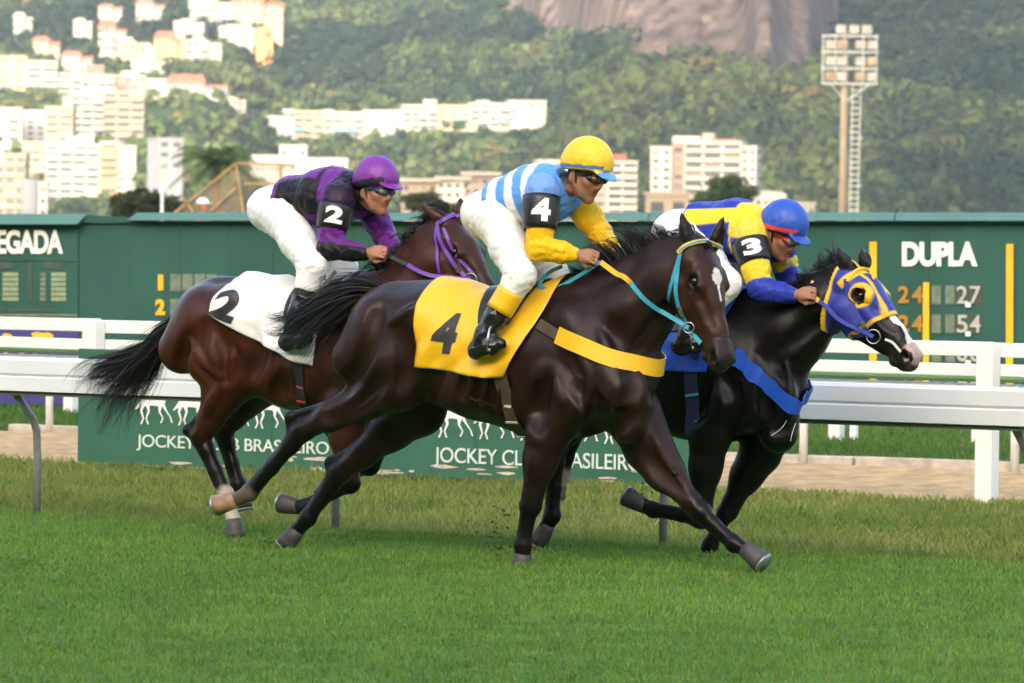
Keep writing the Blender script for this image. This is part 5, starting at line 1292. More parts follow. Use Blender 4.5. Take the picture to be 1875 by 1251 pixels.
hair('forelock', [([h4(-.02, .0), h4(.02, .06), h4(.06, .075)], [.02, .02, .025])], 60, 7, .003, M['hair'], e4, rg4.base, 15, wob=.02)
# saddle cloth, saddle, girths
def lx(rig, bvh, px, py): h = rig.hit(bvh, px, py, 0); return h[0]
zc4 = K(900, 660)[2]
pts = {k: lx(rg4, B4, *p) for k, p in dict(rb=(766, 670), fb=(918, 690)).items()}
ang = lambda p: math.atan2(-p[1], p[2] - zc4)
cl4, sf4 = cloth('saddle_cloth', rg4, B4, e4, K(812, 530)[0], pts['rb'][0], K(1045, 520)[0], pts['fb'][0] + .02, ang(pts['rb']), ang(pts['fb']), zc4, M['cloth_yellow'], off=.021, wr=.009, seed=2, pw=1.8)
cloth_number(sf4, rg4, cl4, '4', [(786, 646), (828, 650), (850, 573), (808, 570)], M['ink'], .05)
sd4, _ = cloth('saddle', rg4, B4, e4, K(905, 530)[0], K(925, 560)[0], K(1010, 520)[0], K(985, 560)[0], .95, .95, zc4, M['leather'], off=.03, wr=.004, seed=5, nu=24, nv=40)
def girth(rig, bvh, e, pA, pB, width, m, stripes, ms, off=.010, sw=.014):
    a = lx(rig, bvh, *pA); b = lx(rig, bvh, *pB); dn = unit(np.array([b[0] - a[0], 0, b[2] - a[2]])); c = np.array([a[0], 0, a[2]])
    ring_strap('girth', rig, bvh, e, c, np.array([0, -1., 0]), dn, -.5, math.pi + .5, width, m, n=64, off=off)
    for p in stripes:
        q = lx(rig, bvh, *p) - c; an = math.atan2(q @ dn, -q[1]); ring_strap('girth_stripe', rig, bvh, e, c, np.array([0, -1., 0]), dn, an - .022, an + .022, width, ms, n=5, off=off + .006)
def breast(rig, bvh, e, pA, pF, width, m, off=.010, thick=.006, web=None, wobble=0.0, n=70):
    a = lx(rig, bvh, *pA); f = lx(rig, bvh, *pF); c = np.array([a[0], 0, a[2]]); f1 = unit(np.array([f[0] - a[0], 0, f[2] - a[2]])); e2_ = np.array([0, -1., 0])
    ring_strap('breast_girth', rig, bvh, e, c, f1, e2_, -1.6, 1.22 if web else 1.57, width, m, off, thick, n, wobble)
    if web: ring_strap('breast_girth_web', rig, bvh, e, c, f1, e2_, 1.10, 1.75, width * .62, web, off - .003, .004, 20)
girth(rg4, B4, e4, (918, 700), (946, 780), .070, M['leather_brown'], [(926, 742), (936, 769), (948, 792)], M['stitch'])
breast(rg4, B4, e4, (1000, 600), (1185, 672), .088, M['cloth_yellow'], off=.020, web=M['leather_brown'])
# bridle
br = empty('bridle', (0, 0, 0)); br.parent = e4
bb = lambda nm, pix, w, m, off=.005, n=20: strap(nm, rg4, B4, pix, w, m, br, off, .004, n)
bb('browband', [(1243, 464), (1258, 449), (1284, 444), (1305, 446), (1318, 453)], .022, M['gold'], .012)
bb('browband_stripe', [(1246, 461), (1260, 449), (1284, 444), (1305, 446), (1317, 452)], .008, M['cyan'], .017)
bb('cheekpiece', [(1247, 462), (1240, 500), (1240, 545), (1258, 590)], .021, M['cyan'])
bb('throatlatch', [(1245, 468), (1232, 510), (1226, 552)], .016, M['cyan'])
bb('buckle', [(1246, 562), (1252, 578)], .026, M['metal'], .009, 4)
bp4 = rg4.hit(B4, 1266, 600, .02)[0]
bit_ring(rg4, br, bp4, .027, np.array([.3, -1, 0]) / 1.05, M['metal'])
hand4 = K(1100, 480, .13)
rein('rein', rg4, [bp4, (bp4 * .6 + hand4 * .4) + np.array([0, 0, -.02]), bp4 * .42 + hand4 * .58], .022, M['cyan'], br, bvh=B4)
rein('rein_grip', rg4, [bp4 * .42 + hand4 * .58, bp4 * .2 + hand4 * .8, hand4], .026, M['gold'], br, bvh=B4)
rein('rein_loop', rg4, [hand4, K(1045, 515, .10), K(1010, 530, .12), K(988, 522, .12), K(1005, 500, .10), K(1030, 488, .08)], .02, M['cyan'], br)
bp4f = h4(.45, -.09, .07)
rein('rein', rg4, [bp4f, bp4f * .5 + K(1125, 478, -.1) * .5 + np.array([0, .05, 0]), K(1125, 478, -.08)], .022, M['cyan'], br)

# ------------------------------------------------------------------ horse 3 (black, blue hood)
rg3 = Rig(R(31), 1.15, 1300); K = rg3.K
BK3 = (.0036, .0032, .0032)
S = SDF((-1.75, -.52, -.12), (1.75, .52, 2.0), .0095)
trunk(S, K, [(1020, 625, .25, .86), (1100, 640, .28, .88), (1180, 660, .305, .86), (1270, 682, .335, .80), (1345, 690, .325, .76), (1395, 700, .25, .80)], BK3)
S.cone(K(1240, 610), K(1340, 582), .12, .12, .09, BK3); S.cone(K(1340, 585), K(1400, 590), .12, .14, .09, BK3)
for w in (1, -1):
    S.cone(K(1000, 605, .13 * w), K(965, 660, .13 * w), .15, .13, .05, BK3)
    S.cone(K(1330, 615, .13 * w), K(1420, 735, .16 * w), .11, .125, .05, BK3)
    S.cone(K(1300, 715, .19 * w), K(1360, 755, .18 * w), .095, .115, .045, BK3)
    S.cone(K(1425, 770, .09 * w), K(1425, 795, .11 * w), .11, .10, .04, BK3)
S.chain([(K(1392, 655), .232), (K(1450, 610), .184), (K(1505, 560), .138), (K(1540, 526), .108)], .06, BK3)
S.chain([(K(1370, 572), .10), (K(1440, 556), .085), (K(1500, 525), .07), (K(1545, 500), .06)], .05, BK3)
fore(S, [K(1345, 740, .16), K(1300, 796, .16), K(1283, 950, .14), K(1196, 934, .14), K(1178, 924, .14)], BK3, BK3, 1.0)
fore(S, [K(1420, 760, -.12), K(1392, 830, -.13), K(1332, 935, -.13), K(1300, 1000, -.13), K(1293, 1014, -.13)], BK3, BK3, 1.0)
hind(S, [K(1020, 650, .12), K(1085, 735, .15), K(1020, 815, .15), K(1003, 800, .15), K(1012, 945, .14), K(1000, 965, .14)], BK3, BK3)
hind(S, [K(1035, 650, -.12), K(1115, 735, -.13), K(1050, 790, -.13), K(1034, 778, -.13), K(1030, 870, -.13), K(1024, 884, -.13)], BK3, BK3, 1.0, (.55, .50, .45))
for g in ([(1435, 640), (1490, 600), (1530, 590)], [(1330, 690), (1345, 745), (1330, 790)], [(1390, 650), (1430, 730), (1420, 790)], [(1405, 700), (1400, 770)], [(1290, 690), (1275, 760)]): groove(S, rg3, g, .028, .006, .055)
for g in ([(1440, 660), (1450, 720), (1440, 780)], [(1360, 700), (1385, 760)]): groove(S, rg3, g, .010, .0, .03, True)
poll3 = K(1556, 492); A3 = rg3.dirv(R(34), R(45)); D3 = rg3.dirv(R(34), R(45 - 90))
h3, W3 = horse_head(S, poll3, A3, D3, 1.06, BK3, (.02, .016, .015))
for (b, t) in (((1552, 487, .05), (1534, 452, .075)), ((1586, 482, -.05), (1577, 454, -.075))):
    ear(S, K(*b), K(*t), D3, .034, (.012, .010, .010), (.02, .014, .013))
def col3(V, C):
    rel = V - poll3; t = rel @ A3 / 1.06; d = rel @ D3 / 1.06; w = rel @ W3 / 1.06; C = C.copy()
    hd = (t > -.02) & (d > -.25) & (np.abs(w) < .13) & (V[:, 2] > .8)
    wob = .010 * np.sin(t * 40)
    m = hd & (t > .28) & (d > -.06 + wob) & (np.abs(w) < .024 + wob + .022 * np.clip((t - .45) / .1, 0, 1)); C[m] = (.66, .62, .60)
    m = hd & (t > .50) & (d > -.070 + wob) & (np.abs(w) < .052 + wob); C[m] = np.array([.42, .28, .25]) * (1 - .0 * t[m])[:, None]
    m = hd & (t > .575) & (d < -.055); C[m] = (.06, .04, .04)
    return nostril(C, t, d, w)
e3 = rg3.empty('horse', (0, 0, 0)); tag(e3, 'black racehorse in a blue and yellow blinker hood, leading on the right', 'horse')
body3, V3, F3, B3 = finish_horse(S, rg3, e3, col3)
make_eyes(rg3, e3, h3, 1.06)
make_hoof(rg3, e3, K(1181, 927, .14), K(1146, 908, .14), M['hoof'])
make_hoof(rg3, e3, K(1294, 1011, -.13), K(1287, 1034, -.13), M['hoof'])
make_hoof(rg3, e3, K(1003, 962, .14), K(983, 998, .14), M['hoof'])
make_hoof(rg3, e3, K(1025, 881, -.13), K(1016, 912, -.13), M['hoof_tan'])
hair('tail', [([K(985, 560), K(950, 570), K(920, 610), K(900, 660)], [.03, .05, .07, .06])], 700, 12, .0018, M['hair'], e3, rg3.base, 5, wob=.05)
mg = []
crest3 = spline(np.array([K(1375, 548), K(1440, 532), K(1495, 508), K(1545, 482)]), 60)
for t in np.linspace(0, 1, 22):
    a = crest3[int(t * 59)]; l = (.05 + .10 * max(0, t - .4)) * random.uniform(.8, 1.3); bk = np.array([-.8, random.uniform(-.3, .3), .35 + .45 * t])
    mg.append(([a - np.array([0, 0, .02]), a + bk * l * .5, a + bk * l], [.015, .025, .035]))
hair('mane', mg, 100, 7, .0016, M['hair'], e3, rg3.base, 16, wob=.03)
zc3 = K(1180, 670)[2]
cl3, sf3 = cloth('saddle_cloth', rg3, B3, e3, K(1130, 560)[0], K(1150, 700)[0], K(1372, 560)[0], K(1300, 705, .25)[0], 1.62, 1.62, zc3, M['cloth_blue'], off=.02, wr=.010, seed=6)
sd3, _ = cloth('saddle', rg3, B3, e3, K(1215, 560)[0], K(1235, 580)[0], K(1335, 560)[0], K(1310, 580)[0], .95, .95, zc3, M['leather'], off=.03, wr=.004, seed=5, nu=24, nv=40)
girth(rg3, B3, e3, (1266, 690), (1270, 770), .070, M['navy'], [(1268, 720), (1271, 764)], M['cyan'], off=.014)
breast(rg3, B3, e3, (1345, 648), (1470, 728), .080, M['cloth_blue'], .018, .004, None, .05, 90)
# hood: a fitted shell over the head with eye cup
Sh = SDF(poll3 - np.array([.35, .22, .60]), poll3 + np.array([.62, .22, .16]), .0055)
Sh.chain([(K(1450, 610), .184), (K(1505, 560), .138), (K(1540, 526), .108)], .06); Sh.chain([(K(1440, 556), .085), (K(1500, 525), .07), (K(1545, 500), .06)], .05)
horse_head(Sh, poll3, A3, D3, 1.06, None, None); Vh, Fh, _ = Sh.mesh(1)
rel = Vh - poll3; t = rel @ A3 / 1.06; d = rel @ D3 / 1.06; w = rel @ W3 / 1.06
eye = np.linalg.norm(np.stack([t - .172, d + .014, np.abs(w) - .085], -1), axis=1)
low = .325 + .25 * (d + .03); up_ = -.025 - .62 * np.minimum(d + .02, 0)
inh = (t > up_) & (t < low) & (np.abs(w) < .16) & (d > -.28)
earb = [rg3.K(1552, 487, .05), rg3.K(1586, 482, -.05)]
for b in earb: inh &= np.linalg.norm(Vh - b, axis=1) > .045
inh &= eye > .040
fm = inh[Fh].all(1); us, inv = np.unique(Fh[fm], return_inverse=True)
me_n = np.zeros_like(Vh); fn_ = np.cross(Vh[Fh[:, 1]] - Vh[Fh[:, 0]], Vh[Fh[:, 2]] - Vh[Fh[:, 0]]); [np.add.at(me_n, Fh[:, k], fn_) for k in range(4)]; me_n /= np.linalg.norm(me_n, axis=1, keepdims=True) + 1e-9
Y_ = np.array([.74, .44, .012]); Sf = lambda x: np.clip(x / .007 + .5, 0, 1)
tr_ = np.max([Sf(t - low + .024), Sf(up_ + .022 - t), Sf(.060 - eye), np.minimum.reduce([Sf(.009 - np.abs(np.abs(w) - .042)), Sf(d + .012), Sf(t - .06)]), np.minimum.reduce([Sf(.085 - t), Sf(t - .05), Sf(d + .05)]), np.minimum.reduce([Sf(.012 - np.abs(w)), Sf(.05 - t), Sf(d + .05)])], 0)[:, None]
Cc = np.array([.018, .030, .26]) * (1 - tr_) + Y_ * tr_
M['hood'] = mat('hood_lycra', (.02, .03, .26), .55, .06, 30, .0006, 120, attr=True)
hood = mesh_np('blinker_hood', Vh[us] + me_n[us] * .008 - rg3.base, inv.reshape(-1, 4), M['hood'], e3, True, Cc[us]); sm = hood.modifiers.new('solid', 'SOLIDIFY'); sm.thickness = .005; sm.offset = 0
for sg in (-1, 1):      # stand-up half cup behind and below each eye
    c = h3(.17, -.012, .088 * sg); V = []; n = 22
    for i, a in enumerate(np.linspace(R(35), R(235), n)):
        dr = (-A3 * math.cos(a - R(140)) * .9 - D3 * math.sin(a - R(140))) if False else (A3 * math.cos(a + R(20)) - D3 * math.sin(a + R(20)))
        q = np.array(B3.find_nearest(Vector(c + dr * .050))[0]); lift = .030 * math.sin(math.pi * i / (n - 1)) ** .7
        V += [q + W3 * sg * .004, q + W3 * sg * (.008 + lift) - dr * .006, q + W3 * sg * (.008 + lift) - dr * .011, q + W3 * sg * .004 - dr * .006]
    f = []
    for i in range(n - 1):
        for j in range(4): a_ = i * 4 + j; b_ = i * 4 + (j + 1) % 4; f.append((a_, b_, b_ + 4, a_ + 4))
    mesh_np('eye_cup', np.array(V) - rg3.base, f, M['gold'], hood, True)
br = empty('bridle', (0, 0, 0)); br.parent = e3
bb = lambda nm, pix, w, m, off=.012, n=20: strap(nm, rg3, B3, pix, w, m, br, off, .004, n)
bb('cheekpiece', [(1549, 512), (1556, 545), (1572, 580), (1588, 605)], .022, M['blue'])
bb('browband', [(1552, 516), (1568, 498), (1590, 490), (1612, 492)], .014, M['gold'], .016)
bb('noseband', [(1560, 612), (1580, 612), (1600, 618)], .020, M['blue'], .012)
bb('buckle', [(1578, 588), (1582, 598)], .026, M['metal'], .018, 4)
bp3 = rg3.hit(B3, 1602, 617, .02)[0]; bit_ring(rg3, br, bp3, .036, np.array([.3, -1, 0]) / 1.05, M['metal'])
hand3 = K(1486, 542, .17)
rein('rein', rg3, [bp3, bp3 * .55 + hand3 * .45 + np.array([0, 0, -.01]), bp3 * .12 + hand3 * .88], .021, M['blue'], br, bvh=B3)
rein('rein_grip', rg3, [bp3 * .12 + hand3 * .88, hand3], .026, M['gold'], br)
for pl in ([(1640, 612), (1650, 617), (1660, 628), (1668, 640)],): strap('lather', rg3, B3, [(1622, 621), (1634, 626), (1642, 634), (1650, 644)], .012, M['foam'], br, .004, .006, 10)

for pl, wd in (([(1398, 690), (1404, 700), (1402, 712)], .004), ([(1440, 770), (1432, 784), (1412, 798)], .003), ([(1456, 775), (1449, 796), (1447, 808)], .003)):
    strap('lather', rg3, B3, pl, wd, M['foam'], e3, .002, .002, 8)
# ------------------------------------------------------------------ horse 2 (bay, white cloth)
rg2 = Rig(R(35), 0.80, 520); K = rg2.K
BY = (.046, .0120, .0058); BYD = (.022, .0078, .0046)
S = SDF((-1.75, -.52, -.12), (1.75, .52, 2.0), .0095)
trunk(S, K, [(395, 600, .262, .86), (470, 620, .282, .88), (540, 642, .30, .86), (615, 655, .325, .80), (690, 655, .315, .76), (735, 655, .25, .80)], BY)
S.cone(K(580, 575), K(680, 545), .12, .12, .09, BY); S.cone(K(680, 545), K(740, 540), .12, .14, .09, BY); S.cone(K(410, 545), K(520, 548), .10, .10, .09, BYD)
for w in (1, -1):
    S.cone(K(375, 580, .13 * w), K(335, 640, .13 * w), .155, .135, .05, BY); S.cone(K(450, 565, .13 * w), K(385, 580, .14 * w), .13, .155, .06, BY)
    S.cone(K(670, 580, .13 * w), K(740, 700, .16 * w), .11, .125, .05, BY); S.cone(K(640, 680, .19 * w), K(690, 725, .18 * w), .095, .115, .045, BY)
    S.cone(K(560, 690, .15 * w), K(500, 690, .14 * w), .14, .11, .07, BY)
S.chain([(K(728, 610), .232), (K(770, 552), .184), (K(800, 490), .142), (K(818, 442), .110)], .06, BY)
S.chain([(K(715, 530), .10), (K(755, 480), .085), (K(785, 440), .075), (K(812, 412), .065)], .05, BY)
hind(S, [K(388, 620, .12), K(430, 690, .15), K(368, 800, .15), K(346, 788, .15), K(414, 905, .15), K(428, 955, .15)], BY, BLK, 1.0, (.46, .40, .34))
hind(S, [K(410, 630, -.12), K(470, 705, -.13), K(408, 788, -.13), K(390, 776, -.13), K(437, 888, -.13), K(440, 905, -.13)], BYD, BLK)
fore(S, [K(690, 705, .16), K(632, 748, .16), K(640, 885, .15), K(560, 930, .14), K(545, 928, .14)], (.055, .0165, .0085), BLK, 1.05)
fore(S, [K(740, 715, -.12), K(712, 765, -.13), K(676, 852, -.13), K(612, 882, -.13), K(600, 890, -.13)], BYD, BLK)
for g in ([(345, 610), (330, 680), (350, 730)], [(400, 610), (420, 660), (410, 700)], [(455, 690), (470, 650), (470, 620)], [(370, 600), (360, 660), (385, 700)], [(540, 690), (530, 730)], [(515, 690), (505, 730)]): groove(S, rg2, g, .028, .005, .06)
for g in ([(350, 620), (372, 660), (405, 690)], [(430, 640), (425, 690)], [(395, 720), (375, 760)]): groove(S, rg2, g, .012, .0, .035, True)
poll2 = K(826, 412); A2 = rg2.dirv(R(42), R(48)); D2 = rg2.dirv(R(42), R(48 - 90))
h2, W2 = horse_head(S, poll2, A2, D2, 1.06, (.044, .0140, .0075), (.006, .005, .0048))
for (b, t) in (((812, 402, .05), (771, 374, .07)), ((846, 398, -.06), (843, 362, -.075))):
    ear(S, K(*b), K(*t), D2, .036, (.06, .024, .014), (.014, .009, .008))
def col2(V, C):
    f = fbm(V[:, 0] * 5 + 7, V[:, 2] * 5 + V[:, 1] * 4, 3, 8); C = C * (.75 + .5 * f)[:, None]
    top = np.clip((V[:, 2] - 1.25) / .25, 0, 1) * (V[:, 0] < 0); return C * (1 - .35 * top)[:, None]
e2 = rg2.empty('horse', (0, 0, 0)); tag(e2, 'reddish bay racehorse with white number 2 cloth, trailing at the left', 'horse')
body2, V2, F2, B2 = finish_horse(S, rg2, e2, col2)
make_eyes(rg2, e2, h2, 1.06)
make_hoof(rg2, e2, K(428, 953, .15), K(433, 990, .15), M['hoof'], sc=1.05)
make_hoof(rg2, e2, K(440, 902, -.13), K(446, 935, -.13), M['hoof'])
make_hoof(rg2, e2, K(549, 929, .14), K(513, 921, .14), M['hoof'])
make_hoof(rg2, e2, K(603, 887, -.13), K(588, 912, -.13), M['hoof'])
hair('tail', [([K(322, 590), K(295, 620), K(262, 675), K(225, 735), K(200, 800)], [.03, .05, .085, .11, .06]), ([K(318, 600), K(285, 640), K(240, 680), K(190, 720), K(165, 770)], [.02, .05, .08, .10, .07]),
              ([K(320, 600), K(280, 640), K(230, 665), K(180, 680), K(152, 720)], [.02, .04, .06, .06, .05])], 1000, 18, .0017, M['hair'], e2, rg2.base, 24, wob=.06)
mg = []
crest2 = spline(np.array([K(690, 510), K(745, 462), K(785, 420), K(820, 388)]), 60)
for t in np.linspace(0, 1, 24):
    a = crest2[int(t * 59)]; l = .10 * random.uniform(.8, 1.4); bk = np.array([-.8, random.uniform(-.5, .1), .25 if t < .9 else .1])
    mg.append(([a - np.array([0, 0, .02]), a + bk * l * .5 + np.array([0, 0, .02]), a + bk * l - np.array([0, 0, .03])], [.018, .03, .04]))
hair('mane', mg, 110, 8, .0016, M['hair'], e2, rg2.base, 26, wob=.03)
zc2 = K(540, 640)[2]
rb = lx(rg2, B2, 392, 585); fb = lx(rg2, B2, 545, 660)
ang2 = lambda p: math.atan2(-p[1], p[2] - zc2)
cl2, sf2 = cloth('saddle_cloth', rg2, B2, e2, K(455, 500)[0], rb[0], K(660, 515)[0], fb[0] + .10, ang2(rb), ang2(fb) + .1, zc2, M['cloth_white'], off=.026, wr=.014, seed=9)
cloth_number(sf2, rg2, cl2, '2', [(378, 577), (424, 594), (452, 541), (410, 532)], M['ink'], .05)
sd2_, _ = cloth('saddle', rg2, B2, e2, K(555, 520)[0], K(570, 545)[0], K(650, 515)[0], K(630, 545)[0], .95, .95, zc2, M['leather'], off=.03, wr=.004, seed=5, nu=24, nv=40)
girth(rg2, B2, e2, (548, 680), (562, 745), .062, M['web_black'], [(552, 707), (558, 733)], M['stitch_red'])
br = empty('bridle', (0, 0, 0)); br.parent = e2
bb = lambda nm, pix, w, m, off=.006, n=20: strap(nm, rg2, B2, pix, w, m, br, off, .004, n)
bb('browband', [(800, 412), (815, 402), (835, 396), (855, 393)], .020, M['violet'], .010)
bb('cheekpiece', [(802, 414), (812, 450), (830, 480), (846, 500), (858, 512)], .020, M['violet'])
bb('throatlatch', [(801, 416), (802, 460), (806, 500)], .016, M['violet'])
bb('noseband', [(812, 420), (835, 462), (855, 490), (868, 502)], .016, M['violet'], .008)
bb('buckle', [(838, 490), (843, 498)], .026, M['metal'], .011, 4)
bp2 = rg2.hit(B2, 862, 514, .02)[0]; bit_ring(rg2, br, bp2, .032, np.array([.3, -1, 0]) / 1.05, M['metal'])
hand2 = K(716, 470, .15)
rein('rein', rg2, [bp2, bp2 * .5 + hand2 * .5 + np.array([0, 0, -.03]), bp2 * .28 + hand2 * .72 + np.array([0, 0, -.02])], .021, M['violet'], br, bvh=B2)
rein('rein_grip', rg2, [bp2 * .28 + hand2 * .72 + np.array([0, 0, -.02]), bp2 * .1 + hand2 * .9 + np.array([0, 0, -.01]), hand2], .02, M['leather'], br)
# ================================================================== RIDERS
M['skin'] = mat('skin', (.36, .19, .12), .5, .06, 30, attr=True, spec=.35)
M['cap_cloth'] = mat('cap_cloth', (.5, .5, .5), .45, .04, 20, .0008, 60, attr=True)
M['silk'] = mat('silk', (.5, .5, .5), .42, .04, 15, .0022, 26, attr=True, spec=.18)
M['breeches'] = mat('white_breeches', (.82, .81, .79), .6, .05, 10, .0022, 34, dirt=((.62, .56, .48), .70, 9))
M['breeches_dirty'] = mat('creased_breeches', (.80, .77, .73), .6, .07, 9, .0025, 30, dirt=((.52, .45, .36), .66, 12))
M['boot'] = mat('boot_leather', (.010, .010, .010), .22, .3, 25, .001, 40, spec=.6)
M['sock_grey'] = mat('grey_sock', (.42, .40, .41), .8, .08, 30)
M['lens'] = mat('goggle_lens', (.10, .045, .012), .06, spec=.8)
M['lens_clear'] = mat('goggle_clear', (.16, .17, .18), .06, spec=.8)
M['gog_black'] = mat('goggle_frame', (.012, .012, .014), .4)
M['gog_red'] = mat('goggle_red', (.35, .015, .015), .4)
M['gog_blue'] = mat('goggle_blue', (.02, .05, .16), .4)
M['armband'] = mat('armband_vinyl', (.012, .012, .013), .32, .2, 20, .001, 40)
M['white_ink'] = mat('white_print', (.80, .80, .78), .5)
M['hair_dark'] = mat('dark_hair', (.012, .009, .008), .5)
SK = (.33, .155, .092)

def person_head(S, c, Fv, Uv, Wv, sc, sk=SK):
    h = lambda f, u_, w=0.0: c + (Fv * f + Uv * u_ + Wv * w) * sc
    ax = [Fv, Uv, Wv]; d = tuple(q * .75 for q in sk); lip = (sk[0] * .85, sk[1] * .55, sk[2] * .6)
    S.ell(h(-.015, .03), ax, np.array([.098, .092, .078]) * sc, .02, sk)
    S.ell(h(.035, -.035), ax, np.array([.060, .085, .060]) * sc, .025, sk)
    S.cone(h(.035, -.092, .022), h(.062, -.108, .0), .030 * sc, .026 * sc, .02, sk); S.cone(h(.035, -.092, -.022), h(.062, -.108, .0), .030 * sc, .026 * sc, .02, sk)
    for w in (1, -1):
        S.ball(h(.058, -.025, .040 * w), .026 * sc, .02, sk); S.cone(h(.0, -.05, .058 * w), h(.035, -.095, .035 * w), .022 * sc, .020 * sc, .02, sk)
        S.ball(h(.078, .022, .030 * w), .018 * sc, .015, sk); S.ball(h(.094, -.002, .033 * w), .013 * sc, .012, d, sub=True)
        S.ball(h(.086, -.001, .032 * w), .012 * sc, .004, (.30, .27, .25)); S.ball(h(.096, -.001, .032 * w), .0055 * sc, .003, (.02, .012, .01))
        S.ell(h(-.014, -.024, .080 * w), [Fv, Uv, Wv], np.array([.021, .034, .013]) * sc, .006, sk); S.ell(h(-.008, -.022, .094 * w), [Fv, Uv, Wv], np.array([.009, .018, .007]) * sc, .004, d, sub=True)
        S.ball(h(.098, -.044, .011 * w), .0095 * sc, .008, sk)
    S.cone(h(.086, .012), h(.106, -.032), .009 * sc, .0125 * sc, .010, sk)
    S.cone(h(.085, -.062, .018), h(.085, -.062, -.018), .009 * sc, .009 * sc, .008, lip); S.cone(h(.084, -.078, .014), h(.084, -.078, -.014), .010 * sc, .010 * sc, .008, lip)
    S.cone(h(.096, -.070, .022), h(.096, -.070, -.022), .0035 * sc, .0035 * sc, .004, (.06, .02, .015), sub=True)
    return h
def hand(S, wrist, dirv, palm_n, side, sc=1.0, sk=SK):
    """closed hand: dirv forearm direction, palm_n the way the palm faces, side towards the thumb"""
    d = unit(dirv); n = unit(palm_n - d * (palm_n @ d)); t = np.cross(d, n) * side
    P = lambda a, b, c: wrist + (d * a + n * b + t * c) * sc
    dk = tuple(q * .9 for q in sk)
    S.cone(P(-.02, 0, 0), P(.03, 0, 0), .026 * sc, .030 * sc, .02, sk); S.cone(P(.035, 0, .022), P(.065, 0, .026), .020 * sc, .018 * sc, .02, sk); S.cone(P(.035, 0, -.022), P(.062, 0, -.028), .019 * sc, .016 * sc, .02, sk)
    S.cone(P(.05, 0, .02), P(.05, 0, -.02), .020 * sc, .019 * sc, .015, sk)
    for i, (c, l) in enumerate(((.033, 1.0), (.011, 1.08), (-.012, 1.0), (-.033, .85))):      # four curled fingers
        r = .0088 * sc
        S.chain([(P(.072, -.008, c), r * 1.1), (P(.072 + .030 * l, .010, c * 1.03), r), (P(.070 + .022 * l, .038, c), r * .95), (P(.052, .040, c * .95), r * .85)], .006, dk if i % 2 else sk)
    S.chain([(P(.022, .008, .034), .012 * sc), (P(.050, .026, .048), .0105 * sc), (P(.078, .036, .034), .0095 * sc), (P(.088, .040, .016), .0085 * sc)], .007, sk)   # thumb
def tube_cuff(name, a, b, ra, rb, m, parent, base, n=24, seg=6, bulge=.0):
    a = np.asarray(a) - base; b = np.asarray(b) - base; ts = np.linspace(0, 1, seg)
    q = MB(); q.tube([a + (b - a) * t for t in ts], [ra + (rb - ra) * t + bulge * math.sin(math.pi * t) for t in ts], n, cap=False); o = q.build(name, m, parent, True)
    s_ = o.modifiers.new('solid', 'SOLIDIFY'); s_.thickness = .004; s_.offset = 1; return o

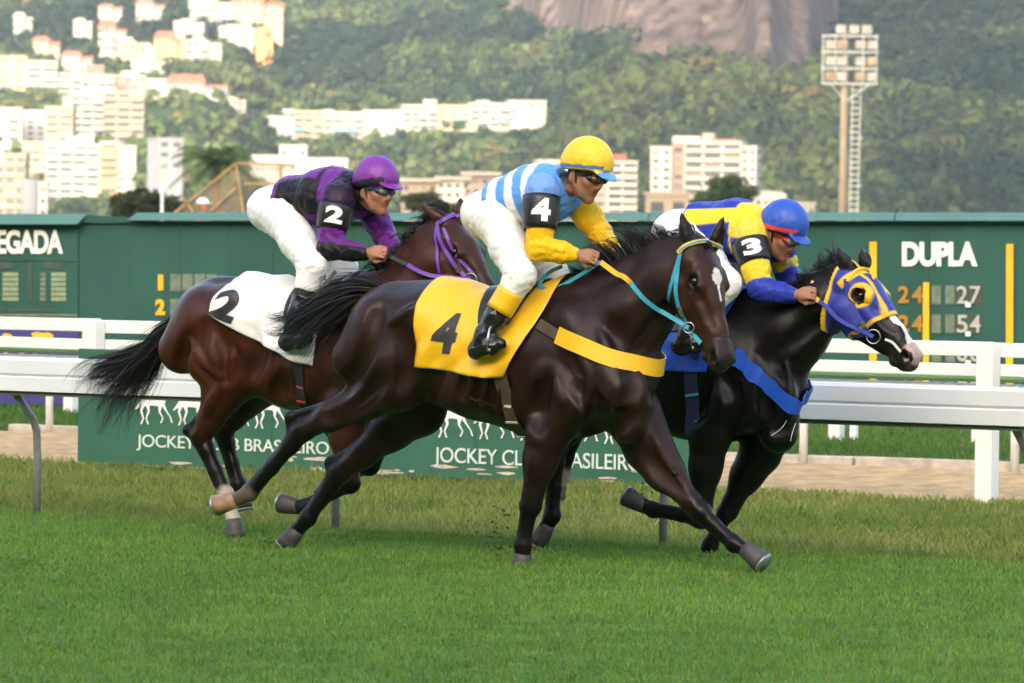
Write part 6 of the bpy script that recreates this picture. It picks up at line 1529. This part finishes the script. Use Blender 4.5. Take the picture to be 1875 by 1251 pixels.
def jockey(rig, spec, base):
    K = lambda k: rig.K(*spec[k]); B = {k: K(k) for k in spec if isinstance(spec[k], tuple) and len(spec[k]) == 3 and not isinstance(spec[k][0], str)}
    e = rig.empty('person', base); tag(e, spec['label'], 'person'); bs = rig.base
    lo = np.min([b for b in B.values()], 0) - .22; hi = np.max([b for b in B.values()], 0) + .25
    Fv = rig.dirv(*spec['face']); Uv0 = rig.M3 @ np.array([0, 0, 1.0]); Uv = unit(Uv0 - Fv * (Uv0 @ Fv))
    tilt = spec.get('tilt', 0.0); Wv = np.cross(Fv, Uv); Uv = unit(Uv + Wv * tilt); Wv = np.cross(Fv, Uv)
    hc = B['head']; sc = spec.get('hs', 1.0)
    sk = spec.get('skin', SK)
    # ---- continuous body
    S = SDF(lo, hi, .006)
    S.chain([(B['pelvis'], .115), (B['waist'], .095), (B['chest'], .115), (B['upper'], .095)], .06, sk, 1.15)
    S.chain([(B['upper'], .075), (B['neck'], .056), (hc - Uv * .07 * sc - Fv * .01, .052)], .03, sk)
    h = person_head(S, hc, Fv, Uv, Wv, sc, sk)
    for s in ('n', 'f'):
        S.cone(B['upper'], B[s + 'sh'], .08, .062, .04, sk); S.chain([(B[s + 'sh'], .058), (B[s + 'el'], .040), (B[s + 'wr'], .027)], .02, sk)
        S.chain([(B[s + 'hip'], .105), (B[s + 'kn'], .058), (B[s + 'an'], .038)], .03, sk); S.cone(B[s + 'an'], B[s + 'he'], .034, .030, .02, sk); S.cone(B[s + 'he'], B[s + 'to'], .030, .026, .02, sk)
        dv = unit(B[s + 'hd'] - B[s + 'wr']); hand(S, B[s + 'wr'] + dv * .025, dv, np.array([0.1, .8 if s == 'n' else -.8, -.6]), -1 if s == 'n' else 1, .95, sk)
    V, F, C = S.mesh(1); rel = (V - hc) / sc; f_, u2, w2 = rel @ Fv, rel @ Uv, rel @ Wv; near = np.linalg.norm(rel, axis=1) < .17
    earm = (np.abs(w2) > .072) & (np.hypot(f_ + .014, u2 + .024) < .040)
    hm_ = np.clip((-.005 - f_ - np.clip(-.02 - u2, 0, 1) * .55) / .012 + .5, 0, 1) * np.clip((u2 + .085) / .015, 0, 1) * near * ~earm; C = C * (1 - hm_[:, None]) + np.array([.012, .009, .008]) * hm_[:, None]
    st = np.exp(-(((u2 + .095) / .03) ** 2 + ((f_ - .05) / .05) ** 2)) * near * .30; C = C * (1 - st[:, None]) + np.array([.10, .06, .05]) * st[:, None]
    mesh_np('body', V - bs, F, M['skin'], e, True, C); bb_ = bvh_of(V, F)
    # ---- breeches
    S = SDF(lo, hi, .007)
    S.chain([(B['pelvis'], .128), (B['waist'], .106)], .05, None, 1.10)
    for s in ('n', 'f'):
        S.cone(B['pelvis'] * .6 + B[s + 'hip'] * .4, B[s + 'hip'], .118, .116, .05); S.ball(B['seat'] + np.array([0, -.06 if s == 'n' else .06, 0]), .106, .05)
        kn = B[s + 'kn']; S.chain([(B[s + 'hip'], .108), (B[s + 'hip'] * .5 + kn * .5, .092), (kn, .074)], .04); S.cone(kn, kn + (B[s + 'an'] - kn) * .30, .076, .066, .03)
    S.folds(.0045, .10, spec['seed'] + 1, 4)
    wv = unit(B['chest'] - B['waist'])
    for s in ('n', 'f'):
        ta = unit(B[s + 'kn'] - B[s + 'hip']); S.folds_dir(.0085, .045, ta, B[s + 'kn'], .20, spec['seed'] + 3, 3); S.folds_dir(.0075, .055, ta, B[s + 'hip'], .22, spec['seed'] + 4, 3); S.folds_dir(.0048, .045, ta, (B[s + 'hip'] + B[s + 'kn']) / 2, .25, spec['seed'] + 8, 3)
    for s in ('n', 'f'): pass
    V, F, C = S.mesh(1); mesh_np('breeches', V - bs, F, spec['breeches'], e, True)
    # ---- silks
    S = SDF(lo, hi, .0065)
    S.chain([(B['waist'] - wv * .05, .126), (B['waist'], .128), (B['chest'], .148), (B['upper'], .126)], .06, (0, 0, 0), 1.18)
    S.cone(B['upper'], B['neck'], .10, .066, .03, (0, 0, 0))
    S.ball(B['chest'] * .6 + B['upper'] * .4 + np.array([0, 0, .0]), .14, .06, (0, 0, 0))
    for s, cc in (('n', (1, 0, 0)), ('f', (0, 1, 0))):
        S.cone(B['upper'] * .8 + B['chest'] * .2, B[s + 'sh'], .11, .086, .05, (0, 0, 0))
        S.chain([(B[s + 'sh'], .082), (B[s + 'sh'] * .4 + B[s + 'el'] * .6, .068), (B[s + 'el'], .058), (B[s + 'el'] * .35 + B[s + 'wr'] * .65, .048), (B[s + 'wr'], .036)], .025, cc)
    S.folds_dir(.011, .075, wv + np.array([0, 0, .5]), B['waist'], .22, spec['seed'] + 31, 3); S.folds_dir(.010, .070, wv, B['nsh'], .20, spec['seed'] + 32, 3); S.folds_dir(.009, .040, unit(B['nel'] - B['nsh']), B['nel'], .16, spec['seed'] + 33, 3); S.folds_dir(.009, .040, unit(B['fel'] - B['fsh']), B['fel'], .16, spec['seed'] + 34, 3); S.folds_dir(.006, .035, unit(B['nwr'] - B['nel']), (B['nwr'] + B['nel']) / 2, .15, spec['seed'] + 35, 3)
    S.folds(.0060, .095, spec['seed'] + 5, 5); S.folds(.0030, .040, spec['seed'] + 6, 4)
    S.halfspace(B['waist'] - wv * .040, -wv, .006, .20); nv = unit(hc - B['neck']); S.halfspace(B['neck'] + nv * .012, nv, .004, .085)
    V, F, C = S.mesh(1)
    sh = mesh_np('silks', V - bs, F, M['silk'], e, True, spec['pattern'](V, C, B, rig))
    # ---- boots
    for s in ('n', 'f'):
        kn, an, he, to = B[s + 'kn'], B[s + 'an'], B[s + 'he'], B[s + 'to']; tp = kn + (an - kn) * spec.get('boot_top', .40); lo2 = np.min([tp, an, he, to], 0) - .12; hi2 = np.max([tp, an, he, to], 0) + .12
        S = SDF(lo2, hi2, .006); S.chain([(tp, .060), (tp * .5 + an * .5, .057), (an, .050)], .02); S.cone(an, he, .048, .042, .03); S.chain([(he, .042), (he * .4 + to * .6, .043), (to, .032)], .03)
        S.folds(.005, .06, spec['seed'] + 9, 5); ax_ = unit(an - tp); S.halfspace(tp + ax_ * .01, -ax_, .005)
        V, F, C = S.mesh(1); bo = mesh_np('boot', V - bs, F, M['boot'], e, True)
        if spec.get('cuff'): tube_cuff('boot_cuff', tp - ax_ * .055, tp + ax_ * .065, .067, .066, spec['cuff'], bo, bs)
        tube_cuff('sock', kn + (an - kn) * .22, tp + ax_ * .03, .060, .054, spec['sock'], e, bs)
    # ---- cap over helmet
    ax = [Fv, Uv, Wv]; lo2 = hc - .24; hi2 = hc + .24; S = SDF(lo2, hi2, .005)
    S.ell(h(-.010, .060), ax, np.array([.134, .126, .116]) * sc, .02); S.ell(h(-.03, .03), ax, np.array([.118, .10, .106]) * sc, .03)
    dn = unit(-Uv + Fv * .30); S.halfspace(h(.0, .016), dn, .01)
    S.ell(h(.115, .038), [unit(Fv - Uv * .25), unit(Uv + Fv * .25), Wv], np.array([.060, .008, .075]) * sc, .010)
    S.folds(.0025, .05, spec['seed'] + 12, 4)
    V, F, C = S.mesh(1); rel = (V - hc) / sc; cap = mesh_np('riding_cap', V - bs, F, M['cap_cloth'], e, True, spec['cap'](rel @ Fv, rel @ Uv, rel @ Wv))
    if spec.get('button'):
        q = MB(); q.tube([h(-.01, .150) - bs, h(-.012, .166) - bs], [.010, .007], 8); q.build('cap_button', M['cap_cloth2'], cap, True)
    # ---- goggles, chin strap
    S = SDF(lo2, hi2, .0045); S.ell(h(.070, .000), ax, np.array([.040, .029, .070]) * sc, .01); S.ell(h(.05, -.035), ax, np.array([.07, .016, .018]) * sc, .006, None, True); V, F, C = S.mesh(1); gg = mesh_np('goggles', V - bs, F, spec['frame'], e, True)
    for w in (1, -1):
        S = SDF(lo2, hi2, .0045); S.ell(h(.086, .001, .032 * w), [unit(Fv + Wv * .35 * w), Uv, unit(Wv - Fv * .35 * w)], np.array([.028, .022, .029]) * sc, .01); V, F, C = S.mesh(1); mesh_np('lens', V - bs, F, spec['lens'], gg, True)
    P = []; Nn = []
    for a in np.linspace(-2.6, 2.6, 40):
        dr = -(Fv * -math.cos(a) + Wv * math.sin(a)); o_ = h(.0, .006) + dr * .3
        P.append(h(.0, .008) + (Fv * math.cos(a) * .090 + Wv * math.sin(a) * .082) * sc); Nn.append(unit(Fv * math.cos(a) + Wv * math.sin(a)))
    P = np.array(P); Nn = np.array(Nn); k_ = np.abs(np.linspace(-2.6, 2.6, 40)) > .75
    for sgn in (1, -1):
        m_ = k_ & (np.linspace(-2.6, 2.6, 40) * sgn > 0); ribbon('goggle_strap', P[m_], Nn[m_], .016, .003, spec['frame'], gg, bs)
    for w in (1, -1):
        q = spline(np.array([h(-.005, .03, .090 * w), h(.012, -.045, .072 * w), h(.045, -.110, .035 * w), h(.055, -.135, 0)]), 12); MB().tube([p - bs for p in q], .0055, 6).build('chin_strap', M['gog_black'], cap, True)
    # ---- numbered armband on the near arm
    a, b = B['nsh'], B['nel']; axx = unit(b - a); p0 = a + (b - a) * spec['band'][0]; p1 = a + (b - a) * spec['band'][1]
    ab = tube_cuff('armband', p0, p1, .092, .080, M['armband'], e, bs, 28, 8, .004)
    vdir = rig.M3 @ np.array([0, -1., 0]); vdir = unit(vdir + np.array(spec.get('num_dir', (0, 0, 0)))); out = unit(vdir - axx * (vdir @ axx)); rgt = np.cross(-axx, out) * -1; rgt = np.cross(out, -axx) * -1
    # reading direction must run to the photo's right
    if (rgt @ rig.M3 @ _r) < 0 if False else ((rig.M3.T @ rgt) @ _r) < 0: rgt = -rgt
    Lb = np.linalg.norm(p1 - p0)
    def fn(x, y):
        an = (x - .5) * 1.05; rr = .092 + (.080 - .092) * (.80 - .62 * y) + .013; c = p0 + axx * (Lb * (.84 - .68 * y))[:, None]
        return c + (out * np.cos(an)[:, None] + rgt * np.sin(an)[:, None]) * rr[:, None] - bs
    glyph_mesh('number', spec['num'], fn, M['white_ink'], ab, 36, 50, .05)
    return e, B, h
# ---- patterns of the silks (by place on the garment)
def torso_t(V, B):
    a = B['waist']; d = B['upper'] - a; return ((V - a) @ d) / (d @ d)
def sm(x, w=.008): return np.clip(x / w + .5, 0, 1)
def lay(c, m, col): return c * (1 - m[:, None]) + np.array(col) * m[:, None]
def arm_t(V, B, s_): a = B[s_ + 'sh']; el = B[s_ + 'el']; d = el - a; return ((V - a) @ d) / (d @ d)
def pat4(V, C, B, rig):
    t = torso_t(V, B); ph = t * 5.0 + .55; tri = np.abs((ph % 2) - 1) - .5; c = lay(np.tile(np.array([.80, .80, .82]), (len(V), 1)), sm(tri, .12), (.10, .30, .75))
    c = lay(c, sm(t - .98, .03), (.10, .30, .75))
    return lay(c, np.clip((np.maximum(C[:, 0], C[:, 1]) - .4) * 5, 0, 1), (.80, .47, .010))
def pat2(V, C, B, rig):
    t = torso_t(V, B); rel = V - B['waist']; d = unit(B['upper'] - B['waist']); up = unit(np.array([0, 0, 1.]) - d * d[2]); hh = rel @ up
    K_ = (.012, .011, .014); P = (.13, .022, .21); c = np.tile(np.array(K_), (len(V), 1))
    for m in (sm(hh - .108 - .015 * np.sin(t * 5)) * sm(.8 - t, .03), sm(-.095 - hh), sm(t - .86, .03) * sm(1.12 - t, .03), sm(-.02 - t, .03)): c = lay(c, m, P)
    for ch, s_, lo_, hi_ in ((0, 'n', .52, .92), (1, 'f', .45, 2.)):
        ts = arm_t(V, B, s_); g = np.clip((C[:, ch] - .4) * 5, 0, 1); c = lay(c, g, K_); c = lay(c, g * sm(ts - lo_, .03) * sm(hi_ - ts, .03), P)
        if ch == 0: c = lay(c, g * sm(.10 - ts, .03), P)
    return c
def pat3(V, C, B, rig):
    t = torso_t(V, B); rel = V - B['waist']; d = unit(B['upper'] - B['waist']); up = unit(np.array([0, 0, 1.]) - d * d[2]); hh = rel @ up
    Bl = (.022, .040, .33); Y = (.76, .55, .03); c = np.tile(np.array(Bl), (len(V), 1))
    for m, q in ((sm(hh - .015 - .05 * t) * sm(.105 + .03 * t - hh) * sm(t + .1, .03), Y), (sm(t - .84, .03) * sm(.16 - hh), Y), (sm(t - .9, .03) * sm(-.02 - hh), Bl)): c = lay(c, m, q)
    for ch, s_ in ((0, 'n'), (1, 'f')):
        ts = arm_t(V, B, s_); g = np.clip((C[:, ch] - .4) * 5, 0, 1); c = lay(c, g, Bl); fw = (V - B[s_ + 'el']) @ unit(B[s_ + 'wr'] - B[s_ + 'el'])
        c = lay(c, g * sm(ts - .50, .03) * sm(.86 - ts, .03) * sm(.05 - fw, .02), Y); c = lay(c, g * sm(.02 - ts, .03), Y)
    return c
def cap4(f, u_, w):
    c = np.tile(np.array([.80, .52, .012]), (len(f), 1)); b = (u_ - .30 * f > .024) & (u_ - .30 * f < .042) & (f < .118); c[b] = (.06, .17, .42); c[(f > .118) & (u_ < .06)] = (.10, .28, .70); return c
def cap2(f, u_, w):
    c = np.tile(np.array([.17, .022, .26]), (len(f), 1)); b = (u_ - .30 * f > .020) & (u_ - .30 * f < .048) & (f < .11); c[b] = (.015, .012, .016); return c
def cap3(f, u_, w):
    c = np.tile(np.array([.018, .075, .42]), (len(f), 1)); b = (u_ - .30 * f > .024) & (u_ - .30 * f < .046) & (f < .115); c[b] = (.62, .05, .04); return c
M['cap_cloth2'] = mat('purple_button', (.17, .022, .26), .5)

J4 = dict(label='rider in blue and white hoops with yellow cap, crouched over the near horse', seed=1,
          pelvis=(903, 393, 0), seat=(893, 392, 0), waist=(925, 376, 0), chest=(978, 361, 0), upper=(1008, 352, 0), neck=(1034, 338, 0), head=(1073, 318, 0),
          nsh=(992, 352, .16), nel=(987, 455, .22), nwr=(1052, 466, .14), nhd=(1087, 471, .13), fsh=(1050, 358, -.16), fel=(1098, 428, -.20), fwr=(1124, 462, -.09), fhd=(1140, 475, -.06),
          nhip=(912, 405, .11), nkn=(953, 505, .28), nan=(889, 612, .36), nhe=(874, 642, .37), nto=(916, 630, .37), fhip=(912, 402, -.11), fkn=(1012, 500, -.25), fan=(955, 600, -.36), fhe=(940, 625, -.37), fto=(980, 615, -.37),
          face=(R(40), R(20)), tilt=-.05, hs=1.02, breeches=M['breeches_dirty'], cuff=M['cloth_yellow'], sock=M['sock_grey'], boot_top=.42, lens=M['lens'], frame=M['gog_black'], pattern=pat4, cap=cap4, num='4', band=(.08, .68))
J2 = dict(label='rider in black and purple silks with purple cap on the bay horse', seed=21, skin=(.36, .17, .10),
          pelvis=(510, 382, 0), seat=(500, 384, 0), waist=(540, 370, 0), chest=(600, 362, 0), upper=(632, 358, 0), neck=(655, 350, 0), head=(689, 347, 0),
          nsh=(618, 365, .16), nel=(602, 455, .22), nwr=(668, 464, .16), nhd=(705, 461, .15), fsh=(672, 368, -.16), fel=(704, 432, -.20), fwr=(722, 462, -.09), fhd=(738, 470, -.06),
          nhip=(520, 398, .11), nkn=(572, 488, .28), nan=(540, 600, .35), nhe=(526, 627, .36), nto=(562, 620, .36), fhip=(520, 395, -.11), fkn=(628, 488, -.25), fan=(598, 590, -.35), fhe=(585, 615, -.36), fto=(622, 608, -.36),
          face=(R(46), R(8)), tilt=-.03, hs=.98, breeches=M['breeches'], cuff=None, sock=M['web_black'], boot_top=.45, lens=M['lens_clear'], frame=M['gog_blue'], pattern=pat2, cap=cap2, num='2', band=(.12, .62), button=True)
J3 = dict(label='rider in blue and yellow silks with blue cap and whip on the black horse', seed=41, skin=(.33, .155, .095),
          pelvis=(1252, 428, 0), seat=(1240, 428, 0), waist=(1284, 420, 0), chest=(1345, 422, 0), upper=(1380, 428, 0), neck=(1404, 430, 0), head=(1432, 428, 0),
          nsh=(1372, 438, .16), nel=(1392, 530, .22), nwr=(1452, 541, .18), nhd=(1484, 537, .18), fsh=(1424, 448, -.16), fel=(1440, 500, -.20), fwr=(1476, 532, -.09), fhd=(1495, 538, -.06),
          nhip=(1262, 442, .11), nkn=(1330, 520, .28), nan=(1262, 610, .36), nhe=(1246, 634, .37), nto=(1288, 628, .37), fhip=(1262, 440, -.11), fkn=(1380, 520, -.25), fan=(1320, 605, -.36), fhe=(1305, 630, -.37), fto=(1345, 622, -.37),
          face=(R(42), R(28)), tilt=-.02, hs=.98, breeches=M['breeches'], cuff=None, sock=M['web_black'], boot_top=.40, lens=M['lens_clear'], frame=M['gog_red'], pattern=pat3, cap=cap3, num='3', band=(.05, .50))
for rig, sp, hs_ in ((rg4, J4, e4), (rg2, J2, e2), (rg3, J3, e3)):
    rig.base = np.zeros(3)
    foot = rig.K(*sp['nto']); ffoot = rig.K(*sp['fto']); seat = rig.K(*sp['pelvis'])
    for fpt in (foot, ffoot):
        stirrup(rig, hs_, fpt * .7 + np.array(rig.K(*sp['nhe' if fpt is foot else 'fhe'])) * .3 + np.array([0.0, 0, .0]), np.array([fpt[0] + .12, fpt[1] * .75, fpt[2] + .36]), M['leather_brown'])
    je, jb, jh = jockey(rig, sp, (float(foot[0]), 0.0, float(foot[2]) - .05))
    sp['B'] = jb
# whip in the leader's hand: a thing of its own
rg3.base = np.zeros(3); t0 = rg3.K(1490, 515, .09); t1 = rg3.K(1374, 742, .22)
we = empty('whip', rg3.wd(t1), -rg3.psi); tag(we, 'thin black and gold riding whip pointing down along the black horse neck', 'whip')
q = lambda t: (t0 * (1 - t) + t1 * t) - t1
MB().tube([q(0), q(.04), q(.05), q(.14)], [.013, .012, .010, .009], 10).build('handle', M['gold'], we, True)
MB().tube([q(.14), q(.48)], [.0085, .0075], 8).build('shaft', M['leather'], we, True)
for i in range(18):
    MB().tube([q(.48 + i * .02), q(.48 + i * .02 + .011)], .0078, 8).build('gold_band', M['gold'], we, True); MB().tube([q(.48 + i * .02 + .011), q(.48 + i * .02 + .02)], .0074, 8).build('black_band', M['leather'], we, True)
MB().tube([q(.84), q(1.0)], [.0085, .006], 8).build('flap', M['leather'], we, True)

# ------------------------------------------------------------------ bystander behind the scoreboard, only head and shoulders in view
pr = Rig(R(20), 0, 900); dpx = 85.0; ph = at(371, 377, dpx); pr.O = np.array([ph[0], ph[1], -1.0]); hz0 = ph[2] + 1.0
S = SDF((-.35, -.35, -.02), (.35, .35, hz0 + .2), .016); T = hz0 - .27; jc = (.50, .17, .09)
S.cone((0, 0, T - .05), (0, 0, T - .55), .13, .12, .05, jc, 1.3)
for w in (1, -1):
    S.chain([((0, .17 * w, T), .07), ((.03, .23 * w, T - .30), .05), ((.12, .17 * w, T - .52), .038)], .03, jc); S.ball((.15, .16 * w, T - .58), .042, .02, SK); S.cone((0, 0, T), (0, .17 * w, T), .09, .075, .04, jc)
    S.chain([((0, .09 * w, T - .60), .10), ((.02, .10 * w, (T - .6) * .52), .07), ((0, .10 * w, .09), .05)], .04, (.05, .06, .09)); S.cone((-.04, .10 * w, .05), (.13, .10 * w, .04), .05, .04, .02, (.03, .03, .03))
S.cone((0, 0, T), (0, 0, T + .12), .06, .055, .03, SK); person_head(S, np.array([.02, 0, hz0]), np.array([1., 0, 0]), np.array([0, 0, 1.]), np.array([0, -1., 0]), .95)
pr.base = np.zeros(3); pe = pr.empty('person', (0, 0, 0)); tag(pe, 'bystander in orange top and white cap behind the scoreboard', 'person'); V, F, C = S.mesh(1); mesh_np('body', V, F, M['skin'], pe, True, C)
S = SDF((-.2, -.2, hz0 - .1), (.25, .2, hz0 + .2), .012); S.ell((0.0, 0, hz0 + .045), np.eye(3), (.112, .095, .095), .02); S.halfspace((0, 0, hz0 + .03), (0, 0, -1.), .008); S.ell((.12, 0, hz0 + .04), np.eye(3), (.07, .07, .010), .01); V, F, C = S.mesh(1); mesh_np('cap', V, F, M['white'], pe, True)
# ------------------------------------------------------------------ clods of turf thrown up by the hooves
rgc = np.random.default_rng(3); VV = []; FF = []; b0 = 0
for (px, py, n_, sp) in ((905, 985, 34, 18), (890, 950, 12, 24), (495, 998, 22, 12), (1165, 900, 8, 14), (915, 940, 8, 26)):
    for i in range(n_):
        p = rg4.wd(rg4.K(px + rgc.normal() * sp, py + rgc.normal() * sp * .9, rgc.uniform(-.3, .2))); p[2] = max(p[2], .02); r_ = rgc.uniform(.002, .008)
        q = rgc.normal(size=(6, 3)) * r_ + p; VV.append(q); FF += [(b0, b0 + 1, b0 + 2), (b0 + 1, b0 + 2, b0 + 3), (b0, b0 + 2, b0 + 4), (b0 + 2, b0 + 3, b0 + 5), (b0, b0 + 1, b0 + 4), (b0 + 3, b0 + 4, b0 + 5)]; b0 += 6
o = mesh_np('turf_clods', np.concatenate(VV), np.array(FF), mat('clod_earth', (.055, .050, .022), .9, .4, 30)); tag(o, 'crumbs of earth and turf thrown up behind the hooves', 'clods', None, 'stuff')
